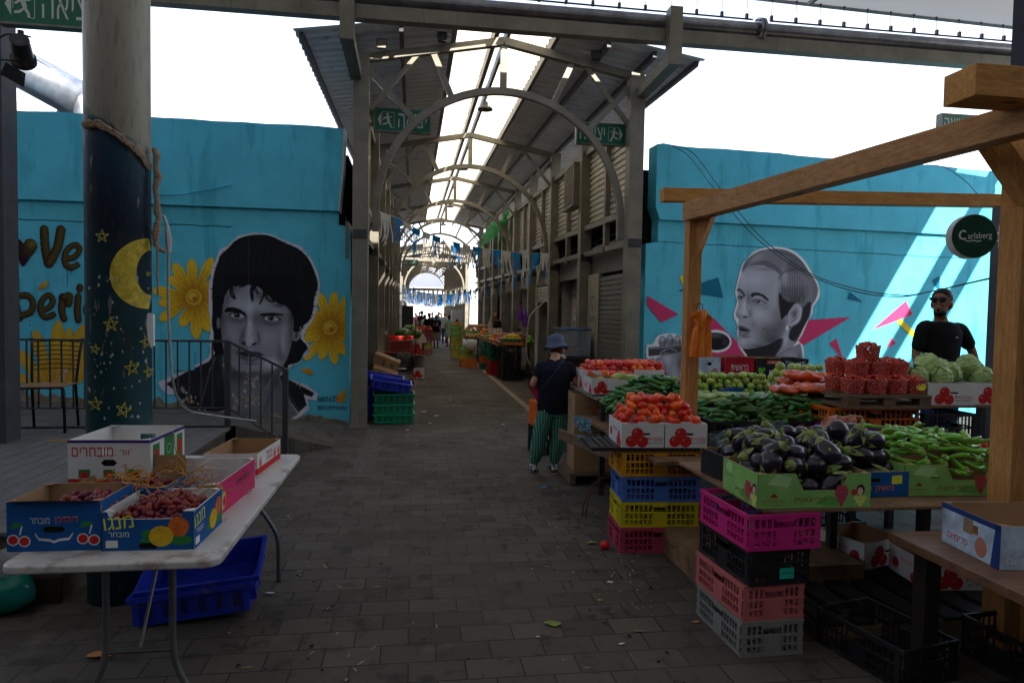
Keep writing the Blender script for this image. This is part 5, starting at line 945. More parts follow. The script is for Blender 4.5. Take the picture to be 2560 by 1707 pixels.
def face(g, side, L, Wd, H):
    """matrix of an outside face; local x to the right seen from outside, y up from the base, origin bottom centre"""
    e = .0008
    if side == 'f': return Matrix.Translation((0, -Wd/2-e, 0)) @ Matrix.Rotation(PI/2, 4, 'X')
    if side == 'l': return Matrix.Translation((-L/2-e, 0, 0)) @ Matrix.Rotation(-PI/2, 4, 'Z') @ Matrix.Rotation(PI/2, 4, 'X')
    if side == 'r': return Matrix.Translation((L/2+e, 0, 0)) @ Matrix.Rotation(PI/2, 4, 'Z') @ Matrix.Rotation(PI/2, 4, 'X')
def cwall(g, L, H, M, mo, mi, t=.005, hole=None, notch=None):
    """carton wall: x -L/2..L/2, outside towards -y; hole (x,y,w,h); notch = (x0,x1,depth) lowered middle"""
    def pc(x0, x1, z0, z1):
        if x1-x0 < 1e-5 or z1-z0 < 1e-5: return
        g.add([(x, y, z) for x in (x0, x1) for y in (0, t) for z in (z0, z1)], [(0, 1, 3, 2), (4, 6, 7, 5), (0, 2, 6, 4), (1, 5, 7, 3)], mi, M)
        g.add([(x0, 0, z0), (x1, 0, z0), (x1, 0, z1), (x0, 0, z1)], [(0, 1, 2, 3)], mo, M @ Matrix.Translation((0, -.0003, 0))); g.add([(x0, t, z0), (x0, t, z1), (x1, t, z1), (x1, t, z0)], [(0, 1, 2, 3)], mi, M)
    if notch:
        a, b, d = notch; s = d*.5; pts = [(-L/2, 0), (L/2, 0), (L/2, H), (b+s, H), (b, H-d), (a, H-d), (a-s, H), (-L/2, H)]
        # three convex pieces
        for P in ([(-L/2, 0), (a-s, 0), (a-s, H), (-L/2, H)], [(a-s, 0), (a, 0), (a, H-d), (a-s, H)], [(a, 0), (b, 0), (b, H-d), (a, H-d)], [(b, 0), (b+s, 0), (b+s, H), (b, H-d)], [(b+s, 0), (L/2, 0), (L/2, H), (b+s, H)]):
            g.add([(x, -.0003, z) for x, z in P], [(0, 1, 2, 3)], mo, M); g.add([(x, t, z) for x, z in P], [(3, 2, 1, 0)], mi, M)
            g.add([(P[2][0], 0, P[2][1]), (P[3][0], 0, P[3][1]), (P[3][0], t, P[3][1]), (P[2][0], t, P[2][1])], [(0, 1, 2, 3)], mi, M)
        return
    if hole:
        x, y, w_, h_ = hole; pc(-L/2, x-w_/2, 0, H); pc(x+w_/2, L/2, 0, H); pc(x-w_/2, x+w_/2, 0, y-h_/2); pc(x-w_/2, x+w_/2, y+h_/2, H)
    else: pc(-L/2, L/2, 0, H)
def carton(name, label, loc, size, mo, mi=None, rz=0, fh=None, sh=None, notch=None, prints=None, flap=None, group=None, rot=None, tab=False, cat='carton', hb=None):
    L, Wd, H = size; mi = mi or CARDB; g = MB()
    t = thing(name, label, cat, loc, rz, group)
    if rot: t.rotation_euler = rot
    cwall(g, L, H, Matrix.Translation((0, -Wd/2, 0)), mo, mi, hole=fh, notch=notch)
    cwall(g, L, hb or H, Matrix.Translation((0, Wd/2, 0)) @ Matrix.Rotation(PI, 4, 'Z'), mo, mi, hole=fh if not hb else None)
    cwall(g, Wd-.012, H-.001, Matrix.Translation((-L/2, 0, 0)) @ Matrix.Rotation(-PI/2, 4, 'Z'), mo, mi, hole=sh)
    cwall(g, Wd-.012, H-.001, Matrix.Translation((L/2, 0, 0)) @ Matrix.Rotation(PI/2, 4, 'Z'), mo, mi, hole=sh)
    g.box(-L/2+.001, L/2-.001, -Wd/2+.001, Wd/2-.001, .0015, .006, mi)
    if tab: g.box(-L*.12, L*.12, -Wd/2+.0005, -Wd/2+.0055, H, H+.012, mi)
    for cx_ in (-1, 1):     # folded corner flaps
        for cy_ in (-1, 1): g.add([(cx_*(L/2-.006), cy_*(Wd/2-.006), H+.001), (cx_*(L/2-.05), cy_*(Wd/2-.006), H+.001), (cx_*(L/2-.006), cy_*(Wd/2-.045), H+.001)], [(0, 1, 2)] if cx_*cy_ > 0 else [(0, 2, 1)], mi)
    g.build('carton_body', t)
    if prints:
        g = MB(); prints(g, lambda s: face(g, s, L, Wd, H), L, Wd, H); g.build('print', t)
    if flap:
        g = MB(); fy, an, fw = flap; c_ = math.cos(an)*fw; s_ = math.sin(an)*fw; y0 = fy*(Wd/2-.003)
        g.add([(-L/2+.01, y0, H), (L/2-.01, y0, H), (L/2-.02, y0+fy*c_, H+s_), (-L/2+.02, y0+fy*c_, H+s_)], [(0, 1, 2, 3)], mi); g.add([(-L/2+.01, y0+.002, H-.001), (L/2-.01, y0+.002, H-.001), (L/2-.02, y0+fy*c_+.002, H+s_-.002), (-L/2+.02, y0+fy*c_+.002, H+s_-.002)], [(0, 3, 2, 1)], mi); g.build('flap', t)
    return t
HOLE = mat('hole_dark', (.01, .008, .007), .9)
def slot(g, M, x, y, w_, h_, m=HOLE): g.pl([(x-w_/2+h_/2, y-h_/2), (x+w_/2-h_/2, y-h_/2), (x+w_/2, y), (x+w_/2-h_/2, y+h_/2), (x-w_/2+h_/2, y+h_/2), (x-w_/2, y)], m, M, .0004)
def tomatoes(g, M, x, y, r, three=True):
    for i, (dx_, dy_) in enumerate(((-.95, -.55), (.85, -.6), (0, .75)) if three else ((0, 0),)):
        g.disc(x+dx_*r, y+dy_*r, r, r*.95, RED, M, 18, .0003+i*.0002); g.disc(x+dx_*r-r*.35, y+dy_*r+r*.3, r*.18, r*.14, mat('print_pink', (.7, .3, .25), .6), M, 8, .0009)
        for a in range(5): an = a*1.256+.3; cx_, cy_ = x+dx_*r, y+dy_*r+r*.75; g.pl([(cx_-r*.07, cy_), (cx_+r*.4*math.cos(an), cy_+r*.3*math.sin(an)), (cx_+r*.07, cy_)], GREENP, M, .001)
def pr_tomato(g, fc, L, Wd, H):
    M = fc('f'); tomatoes(g, M, -L*.13, H*.40, H*.25); g.text(heb('עגבניות'), L*.38, RED, M @ Matrix.Translation((L*.29, H*.36, .0006)), H*.13); g.text(heb('מובחרות'), L*.32, GREENP, M @ Matrix.Translation((L*.29, H*.20, .0006)) @ Matrix.Rotation(.05, 4, 'Z'), H*.09)
    slot(g, M, L*.08, H*.56, L*.18, H*.075)
    M = fc('l'); tomatoes(g, M, -Wd*.30, H*.4, H*.2, False); tomatoes(g, M, Wd*.30, H*.3, H*.2, True); g.text(heb('עגבניות'), Wd*.30, RED, M @ Matrix.Translation((0, H*.62, .0006)), H*.11)
def pr_green(g, fc, L, Wd, H):
    LG = mat('print_pale_green', (.42, .66, .28), .6, var=.1); DR = mat('print_brown_red', (.28, .03, .02), .6); MG = mat('print_mid_green', (.12, .36, .07), .6, var=.2)
    for s, w_ in (('f', L), ('l', Wd)):
        M = fc(s)
        q = random.Random(int(w_*97))
        g.pl([(-w_*.42, H*.70), (-w_*.34, H*.98), (-w_*.2, H*.9), (-w_*.24, H*.6)], LG, M, .0002); g.pl([(w_*.0, H*.12), (w_*.1, H*.35), (w_*.25, H*.3), (w_*.2, H*.06)], MG, M, .0002)
        if s == 'f':
            g.text(heb('כל ענב זהב'), w_*.2, DR, M @ Matrix.Translation((-w_*.36, H*.22, .0006)), H*.09); g.text('www.taligrapes.co.il', w_*.2, DR, M @ Matrix.Translation((-w_*.36, H*.10, .0006)), H*.05); g.pl([(-w_*.40, H*.32), (-w_*.36, H*.44), (-w_*.32, H*.32)], DR, M, .0006)
            g.text(heb('טלי בוטיק'), w_*.28, DR, M @ Matrix.Translation((-w_*.04, H*.24, .0006)), H*.19)
        else: g.text(heb('טלי בוטיק'), w_*.30, DR, M @ Matrix.Translation((.02, H*.25, .0006)), H*.14); g.text(heb('כל ענב זהב'), w_*.25, DR, M @ Matrix.Translation((-w_*.3, H*.55, .0006)), H*.07)
        gx = w_*.24; GR = mat('print_grape', (.42, .07, .09), .5); 
        rows = (1, 2, 3, 4, 4, 3)
        for r_, n_ in enumerate(rows):
            for i in range(n_): g.disc(gx+(i-(n_-1)/2)*H*.10, H*(.10+.10*r_), H*.062, H*.062, GR, M, 10, .0005+.0001*((i+r_) % 3))
        bx = w_*.41; g.disc(bx, H*.52, H*.13, H*.16, mat('print_hair', (.10, .01, .02), .6), M, 14, .0005); g.disc(bx-.002, H*.48, H*.085, H*.11, mat('print_skin', (.72, .5, .4), .6), M, 14, .0007); g.disc(bx-H*.2, H*.45, H*.09, H*.09, RED, M, 14, .0006)
        for i, (a, b) in enumerate(((-.14, .28), (0, .30), (.13, .28), (-.08, .18), (.06, .18), (0, .08))): g.disc(bx+a*H, b*H, H*.07, H*.07, mat('print_lime', (.62, .68, .15), .6), M, 12, .0008)
# ================================================================ produce
def skinM(n, c, rough=.3, var=.25, scale=5, obj=.25, coat=.3, stain=None): return mat(n, c, rough, 0, var, scale, objrand=obj, coat=coat, stain=stain)
M_TOM = skinM('tomato_skin', (.86, .07, .008), .3, .3, 6, .2, .15); M_TOMR = skinM('round_tomato_skin', (.72, .05, .012), .3, .35, 6, .3, .15)
M_CUC = skinM('cucumber_skin', (.045, .17, .025), .4, .5, 9, .4, .1); M_ZUC = skinM('zucchini_skin', (.33, .46, .14), .4, .25, 9, .2, .1); M_STEM = mat('stem_green', (.26, .33, .09), .7, var=.4, scale=20)
M_EGG = skinM('eggplant_skin', (.010, .005, .014), .28, .5, 3, .5, .25, stain=((.07, .03, .02), 2.5, .66, .5, (1, 1, 1))); M_PEP = skinM('pepper_skin', (.17, .42, .02), .28, .35, 5, .3, .2); M_LIM = skinM('lime_skin', (.27, .40, .03), .35, .5, 6, .35, .3, stain=((.55, .50, .05), 5, .55, .6, (1, 1, 1)))
M_MAN = skinM('guava_skin', (.34, .42, .08), .4, .35, 6, .25, .2, stain=((.32, .14, .06), 3, .62, .5, (1, 1, 1))); M_CAB = skinM('cabbage_leaf', (.42, .58, .22), .5, .25, 9, .12, .1); M_DAT = skinM('date_skin', (.20, .010, .012), .42, .45, 14, .45, .05, stain=((.05, .012, .02), 10, .6, .8, (1, 1, 1)))
M_CHT = skinM('cherry_tomato_skin', (.50, .018, .010), .4, .25, 20, .25, .0, stain=((.55, .20, .02), 22, .70, .5, (1, 1, 1))); M_APR = skinM('red_apple_skin', (.30, .02, .02), .3, .4, 8, .4, .4, stain=((.6, .35, .08), 6, .60, .6, (1, 1, 1))); M_ONI = skinM('onion_skin', (.50, .24, .09), .4, .3, 8, .3, .3); M_LEM = skinM('lemon_skin', (.72, .55, .04), .4, .2, 20, .12, .2); M_ORA = skinM('peach_skin', (.68, .28, .08), .5, .4, 6, .2, .1)
def bend(me, k):
    for v in me.vertices: z = v.co.z; v.co.x += k*z*z
    return me
def m_plum():
    g = MB(); pr = [(.002, -.040), (.014, -.0385), (.022, -.030), (.0265, -.014), (.0275, .004), (.025, .020), (.018, .033), (.009, .0385), (.0035, .0365)]; g.lathe(pr, M_TOM, 14)
    return g.mesh('tomato', True)
def m_round(r, m, name, sq=.88):
    g = MB(); pr = []
    for i in range(10): a = PI*i/9; x = math.sin(a)*r; z = -math.cos(a)*r*sq; z -= (.16*r if i == 9 else (.04*r if i == 8 else 0)); pr.append((max(x, .001), z))
    g.lathe(pr, m, 14); g.lathe([(.001, r*sq*.86), (r*.07, r*sq*.86), (r*.05, r*sq*1.02)], M_STEM, 5); return g.mesh(name, True)
def m_cuc(L, r, m, k, name, stem=True):
    g = MB(); n = 10; pr = []
    for i in range(n+1):
        t = i/n; e = (math.sin(PI*min(1, max(0, (t*.94+.03))))**.33); pr.append((r*e*(1-.12*abs(t-.5)), (t-.5)*L))
    pr = [(.001, -L/2-.002)]+pr+[(.001, L/2+.002)]; g.lathe(pr, m, 10)
    if stem: g.lathe([(r*.22, L/2-.002), (r*.2, L/2+r*.5), (.001, L/2+r*.55)], M_STEM, 6)
    return bend(g.mesh(name, True), k)
def m_pepper(k, L=.15):
    g = MB(); P = []; rs = []
    for i in range(11): t = i/10; P.append((k*math.sin(t*2.6)*.05, .012*math.sin(t*4+k*3), L*(t-.5))); rs.append(.0165*(1-t)**.45*(.75+.25*math.sin(min(1, t*6)*PI/2)) if t < 1 else .001)
    g.tube(P, .01, M_PEP, 10, rs=rs); g.tube([(0, 0, -L*.5+.004), (.003, 0, -L*.5-.012), (.012, .002, -L*.5-.032)], .004, M_STEM, 6); g.lathe([(.015, -L/2+.003), (.012, -L/2-.004), (.004, -L/2-.007)], M_STEM, 10)
    return g.mesh('pepper', True)
def heap(name, cat, meshes, label, group, c, L, Wd, d, layers, rz=0, seed=1, jit=.2, orient='any', shrink=.5, zs=.62, fill=.97, parts=None, aspect=(1, 1), limit=9999):
    q = random.Random(seed); n_ = 0; out = []; cr_, sr_ = math.cos(rz), math.sin(rz); dx_, dy_ = d*aspect[0], d*aspect[1]
    for k in range(layers):
        l = L-shrink*2*k*dx_; w_ = Wd-shrink*2*k*dy_
        nx_ = max(1, int(l/dx_+.5)); ny_ = max(1, int(w_/dy_+.5)) if w_ > 0 else 0
        if l <= 0 or w_ <= 0: break
        l2 = L-shrink*2*(k+1)*dx_; w2 = Wd-shrink*2*(k+1)*dy_
        for i in range(nx_):
            for j in range(ny_):
                x = (i+.5-nx_/2)*l/nx_; y = (j+.5-ny_/2)*w_/ny_
                if k < layers-1 and abs(x) < l2/2-dx_*.9 and -w2/2+dy_*.9 < y < w2/2+9: continue      # covered from above
                if q.random() > fill or n_ >= limit: continue
                x += q.uniform(-jit, jit)*dx_; y += q.uniform(-jit, jit)*dy_; z = d*.42+k*d*zs+q.uniform(-.12, .12)*d
                if orient == 'any': e = (q.uniform(0, 6.3), q.uniform(0, 6.3), q.uniform(0, 6.3))
                elif orient == 'flat': e = (PI/2+q.uniform(-.25, .25), 0, q.uniform(0, 6.3))
                elif orient == 'x': e = (PI/2+q.uniform(-.25, .25), q.uniform(0, 6), PI/2+q.uniform(-.55, .55))
                elif orient == 'lean': e = (PI/2+q.uniform(-.5, .5), q.uniform(0, 6), q.uniform(-1.2, 1.2)+PI/2)
                else: e = (q.uniform(-.4, .4), q.uniform(-.4, .4), q.uniform(0, 6.3))
                me = meshes[q.randrange(len(meshes))]; o = link(name, me, None, (c[0]+x*cr_-y*sr_, c[1]+x*sr_+y*cr_, c[2]+z), e); s = q.uniform(.86, 1.12); o.scale = (s, s, s*q.uniform(.93, 1.08)); props(o, label, cat, group)
                if parts: parts(o, q)
                out.append(o); n_ += 1
    return out
def stallpt(u, v, Y): p = W(u, v, Y=Y); return p.x, p.z
# ---------------------------------------------------------------- tables
def table(name, label, x0, x1, y0, y1, z, t, m, legs, lm, group=None, legw=.05):
    th = thing(name, label, 'table', ((x0+x1)/2, (y0+y1)/2, 0), 0, group); g = MB(); hx, hy = (x1-x0)/2, (y1-y0)/2; g.box(-hx, hx, -hy, hy, z-t, z, m); bevel(g.build('tabletop', th), .004)
    for x, y in legs: g = MB(); g.box(x-hx*0-legw/2-(x0+x1)/2, x+legw/2-(x0+x1)/2, y-legw/2-(y0+y1)/2, y+legw/2-(y0+y1)/2, 0, z-t, lm); g.build('leg', th)
    return th
LEGM = mat('dark_leg', (.05, .05, .055), .5, .4)
# ---- stack A (front left corner of the stall), rotated slightly
ax, ay = 1.78, 4.83; arz = R(-4)
for i, (m, lb) in enumerate(((P_ROSE, 'dark pink vented crate at the foot of the stack under the plum tomatoes'), (P_YEL, 'yellow vented crate second from the ground under the plum tomatoes'), (P_LBLUE, 'light blue vented crate third from the ground under the plum tomatoes'), (P_AMB, 'amber vented crate topmost in the stack under the plum tomatoes'))):
    crate(lb, (ax+rnd.uniform(-.01, .01), ay, .0+.184*i), (.57, .40, .182), m, arz+rnd.uniform(-.02, .02), 'vented crates stacked under the plum tomatoes', 15)
tr = thing('tray', 'flat black plastic tray under the two white tomato cartons', 'tray', (ax+.0, ay+.02, .738), arz); g = MB()
for i in range(20): g.box(-.48+i*.05, -.445+i*.05, -.23, .24, .003, .02, P_BLK)
g.box(-.49, .54, -.24, -.22, 0, .024, P_BLK); g.box(-.49, .54, .235, .255, 0, .024, P_BLK); g.box(-.51, -.485, -.24, .255, 0, .024, P_BLK); g.build('grid', tr)
for k, (dx_, lb) in enumerate(((-.145, 'left white carton printed with red tomatoes, heaped with plum tomatoes'), (.168, 'right white carton printed with red tomatoes, heaped with plum tomatoes'))):
    carton('tomato_carton', lb, (ax+dx_, ay-.01-dx_*.07, .763), (.305, .42, .172), CWHITE, CWHITE, arz, fh=(.03, .10, .05, .013), prints=pr_tomato, tab=True, group='white tomato cartons at the stall corner')
heap('plum_tomato', 'tomato', [m_plum()], 'ripe red plum tomato heaped in the two white cartons at the stall corner', 'plum tomatoes at the stall corner', (ax+.01, ay+.02, .875), .60, .42, .064, 5, arz, 3, .25, shrink=.42, zs=.72)
# ---- stack B (front)
bx, by = 1.80, 3.40; brz = R(3)
for i, (m, lb) in enumerate(((P_GRY, 'grey vented crate at the foot of the front stack under the eggplants'), (P_SAL, 'salmon pink vented crate second from the ground in the front stack'), (P_BLK, 'black vented crate with a green sticker in the front stack'), (P_PINK, 'magenta vented crate topmost in the front stack under the eggplants'))):
    c_ = crate(lb, (bx+(.0, .0, .015, .03)[i], by+(.0, .01, .0, -.02)[i], .182*i), (.34 if i < 3 else .40, .52, .180), m, brz+(-.03, 0, .02, .0)[i], 'vented crates stacked under the eggplants', 10)
    if i == 2: g = MB(); g.box(-.005, .075, -.2665, -.2655, .03, .085, mat('sticker_teal', (.02, .42, .30), .6)); g.text(heb('לחם של'), .06, BLACKP, Matrix.Translation((.035, -.267, .06)) @ Matrix.Rotation(PI/2, 4, 'X')); g.build('sticker', c_)
# plywood table with eggplants and peppers
table('stall_table', 'long plywood stall table carrying the eggplants and green peppers', 1.74, 3.95, 3.14, 4.25, .742, .018, PLY, ((2.75, 3.3), (3.8, 3.3), (2.75, 4.1), (3.8, 4.1)), LEGM)
carton('green_carton', 'light green grape carton with a cut down front, full of eggplants', (2.02, 3.36, .745), (.60, .42, .175), GREENC, CARDB, R(-2), notch=(-.06, .14, .085), prints=pr_green, group='light green grape cartons')
carton('green_carton', 'light green grape carton under the heap of green peppers by the timber post', (2.96, 3.52, .745), (.60, .42, .17), GREENC, CARDB, R(-3), notch=(-.02, .16, .085), prints=pr_green, group='light green grape cartons')
def pr_blue(g, fc, L, Wd, H):
    M = fc('f'); g.text(heb('משק פרי'), L*.6, ORNP, M @ Matrix.Translation((-.02, H*.32, .0006)), H*.24); slot(g, M, -L*.1, H*.68, L*.22, H*.14); g.pl([(L*.2, H*.5), (L*.38, H*.52), (L*.38, H*.86), (L*.2, H*.84)], mat('label_yellow', (.7, .75, .05), .6), M, .0005)
carton('blue_carton', 'small dark blue carton with orange lettering between the two green cartons', (2.50, 3.52, .745), (.34, .40, .135), BLUEC, CARDB, 0, prints=pr_blue)
carton('black_carton', 'low black carton of eggplants behind the left end of the green carton', (2.03, 3.82, .745), (.50, .34, .15), BLACKC, CARDB, R(6), fh=(0, .1, .09, .02))
def m_egg(s, fat):
    g = MB(); pr = [(.001, -.074), (.022, -.071), (.040, -.058), (.049, -.035), (.050, -.010), (.045, .018), (.037, .042), (.028, .060), (.018, .070), (.001, .074)]; g.lathe([(r*fat, z*s) for r, z in pr], M_EGG, 20); return bend(g.mesh('eggplant', True), .9)
def m_calyx(s, seed):
    q = random.Random(seed); g = MB(); zt = .074*s
    g.lathe([(.034, zt-.028), (.030, zt-.010), (.017, zt+.006), (.008, zt+.014)], M_STEM, 10); g.tube([(0, 0, zt+.006), (.002, .002, zt+.02), (.010, .004, zt+.036)], .006, M_STEM, 7)
    for i in range(5):
        a = 2*PI*i/5+q.uniform(-.2, .2); L_ = q.uniform(.045, .075); c_, s_ = math.cos(a), math.sin(a); pp = []
        for t, w_ in ((0, .017), (.35, .016), (.7, .009), (1, .001)):
            r = .030+t*.032; z = zt-.018-t*L_; pp += [(c_*r-s_*w_, s_*r+c_*w_, z), (c_*r+s_*w_, s_*r-c_*w_, z)]
        g.add(pp, [(0, 1, 3, 2), (2, 3, 5, 4), (4, 5, 7, 6)], M_STEM)
    return bend(g.mesh('calyx', True), .9)
EG = [m_egg(1.0, 1.1), m_egg(1.15, 1.08), m_egg(.92, 1.16)]; EC = {id(EG[i]): m_calyx((1.0, 1.15, .92)[i], i) for i in range(3)}; ECN = {EG[i].name: list(EC.values())[i] for i in range(3)}
def eggpart(o, q): link('calyx', ECN[o.data.name], o)
heap('eggplant', 'eggplant', EG, 'glossy dark purple eggplant in the heap at the front of the stall', 'heaped eggplants', (2.03, 3.42, .79), .54, .44, .116, 3, R(-2), 5, .22, shrink=.3, zs=.66, parts=eggpart)
heap('eggplant', 'eggplant', EG, 'glossy dark purple eggplant in the heap at the front of the stall', 'heaped eggplants', (2.36, 3.84, .76), 1.08, .46, .118, 3, 0, 6, .22, shrink=.35, zs=.70, parts=eggpart)
heap('eggplant', 'eggplant', EG, 'glossy dark purple eggplant in the heap at the front of the stall', 'heaped eggplants', (2.53, 3.58, .80), .30, .36, .116, 3, 0, 7, .15, shrink=.25, zs=.75, parts=eggpart)
PE = [m_pepper(k, L_) for k, L_ in ((.5, .16), (1.0, .15), (-.7, .17), (.2, .14))]
heap('green_pepper', 'pepper', PE, 'long curved green pepper in the heap beside the eggplants', 'heaped green peppers', (3.05, 3.72, .84), .74, .76, .062, 5, 0, 8, .4, 'flat', shrink=.5, zs=.60, aspect=(1.35, 1.0))
x_, z_ = stallpt(2462, 1112, 3.75); props(link('red_pepper', m_round(.04, M_TOMR, 'red_pepper', 1.1), None, (x_-.03, 3.75, z_), (0, 0, 0)), 'single red pepper behind the green peppers beside the timber post', 'pepper')
# ---- main stall table behind
table('stall_table', 'wide plank table behind carrying cucumbers, cherry tomatoes and cabbages', 1.66, 4.12, 4.45, 7.4, .70, .03, PLY, ((1.75, 5.3), (1.75, 7.3), (4.0, 4.5), (4.0, 7.3), (3.2, 4.55)), LEGM)
def riser(x, y, z, size, label): return crate(label, (x, y, z), size, P_BLK, 0, 'black crates under and among the produce', 12)
CU = [m_cuc(.135, .020, M_CUC, k, 'cucumber') for k in (0, 1.5, -1.2)]; CU2 = [m_cuc(.16, .021, M_CUC, k, 'cucumber') for k in (.6, 2.0)]
ZU = [m_cuc(.16, .024, M_ZUC, k, 'zucchini') for k in (.3, 1.5)]
BL = 'black vented crate of cucumbers '
crate(BL+'at the left end of the stall', (1.90, 5.55, .742), (.42, .56, .19), P_BLK, R(-8), 'black crates under and among the produce', 11)
crate(BL+'behind the plum tomatoes', (2.42, 5.65, .705), (.50, .40, .19), P_BLK, 0, 'black crates under and among the produce', 12)
crate(BL+'right of the plum tomatoes', (2.50, 4.98, .73), (.53, .36, .185), P_BLK, R(-3), 'black crates under and among the produce', 12)
crate(BL+'next to the purple carton', (3.03, 4.98, .73), (.46, .36, .185), P_BLK, R(-2), 'black crates under and among the produce', 11)
heap('cucumber', 'cucumber', CU, 'dark green cucumber in the heap at the left end of the stall', 'cucumbers heaped at the left', (2.08, 5.66, .90), .86, .62, .060, 8, 0, 11, .4, 'lean', shrink=.48, zs=.56, aspect=(1.5, 1.0), limit=190)
heap('cucumber', 'cucumber', CU2, 'dark green cucumber in the crates right of the plum tomatoes', 'cucumbers in the middle crates', (2.82, 5.05, .880), 1.04, .44, .056, 6, R(-3), 12, .4, 'lean', shrink=.45, zs=.56, aspect=(1.6, 1.0), limit=150)
heap('zucchini', 'zucchini', ZU, 'pale green zucchini behind the dark cucumbers', 'pale zucchini', (2.70, 5.55, .96), .80, .26, .056, 2, 0, 13, .35, 'x', shrink=.5, zs=.6, aspect=(2.0, 1.0))
heap('zucchini', 'zucchini', ZU, 'pale green zucchini beside the bags of carrots', 'zucchini by the carrot bags', (3.42, 5.55, .93), .66, .34, .056, 3, 0, 14, .35, 'x', shrink=.5, zs=.6, aspect=(2.0, 1.0))
riser(2.70, 5.56, .735, (.56, .3, .22), 'black crate holding the pale zucchini behind the cucumbers'); riser(3.42, 5.55, .705, (.6, .36, .22), 'black crate holding zucchini beside the carrot bags')
heap('cucumber', 'cucumber', CU2, 'long cucumber in the black carton above the purple carton', 'cucumbers above the purple carton', (3.32, 4.98, .90), .42, .36, .052, 2, 0, 15, .35, 'x', shrink=.5, zs=.6, aspect=(2.0, 1.0))
def pr_purple(g, fc, L, Wd, H):
    M = fc('f'); g.text(heb('פרי הדר מובחר'), L*.55, mat('print_bright_green', (.15, .5, .05), .6), M @ Matrix.Translation((0, H*.55, .0006)), H*.2); g.pl([(-L/2, 0), (L/2, 0), (L/2, H*.12), (-L/2, H*.12)], RED, M, .0005)
carton('purple_carton', 'purple citrus carton with green lettering behind the eggplants', (3.26, 4.72, .78), (.42, .30, .135), PURPC, CARDB, 0, prints=pr_purple)
riser(3.26, 4.74, .70, (.44, .32, .078), 'shallow black crate under the purple carton')
# limes, guavas, back row of cartons
def pr_bl2(g, fc, L, Wd, H): M = fc('f'); g.pl([(-L*.3, H*.2), (-L*.22, H*.2), (-L*.22, H*.7), (-L*.3, H*.7)], YELP, M, .0005); g.disc(L*.2, H*.5, H*.3, H*.3, GREENP, M, 12, .0005)
carton('blue_carton', 'blue carton of limes just right of the timber post', (2.58, 5.92, .93), (.46, .36, .12), BLUEC, BLUEC, R(4), prints=pr_bl2, notch=(-.1, .1, .04), group='blue cartons of limes'); carton('blue_carton', 'blue carton of limes in front of the guavas', (3.10, 6.0, .93), (.52, .40, .13), BLUEC, BLUEC, R(-6), notch=(-.1, .1, .05), group='blue cartons of limes')
riser(2.58, 5.95, .705, (.48, .38, .22), 'black crate under the blue carton of limes by the post'); riser(3.12, 6.0, .705, (.55, .42, .22), 'black crate under the blue carton of limes by the guavas'); riser(3.72, 6.15, .705, (.6, .42, .30), 'black crate under the heap of guavas')
LM = [m_round(.033, M_LIM, 'lime', .95)]; heap('lime', 'lime', LM, 'green and yellow lime heaped right of the timber post', 'heaped limes', (2.86, 6.0, .95), 1.0, .44, .066, 5, R(-2), 16, .42, shrink=.42, zs=.64)
GV = [m_round(.042, M_MAN, 'guava', 1.0)]; heap('guava', 'guava', GV, 'pale green guava heaped behind the carrot bags', 'heaped guavas', (3.78, 6.2, 1.0), .62, .42, .084, 4, 0, 17, .4, shrink=.42, zs=.70)
def pr_red(g, fc, L, Wd, H): M = fc('f'); g.text(heb('בראשית'), L*.6, WHITEI, M @ Matrix.Translation((0, H*.52, .0006)), H*.26); g.text(heb('כרמים וגליל'), L*.45, WHITEI, M @ Matrix.Translation((0, H*.25, .0006)), H*.1)
def pr_blk(g, fc, L, Wd, H):
    M = fc('f'); g.pl([(-L*.1, H*.72), (L*.42, H*.72), (L*.42, H*.9), (-L*.1, H*.9)], mat('print_salmon', (.6, .1, .08), .6), M, .0004); g.text(heb('פירות מובחרים'), L*.42, WHITEI, M @ Matrix.Translation((L*.16, H*.81, .0006)), H*.09); g.pl([(0, H*.1), (L*.16, H*.1), (L*.16, H*.42), (0, H*.42)], WHITEI, M, .0005)
    for i in range(12): q = random.Random(i); g.disc(-L*.3+q.uniform(-.1, .1)*L, H*(.2+.3*q.random()), H*.08, H*.08, mat('print_bright_green', (.15, .5, .05), .6), M, 8, .0004+i*.00003)
    g.disc(L*.32, H*.24, H*.15, H*.14, RED, M, 14, .0005)
def pr_silv(g, fc, L, Wd, H): M = fc('f'); g.text(heb('פרימיום'), L*.4, RED, M @ Matrix.Translation((-L*.22, H*.2, .0006)), H*.15); slot(g, M, 0, H*.7, L*.24, H*.16); g.disc(L*.25, H*.3, H*.17, H*.2, mat('print_skin2', (.5, .2, .14), .6), M, 12, .0005)
Yb = 6.75
for (u0, u1, v0, v1, m, pr, nm, lb) in ((1744, 1802, 893, 940, SILV, pr_silv, 'blue_white_carton', 'blue and white carton standing behind the limes by the post'), (1812, 1886, 893, 940, REDC, pr_red, 'red_carton', 'red carton with white lettering standing behind the limes'), (1889, 1957, 896, 940, BLACKC, pr_blk, 'black_carton', 'black fruit carton with grapes and an apple printed on it')):
    xa, za = stallpt(u0, v1, Yb); xb, zb = stallpt(u1, v0, Yb); carton(nm, lb, ((xa+xb)/2, Yb+.15, za-.03), (xb-xa, .30, zb-za+.03), m, CARDB, R(1), prints=pr)
    riser((xa+xb)/2, Yb+.15, .70, (xb-xa+.02, .32, za-.03-.702), 'black crate under the '+nm.replace('_', ' ')+' in the back row')
x_, z_ = stallpt(1990, 897, Yb); crate('black crate standing empty behind the guavas', (x_, Yb+.15, z_-.19), (.30, .3, .19), P_BLK, 0, 'black crates under and among the produce', 10); riser(x_, Yb+.15, .702, (.3, .3, z_-.19-.704), 'black crate under the empty crate behind the guavas')
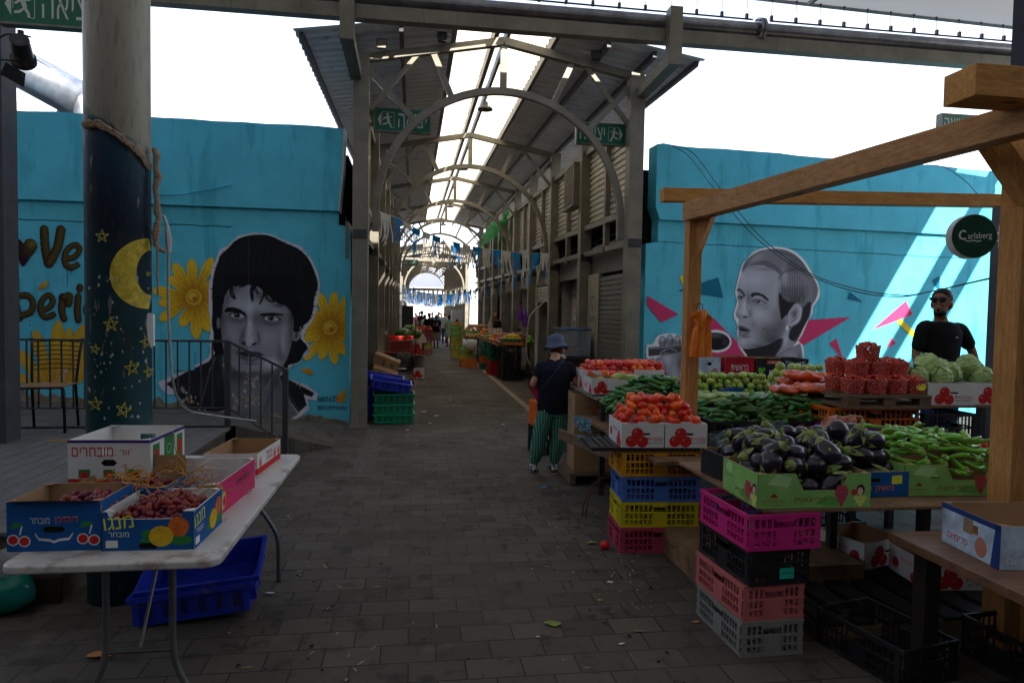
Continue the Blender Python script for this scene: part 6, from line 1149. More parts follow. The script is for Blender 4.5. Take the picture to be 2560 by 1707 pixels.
# carrot bags
ORB = mat('carrot_bag', (.80, .11, .02), .25, 0, .35, 6, coat=.5, bump=1, bscale=18, stain=((.6, .5, .45), 7, .62, .6, (1, 1, 1))); q = random.Random(3)
def bag_mesh(name, L, Wd, H, m, seed, n=22, k=12, rg=0):
    q = random.Random(seed); g = MB(); vs = []
    ph = [q.uniform(0, 6) for _ in range(4)]
    for i in range(k+1):
        a = PI*i/k
        for j in range(n):
            b = 2*PI*j/n; r = math.sin(a)**.7; cr1 = 1+.035*math.sin(11*b+ph[0]+5*a)+q.uniform(-.03, .03); x = L/2*r*math.cos(b)*(1+.06*math.sin(3*b+ph[0]))*cr1; y = Wd/2*r*math.sin(b)*(1+.07*math.sin(4*b+ph[1]))*cr1; z = H/2*(1-math.cos(a))*(1+.12*math.sin(5*b+ph[2])*math.sin(a)+.1*math.sin(x*40+ph[3])*math.sin(a))*cr1*(1+rg*math.sin(y*75+seed+6*x)*math.sin(a)); vs.append((x, y, max(z, 0)))
    g.add(vs, [(i*n+j, i*n+(j+1) % n, (i+1)*n+(j+1) % n, (i+1)*n+j) for i in range(k) for j in range(n)], m); return g.mesh(name, True)
for i, (u, v, Y, rz_) in enumerate(((1975, 985, 5.15, .3), (2035, 982, 5.05, -.2), (1990, 965, 5.45, .1), (2050, 968, 5.35, .5), (2010, 950, 5.3, -.4))):
    x, z = stallpt(u, v, Y); o = link('carrot_bag', bag_mesh('carrot_bag', .34, .27, .075, ORB, i, 40, 20, .22), None, (x, Y, z), (0, 0, rz_)); props(o, ('orange bag of carrots at the left front of the bag pile', 'orange bag of carrots with a white label at the front right of the pile', 'orange bag of carrots at the back left of the pile', 'orange bag of carrots at the back right of the pile', 'orange bag of carrots topmost on the pile')[i], 'bag', 'bags of carrots')
    if i == 1: g = MB(); g.box(-.03, .05, -.104, -.1, .035, .075, WHITEI); g.build('label', o)
riser(3.55, 5.25, .705, (.62, .46, .20), 'black crate under the pile of carrot bags')
tray2 = carton('black_carton', 'black carton lettered in white below the carrot bags', (3.62, 5.0, .90), (.52, .36, .12), BLACKC, BLACKC, 0, prints=lambda g, fc, L, Wd, H: g.text(heb('שדות בר'), L*.5, WHITEI, fc('f') @ Matrix.Translation((.06, H*.4, .0006)), H*.4)); riser(3.62, 5.0, .705, (.52, .36, .19), 'black crate under the black lettered carton')
# orange crate, pallet, punnets
YO = 4.66; xa, za = stallpt(2078, 1085, YO); xb, zb = stallpt(2300, 1018, YO); xo = (xa+xb)/2; zo = zb
crate('orange vented crate under the wooden pallet of cherry tomatoes', (xo, YO+.22, zb-.21), (xb-xa, .44, .208), P_ORN, R(-1), None, 16); riser(xo, YO+.22, .702, (xb-xa, .44, zb-.21-.704), 'black crate under the orange crate')
PW_ = mat('pallet_wood', (.16, .11, .065), .8, 0, .4, 6, bump=.4, bscale=30, stretch=(1, 6, 6)); pz = zb; pL = .66; pW = .56; px_ = W(2205, 1000, Y=YO).x
pt = thing('pallet', 'small weathered wooden pallet carrying the punnets of cherry tomatoes', 'pallet', (px_+.02, YO+.20, pz), R(-2)); 
for z0, z1 in ((.0, .022), (.078, .10)):
    for y in (-pW/2, -.05, pW/2-.1): g = MB(); g.box(-pL/2, pL/2, y, y+.10, z0, z1, PW_); g.build('slat', pt)
for x in (-pL/2, -.045, pL/2-.09):
    for y in (-pW/2+.005, pW/2-.095): g = MB(); g.box(x, x+.09, y, y+.09, .0225, .0775, PW_); g.build('block', pt)
g = MB(); g.box(-pL/2-.012, -pL/2-.001, -pW/2, pW/2, 0, .03, PW_); g.box(-pL/2-.012, -pL/2-.001, -pW/2, pW/2, .07, .1, PW_); g.build('slat', pt)
PUN = clearfilm('clear_punnet', (.85, .75, .75), .22, .08)
CH = m_cuc(.023, .0105, M_CHT, 0, 'cherry_tomato', False)
def punnet_mesh():
    g = MB(); n = 20
    def ring(r, z, sq=4): 
        out = []
        for i in range(n): a = 2*PI*i/n; c_, s_ = math.cos(a), math.sin(a); k = (abs(c_)**sq+abs(s_)**sq)**(-1/sq); out.append((r*k*c_, r*k*s_*.85, z))
        return out
    R_ = [ring(.066, .001), ring(.078, .11), ring(.084, .112), ring(.084, .108)]; vs = sum(R_, []); fs = [tuple(range(n))]+[(i*n+j, i*n+(j+1) % n, (i+1)*n+(j+1) % n, (i+1)*n+j) for i in range(3) for j in range(n)]; g.add(vs, fs, PUN); return g.mesh('punnet')
PM = punnet_mesh(); cnt = 0; REST = MB(); REST_T = []
rows_ = [(-.245, -.17, 0), (-.08, -.19, 0), (.09, -.19, 0), (.25, -.18, 0), (-.25, .02, 0), (-.08, .0, 0), (.09, 0, 0), (.26, .01, 0), (-.16, -.09, 1), (.01, -.10, 1), (.18, -.08, 1), (-.20, .10, 1), (.05, .10, 1), (.24, .09, 1), (-.05, -.06, 2)]
LBL = ['front row, leftmost', 'front row, second from the left', 'front row, third from the left', 'front row, rightmost, with a round label', 'back of the bottom layer, leftmost', 'back of the bottom layer, second', 'back of the bottom layer, third', 'back of the bottom layer, rightmost', 'middle layer, front left', 'middle layer, front centre', 'middle layer, front right', 'middle layer, back left', 'middle layer, back centre', 'middle layer, back right', 'standing alone on top of the pile']
ptl = Vector((px_+.02, YO+.20, pz+.101))
for i, (x, y, k) in enumerate(rows_):
    t = thing('punnet', 'clear punnet of cherry tomatoes, '+LBL[i], 'punnet', (ptl.x+x, ptl.y+y, ptl.z+k*.122), rnd.uniform(-.1, .1), 'punnets of cherry tomatoes'); link('tub', PM, t)
    if i == 3: g = MB(); g.disc(.02, .06, .04, .028, mat('label_yellow', 0), Matrix.Translation((0, -.072, 0)) @ Matrix.Rotation(PI/2-.1, 4, 'X')); g.build('label', t)
    front = (i in (0, 1, 2, 3, 8, 9, 10, 14)); q = random.Random(i+40); PTS = []
    for lay in range(7):        # tomatoes against the wall, then the crown
        z = .014+lay*.0155; rr = .060+.012*z/.11
        for j in range(17):
            a = 2*PI*(j+.5*(lay % 2))/17+q.uniform(-.06, .06); c_, s_ = math.cos(a), math.sin(a); kk = (abs(c_)**4+abs(s_)**4)**(-.25); PTS.append((rr*kk*c_, rr*kk*s_*.85, z, s_))
    for j in range(34): a = q.uniform(0, 6.3); r = .07*math.sqrt(q.random()); PTS.append((r*math.cos(a), r*.85*math.sin(a), .112+.022*(1-(r/.07)**2)+q.uniform(-.004, .006), -1))
    for (xx, yy, zz, s_) in PTS:
        p = (t.location.x+xx, t.location.y+yy, t.location.z+zz); e = (q.uniform(0, 6), q.uniform(0, 6), q.uniform(0, 6))
        if front and s_ < -.35 and cnt < 298 and q.random() < .62:
            o = link('cherry_tomato', CH, None, p, e); props(o, 'tiny oval red cherry tomato in a clear punnet on the pallet', 'tomato', 'cherry tomatoes in the punnets'); cnt += 1
        else: REST_T.append((p, e))
cv = np.array([v.co[:] for v in CH.vertices]); cf = [tuple(p.vertices) for p in CH.polygons]; VV = []; FF = []
for p, e in REST_T:
    m3 = np.array(Euler(e).to_matrix()); n0 = len(VV); VV += (cv @ m3.T+np.array(p)-np.array(ptl)).tolist(); FF += [tuple(i+n0 for i in f) for f in cf]
me = bpy.data.meshes.new('cherry_tomatoes'); me.from_pydata(VV, [], FF); me.materials.append(M_CHT); me.polygons.foreach_set('use_smooth', [True]*len(FF)); me.update()
props(link('cherry_tomatoes', me, None, tuple(ptl)), 'mass of small red cherry tomatoes filling the clear punnets', 'tomato', None, 'stuff')
# cabbages on white cartons, black crate
YC = 4.62; xa, za = stallpt(2322, 1012, YC); xb, zb = stallpt(2452, 952, YC)
carton('tomato_carton', 'white carton printed with red tomatoes under the cabbages', ((xa+xb)/2-.03, YC+.2, za), (.36, .42, .165), CWHITE, CWHITE, R(-4), prints=pr_tomato, group=None); carton('tomato_carton', 'white carton of cabbages half hidden by the near timber post', ((xa+xb)/2+.34, YC+.22, za), (.34, .42, .165), CWHITE, CWHITE, R(-1), prints=pr_tomato)
table('bench', 'narrow plank bench under the cartons of cabbages', (xa+xb)/2-.25, (xa+xb)/2+.65, YC-.02, YC+.45, za-.002, .02, PLY, (((xa+xb)/2-.2, YC+.4), ((xa+xb)/2+.6, YC+.4)), LEGM)
crate('black vented crate below the cabbage cartons beside the orange crate', ((xa+xb)/2-.02, YC+.2, .735), (.44, .4, .26), P_BLK, 0, None, 12)
g = MB(); q = random.Random(4); vs = []; n, k = 28, 16
for i in range(k+1):
    a = PI*i/k
    for j in range(n): b = 2*PI*j/n; r = .085*(1+.035*math.sin(3*b+2*a)+.02*math.sin(7*b-3*a)); vs.append((r*math.sin(a)*math.cos(b), r*math.sin(a)*math.sin(b), -r*.85*math.cos(a)))
g.add(vs, [(i*n+j, i*n+(j+1) % n, (i+1)*n+(j+1) % n, (i+1)*n+j) for i in range(k) for j in range(n)], M_CAB)
for l in range(9):   # loose outer leaves
    a0 = l*2.4; el = q.uniform(-.4, .8); vs = []; 
    for i in range(13):
        for j in range(13): s_, t_ = (i/12-.5)*1.5, (j/12-.5)*1.5; aa = a0+s_; bb = el+t_; r = .088+.003*math.sin(s_*14+l)+.002*math.sin(t_*17)+.016*(abs(s_)**2.5+abs(t_)**2.5); vs.append((r*math.cos(bb)*math.cos(aa), r*math.cos(bb)*math.sin(aa), r*.88*math.sin(bb)))
    g.add(vs, [(i*13+j, i*13+j+1, i*13+j+14, i*13+j+13) for i in range(12) for j in range(12)], M_CAB)
CB = g.mesh('cabbage', True)
for i, (dx_, dy_, dz_, s) in enumerate(((-.16, .05, .02, .8), (-.02, .12, .09, 1.15), (.12, .05, .05, .9), (.0, .0, .02, .9), (.30, .08, .10, 1.0), (.36, .0, .02, .95), (-.18, .22, .04, .9), (.2, .25, .06, 1.0), (.45, .2, .05, 1.0))):
    o = link('cabbage', CB, None, ((xa+xb)/2+dx_, YC+.14+dy_, za+.18+dz_), (q.uniform(0, 6), q.uniform(0, 6), q.uniform(0, 6)), (s, s, s)); props(o, 'pale green cabbage heaped on the white cartons at the right', 'cabbage', 'heaped cabbages')
# far left row: round tomatoes on white cartons by the hall column
for i, (u0, u1, v0, v1, Y, lb, pr) in enumerate(((1456, 1530, 975, 925, 6.9, 'white tomato carton under the round tomatoes nearest the shopper', pr_tomato), (1530, 1600, 945, 915, 7.05, 'white tomato carton in the middle of the row of round tomatoes', pr_tomato), (1590, 1660, 948, 928, 6.8, 'white carton at the right end of the row of round tomatoes', None), (1480, 1545, 985, 945, 6.3, 'low white carton with a peach in front of the round tomatoes', pr_tomato), (1520, 1600, 975, 948, 6.25, 'white carton holding a papaya beside the round tomatoes', None))):
    xa, za = stallpt(u0, v0, Y); xb, zb = stallpt(u1, v1, Y); za = max(za, .93); carton('white_carton', lb, ((xa+xb)/2, Y+.15, za), (xb-xa, .36, max(.10, zb-za)), CWHITE, CARDB if i > 2 else CWHITE, R(-3), prints=pr, group='white cartons at the far end of the stall')
xs = W(1482, 975, Y=6.5).x; table('stall_table', 'narrow slatted table at the far left end of the stall by the shopper', xs-.05, xs+1.35, 6.15, 7.5, .925, .03, mat('worn_table', (.22, .2, .17), .6, var=.3), ((xs+.02, 6.2), (xs+.02, 7.4), (xs+1.3, 7.4)), LEGM)
TR = [m_round(.036, M_TOMR, 'tomato', .85)]; xs2 = W(1532, 930, Y=7.0).x
heap('round_tomato', 'tomato', TR, 'round red tomato heaped at the far left end of the stall', 'round tomatoes at the far end', (xs2+.12, 7.08, 1.06), .86, .50, .072, 3, R(-3), 21, .25, shrink=.35, zs=.62)
heap('round_tomato', 'tomato', TR, 'round red tomato heaped at the far left end of the stall', 'round tomatoes at the far end', (W(1545, 935, Y=6.65).x, 6.75, 1.02), .34, .22, .072, 2, 0, 22, .25, shrink=.35, zs=.62)
props(link('peach', m_round(.045, M_ORA, 'peach', .92), None, (W(1505, 948, Y=6.35).x, 6.40, 1.06)), 'single large peach in a low white carton near the shopper', 'peach')
for i, (u, v) in enumerate(((1556, 945), (1585, 948))): props(link('papaya', m_cuc(.17, .05, M_MAN, .5, 'papaya'), None, (W(u, v, Y=6.3).x, 6.35, W(u, v, Y=6.3).z), (PI/2, .4, 1.2-i)), ('large green papaya lying on a white carton', 'smaller green papaya right of the large one')[i], 'papaya')
def pr_dkp(g, fc, L, Wd, H): M = fc('f'); g.text(heb('עגבניות'), L*.35, WHITEI, M @ Matrix.Translation((-L*.1, H*.62, .0006)) @ Matrix.Rotation(.1, 4, 'Z'), H*.3); tomatoes(g, M, L*.27, H*.3, H*.2)
xa, za = stallpt(1635, 978, 5.85); xb, zb = stallpt(1714, 958, 5.85); carton('purple_carton', 'dark violet tomato carton left of the timber post', ((xa+xb)/2, 6.0, za), (xb-xa, .32, zb-za+.02), mat('dark_violet', (.05, .03, .16), .6), CARDB, 0, prints=pr_dkp); riser((xa+xb)/2, 6.0, .705, (xb-xa, .32, za-.71), 'black crate under the dark violet carton')
crate('brown cardboard box'[0:0]+'black crate under the round tomatoes behind the shopper', (xs+.7, 6.9, .0), (.5, .4, .28), P_BLK, 0, None, 10)
def pr_brown(g, fc, L, Wd, H): M = fc('f'); g.text(heb('מובחר'), L*.75, mat('print_dull_red', (.42, .05, .02), .7), M @ Matrix.Translation((.08, H*.78, .0006)), H*.14); slot(g, M, -L*.28, H*.36, L*.14, H*.1)
carton('cardboard_box', 'tall brown cardboard box with red lettering beside the shopper', (W(1480, 1000, Y=6.75).x, 6.8, .12), (.40, .36, .78), CARDB, CARDB, R(-2), prints=pr_brown)
props(link('pallet', (lambda g: (g.box(-.24, .45, -.25, .3, .08, .10, PW_), g.box(-.24, -.18, -.25, .3, 0, .079, PW_), g.box(.38, .45, -.25, .3, 0, .079, PW_), g.mesh('pallet'))[-1])(MB()), None, (W(1475, 1000, Y=6.75).x, 6.8, .015)), 'low dark wooden pallet under the tall brown cardboard box', 'pallet')
# clear and blue wrap hanging off the crates
WR1 = clearfilm('blue_wrap', (.10, .35, .50), .55, .15); WR2 = clearfilm('clear_wrap', (.35, .45, .5), .30, .12); PKB = clearfilm('pink_bag', (.75, .38, .28), .6, .25)
def crumple(name, label, cat, pts, nx_, ny_, amp, m, seed, group=None):
    """crumpled sheet spanned between four corner points"""
    q = random.Random(seed); A, B, C_, D = [Vector(p) for p in pts]; nrm = (B-A).cross(D-A).normalized(); ph = [q.uniform(0, 6) for _ in range(8)]; o = (A+B+C_+D)/4; vs = []
    for j in range(ny_+1):
        for i in range(nx_+1):
            s_, t_ = i/nx_, j/ny_; p = A*(1-s_)*(1-t_)+B*s_*(1-t_)+C_*s_*t_+D*(1-s_)*t_
            h = math.sin(s_*9+ph[0]+3*t_)*math.sin(t_*7+ph[1])+.6*math.sin(s_*19+ph[2]-t_*6)+.4*math.sin(t_*23+ph[3]+s_*11)+q.uniform(-.5, .5); p = p+nrm*h*amp+Vector((q.uniform(-1, 1), 0, q.uniform(-1, 1)))*amp*.5; vs.append(tuple(p-o))
    g = MB(); g.add(vs, [(j*(nx_+1)+i, j*(nx_+1)+i+1, (j+1)*(nx_+1)+i+1, (j+1)*(nx_+1)+i) for j in range(ny_) for i in range(nx_)], m)
    return props(link(name, g.mesh(name, False), None, tuple(o)), label, cat, group)
crumple('plastic_wrap', 'dark plastic wrap hanging below the middle cucumber crate', 'plastic wrap', [W(1760, 1085, Y=4.74), W(1875, 1062, Y=4.74), W(1862, 1105, Y=4.70), W(1790, 1135, Y=4.72)], 20, 12, .010, WR2, 1)
crumple('plastic_wrap', 'dark plastic wrap hanging beside the purple carton', 'plastic wrap', [W(1862, 1080, Y=4.72), W(1962, 1045, Y=4.70), W(1962, 1090, Y=4.68), W(1880, 1110, Y=4.70)], 20, 12, .010, WR2, 2)
crumple('plastic_wrap', 'blue plastic wrap hanging from the cucumber crate at the left end', 'plastic wrap', [W(1432, 1035, Y=5.2), W(1478, 1050, Y=5.1), W(1478, 1085, Y=5.1), W(1440, 1070, Y=5.2)], 16, 10, .012, WR1, 3)
crumple('plastic_wrap', 'blue plastic wrap trailing below the left end of the stall table', 'plastic wrap', [W(1440, 1085, Y=5.1), W(1520, 1100, Y=5.0), W(1530, 1125, Y=5.0), W(1455, 1110, Y=5.1)], 16, 10, .012, WR1, 4)
pb = crumple('plastic_bag', 'crumpled translucent peach coloured bag behind the eggplants', 'bag', [W(2040, 1100, Y=4.2), W(2150, 1105, Y=4.25), W(2135, 1040, Y=4.35), W(2062, 1038, Y=4.35)], 22, 16, .016, PKB, 9)
g = MB(); g.M = Matrix.Translation(-pb.location); g.tube([W(u, v, Y=4.3) for u, v in ((2105, 1045), (2130, 1038), (2155, 1042), (2160, 1055), (2145, 1068))], .007, PKB, 6); g.build('handle', pb)
# long edge rail of the stall at the left end
props(link('plank', (lambda g: (g.bar((1.34, 6.1, .60), (1.60, 5.05, .60), .03, .09, PW_), g.mesh('plank'))[-1])(MB()), None, (0, 0, 0)), 'brown plank edging the left end of the stall under the wrap', 'plank')
props(link('stand', (lambda g: (g.box(-.02, .02, -.02, .02, 0, .56, mat('grey_leg', (.2, .2, .19), .5)), g.box(-.02, .5, -.018, .018, .1, .14, mat('grey_leg', 0)), g.mesh('stand'))[-1])(MB()), None, (W(1412, 1130, Z=0).x, W(1412, 1130, Z=0).y, 0)), 'thin grey table leg with a low cross bar beside the shopper', 'stand')
# ---- lower right: wooden stand, brown table, dark cartons and crates
ws = thing('wooden_stand', 'low scuffed wooden stand on the ground between the two crate stacks', 'stand', (2.28, 4.35, 0)); g = MB(); g.box(-.48, .5, -.55, .35, .17, .19, PLY); g.build('top', ws); g = MB(); g.box(-.48, .5, -.55, -.53, 0, .169, PLY); g.box(-.48, -.46, -.529, .35, 0, .169, PLY); g.box(.48, .5, -.529, .35, 0, .169, PLY); g.build('side', ws)
table('brown_table', 'brown wooden table at the lower right holding a blue and white carton', 2.33, 4.6, 2.05, 3.02, .655, .045, mat('brown_table', (.17, .085, .045), .45, 0, .35, 4, stretch=(1, 5, 5), stain=((.08, .04, .02), 5, .6, .6, (1, 1, 1))), ((2.45, 2.9), (4.4, 2.9), (2.46, 2.2)), mat('dark_timber', (.03, .025, .02), .7), legw=.08)
def pr_bw(g, fc, L, Wd, H):
    M = fc('f'); tomatoes(g, M, L*.05, H*.45, H*.28); g.text(heb('פרימיום'), L*.3, WHITEI, M @ Matrix.Translation((-L*.3, H*.2, .0006)), H*.12)
    M = fc('l'); g.text(heb('פרימיום'), Wd*.36, RED, M @ Matrix.Translation((-Wd*.2, H*.25, .0006)), H*.16); g.pl([(-Wd*.1, H*.5), (Wd*.06, H*.5), (Wd*.06, H*.85), (-Wd*.1, H*.85)], mat('print_tan', (.3, .2, .12), .7), M, .0005); g.disc(Wd*.2, H*.3, H*.2, H*.24, mat('print_skin2', (.5, .2, .14), .6), M, 14, .0005); g.pl([(-Wd/2, H*.86), (Wd/2, H*.86), (Wd/2, H), (-Wd/2, H)], mat('print_navy', (.02, .05, .2), .6), M, .0005); g.pl([(Wd*.36, 0), (Wd*.5, 0), (Wd*.5, H), (Wd*.42, H)], mat('print_navy', 0), M, .0005)
carton('blue_white_carton', 'blue and white tomato carton on the brown table at the right edge', (2.755, 2.66, .657), (.56, .38, .185), SILV, CARDB, R(-7), prints=pr_bw, sh=(0.03, .12, .05, .04))
p = W(2165, 1420, Z=.12); carton('tomato_carton', 'white tomato carton lying under the stall tables', (p.x+.13, p.y+.25, .10), (.38, .36, .17), CWHITE, CARDB, R(18), prints=pr_tomato); carton('tomato_carton', 'second white tomato carton deep in shadow under the tables', (3.25, 3.75, .10), (.42, .36, .17), CWHITE, CARDB, R(-6), prints=pr_tomato)
props(link('pallet', (lambda g: ([g.box(-.8+i*.18, -.68+i*.18, -.5, .5, .078, .098, mat('shade_dark_timber', (.02, .016, .012), .8)) for i in range(10)], g.box(-.8, 1.0, -.5, -.42, 0, .077, PW_), g.box(-.8, 1.0, .42, .5, 0, .077, PW_), g.mesh('pallet'))[-1])(MB()), None, (2.95, 3.75, 0)), 'pallet lying under the stall tables, its slats coloured as deep shade', 'pallet')  # slats coloured near black to put the under-table shade into the wood
crate('black crate on the ground under the brown table', (2.35, 3.05, 0), (.36, .52, .19), P_BLK, R(12), 'black crates in the shadow', 10); crate('black crate at the bottom edge right of the grey crate', (2.28, 2.30, 0), (.56, .36, .20), P_BLK, R(-3), 'black crates in the shadow', 14); crate('black crate far under the brown table', (3.1, 2.9, 0), (.56, .40, .20), P_BLK, R(5), 'black crates in the shadow', 14)
for i, (x, y, z, m, lb) in enumerate(((2.35, 4.75, 0, P_BLK, 'black crate on the ground behind the wooden stand'), (2.4, 4.78, .19, P_LBLUE, 'light blue crate under the table behind the wooden stand'), (1.98, 5.25, .0, P_RED, 'red crate on the ground under the left end of the table'), (1.98, 5.25, .19, P_BLK, 'black crate on the red crate under the table'), (3.1, 4.8, 0, P_BLK, 'black crate on the ground under the orange crate'), (3.7, 4.2, 0, P_BLK, 'black crate on the ground under the peppers'))):
    crate(lb, (x, y, z), (.55, .38, .185), m, rnd.uniform(-.1, .1), 'crates stored under the tables', 12)
# ================================================================ timber pergola
pg = thing('pergola', 'pine timber pergola frame over the vegetable stall', 'pergola', (2.1, 5, 0)); O = Vector((2.1, 5, 0)); T = Matrix.Translation(-O)
a = W(1720, 900, Y=5.0); b = W(1738, 525, Y=5.0); g = MB(); g.M = T; g.box(a.x-.038, a.x+.068, 4.95, 5.05, 0, b.z-.0, WOOD); bevel(g.build('post', pg), .004)
zt = W(1730, 520, Y=5).z
n2 = W(2470, 1150, Y=3.04); ztp = W(2560, 300, Y=3.04).z; g = MB(); g.M = T; g.box(n2.x+.135, n2.x+.225, 3.04, 3.18, 0, ztp, WOOD); bevel(g.build('post', pg), .004); g = MB(); g.M = T; g.box(n2.x+.228, n2.x+.40, 3.02, 3.16, 0, ztp, WOOD); bevel(g.build('post', pg), .004)
pA = W(1725, 530, Y=5.0); pB = W(2565, 300, Y=2.75); g = MB(); g.M = T; dirb = (pB-pA).normalized(); g.bar(pA-dirb*.02, pB+dirb*.35, .11, .14, WOODY); bevel(g.build('beam', pg), .004)
pA = W(1655, 488, Y=5.22); pB = W(2492, 503, Y=5.22); g = MB(); g.M = T; g.bar(pA, pB, .10, .105, WOODH); bevel(g.build('beam', pg), .004)
pA = W(2440, 198, Y=2.62); g = MB(); g.M = T; g.box(pA.x, pA.x+1.2, 2.62, 2.80, pA.z-.066, pA.z+.070, WOODH); bevel(g.build('beam', pg), .004)
g = MB(); g.M = T; g.bar(W(1733, 640, Y=5.0), W(1775, 530, Y=4.9), .07, .085, WOOD); g.build('brace', pg); g = MB(); g.M = T; g.bar(W(2575, 500, Y=3.03), W(2475, 350, Y=3.05), .09, .09, WOOD); g.build('brace', pg)
# grey pole with the round sign
gp2 = thing('post', 'slim dark grey steel pole behind the near timber post', 'post', (W(2490, 800, Y=5.3).x, 5.3, 0)); g = MB(); x_ = gp2.location.x; g.box(-.05, .10, -.04, .04, 0, 2.75, mat('pole_grey', (.08, .09, .11), .5, .3)); g.build('shaft', gp2); g = MB(); z_ = W(2475, 815, Y=5.25).z; g.box(-.03, .02, -.043, -.0405, z_-.04, z_+.03, WHITEI); g.build('sticker', gp2)
sp2 = thing('column', 'dark steel column at the upper right corner behind the timber', 'column', (W(2550, 200, Y=3.0).x+.1, 3.0, 0)); g = MB(); g.box(-.06, .3, -.1, .1, 2.75, 4.2, mat('navy_column', (.02, .02, .04), .5)); g.box(0.2, .3, -.1, .1, 0, 2.75, mat('navy_column', 0)); g.build('shaft', sp2)
c_ = W(2428, 592, Y=4.9); rs_ = thing('round_sign', 'round dark green illuminated sign with white lettering hanging from the grey pole', 'sign', tuple(c_), R(-14)); MS = Matrix.Rotation(PI/2, 4, 'X'); rr = .175
g = MB(); g.cyl((0, 0, -.045), rr, .09, mat('sign_rim', (.55, .55, .56), .4), 40, M=MS); bevel(g.build('case', rs_), .006)
g = MB(); g.disc(0, 0, rr*.97, rr*.97, mat('sign_dark_green', (.004, .045, .02), .25, coat=.5), Matrix.Translation((0, -.047, 0)) @ MS, 40); MT = Matrix.Translation((0, -.049, 0)) @ MS @ Matrix.Rotation(.05, 4, 'Z'); Wt = mat('sign_white', 0); g.text('arlsberg', .178, Wt, MT @ Matrix.Translation((.040, -.004, 0)), .062)
g.tube([(x, -.050, z) for x, z in ((-.068, .032), (-.084, .042), (-.104, .032), (-.114, .008), (-.106, -.018), (-.086, -.026), (-.068, -.018))], .0065, Wt, 6); g.tube([(x, -.050, z) for x, z in ((-.07, -.034), (-.04, -.042), (-.01, -.034), (.02, -.042), (.05, -.036))], .004, Wt, 5); g.build('face', rs_)
g = MB(); 
for z in (-.03, .03): g.tube([(rr-.01, 0, z), (rr+.10, .04, z)], .006, WHITEI, 6)
g.box(rr+.03, rr+.09, -.01, .0, -.09, .09, WHITEI); g.build('bracket', rs_)
# orange bags on a hook
hk = W(1745, 797, Y=4.91); ob = thing('bag_bundle', 'bundle of orange plastic bags hanging on a hook from the pergola post', 'bag', tuple(hk)); OB = mat('orange_bag', (.98, .24, .02), .35, 0, .25, 12, bump=.5, bscale=30, coat=.2); g = MB()
g.tube([(-.005, .0, .06), (-.02, -.0, .095), (.005, .0, .118), (.035, 0, .105), (.03, -.01, .07), (.005, -.02, .04), (0, -.02, .0)], .004, P_BLK, 6); g.build('hook', ob)
q = random.Random(6)
for k in range(4):
    g = MB(); vs = []; nx_, ny_ = 14, 18
    for j in range(ny_+1):
        t = j/ny_; w_ = (.055+.03*math.sin(t*3)) if t < .3 else .075-.01*abs(t-.6); w_ = .062+.03*max(0, .25-abs(t-.12))*4*.35 if t < .28 else (.060+.018*(t-.28))
        if .24 < t < .34: w_ = .048
        for i in range(nx_+1):
            s_ = i/nx_-.5; vs.append((s_*2*w_+k*.006-.008+.012*(t-.5), -.035-k*.013+.010*math.sin(s_*14+k+t*3)+.012*math.sin(t*9+k)*(.3 if t > .3 else 1.2)*math.cos(s_*9), .05-t*.335+.008*math.sin(s_*11+k*2)*(1-t)+(.02*math.cos(s_*6) if t < .1 else 0)))
    g.add(vs, [(j*(nx_+1)+i, j*(nx_+1)+i+1, (j+1)*(nx_+1)+i+1, (j+1)*(nx_+1)+i) for j in range(ny_) for i in range(nx_)], OB); g.build('bag', ob, smooth=True)
# cables over the right wall
for lb, pts in (('thin black cable sagging across the fair haired mural, upper strand', ((1690, 365, 10.2), (1735, 385, 9.8), (1800, 470, 9.2), (1900, 590, 8.6), (2020, 680, 8), (2140, 722, 7.2), (2250, 738, 6.6), (2320, 730, 6.2), (2475, 695, 5.5))), ('thin black cable sagging across the fair haired mural, lower strand', ((1680, 366, 10.2), (1722, 390, 9.8), (1790, 478, 9.2), (1880, 585, 8.6), (2000, 675, 8), (2120, 724, 7.2), (2240, 742, 6.6), (2330, 728, 6.2), (2475, 697, 5.5))), ('thin black cable curving down over the top right of the teal wall', ((2315, 412, 10.6), (2360, 418, 10.3), (2410, 450, 10), (2450, 492, 9.6)))):
    P = [W(u, v, Y=Y) for u, v, Y in pts]; o = P[len(P)//2]; P = [Vector(p) for p in crom([tuple(p) for p in P], False, 6)]; g = MB(); g.M = Matrix.Translation(-o); g.tube(P, .006, P_BLK, 5); props(link('cable', g.mesh('cable'), None, tuple(o)), lb, 'cable')
# ================================================================ left folding table with dates
tx0, tx1, ty0, ty1, tz = -1.50, -.725, 2.70, 4.66, .74; tc_ = Vector(((tx0+tx1)/2, (ty0+ty1)/2, 0)); ft = thing('folding_table', 'long white plastic folding table with grey tube legs carrying cartons of dates', 'table', tuple(tc_))
TW = mat('table_white', (.55, .53, .49), .45, 0, .1, 4, stain=((.24, .16, .10), 5, .53, .65, (1, 1, 1))); g = MB(); hx, hy = (tx1-tx0)/2, (ty1-ty0)/2; r = .06; out = []
for cx_, cy_, a0 in ((hx-r, hy-r, 0), (-hx+r, hy-r, PI/2), (-hx+r, -hy+r, PI), (hx-r, -hy+r, 1.5*PI)):
    for k in range(7): a = a0+PI/2*k/6; out.append((cx_+r*math.cos(a), cy_+r*math.sin(a)))
n = len(out); g.add([(x, y, tz-.034) for x, y in out]+[(x, y, tz) for x, y in out], [tuple(range(n))[::-1], tuple(range(n, 2*n))]+[(k, (k+1) % n, n+(k+1) % n, n+k) for k in range(n)], TW); bevel(g.build('tabletop', ft), .010, 3)
LG = mat('grey_tube', (.16, .16, .155), .4, .5)
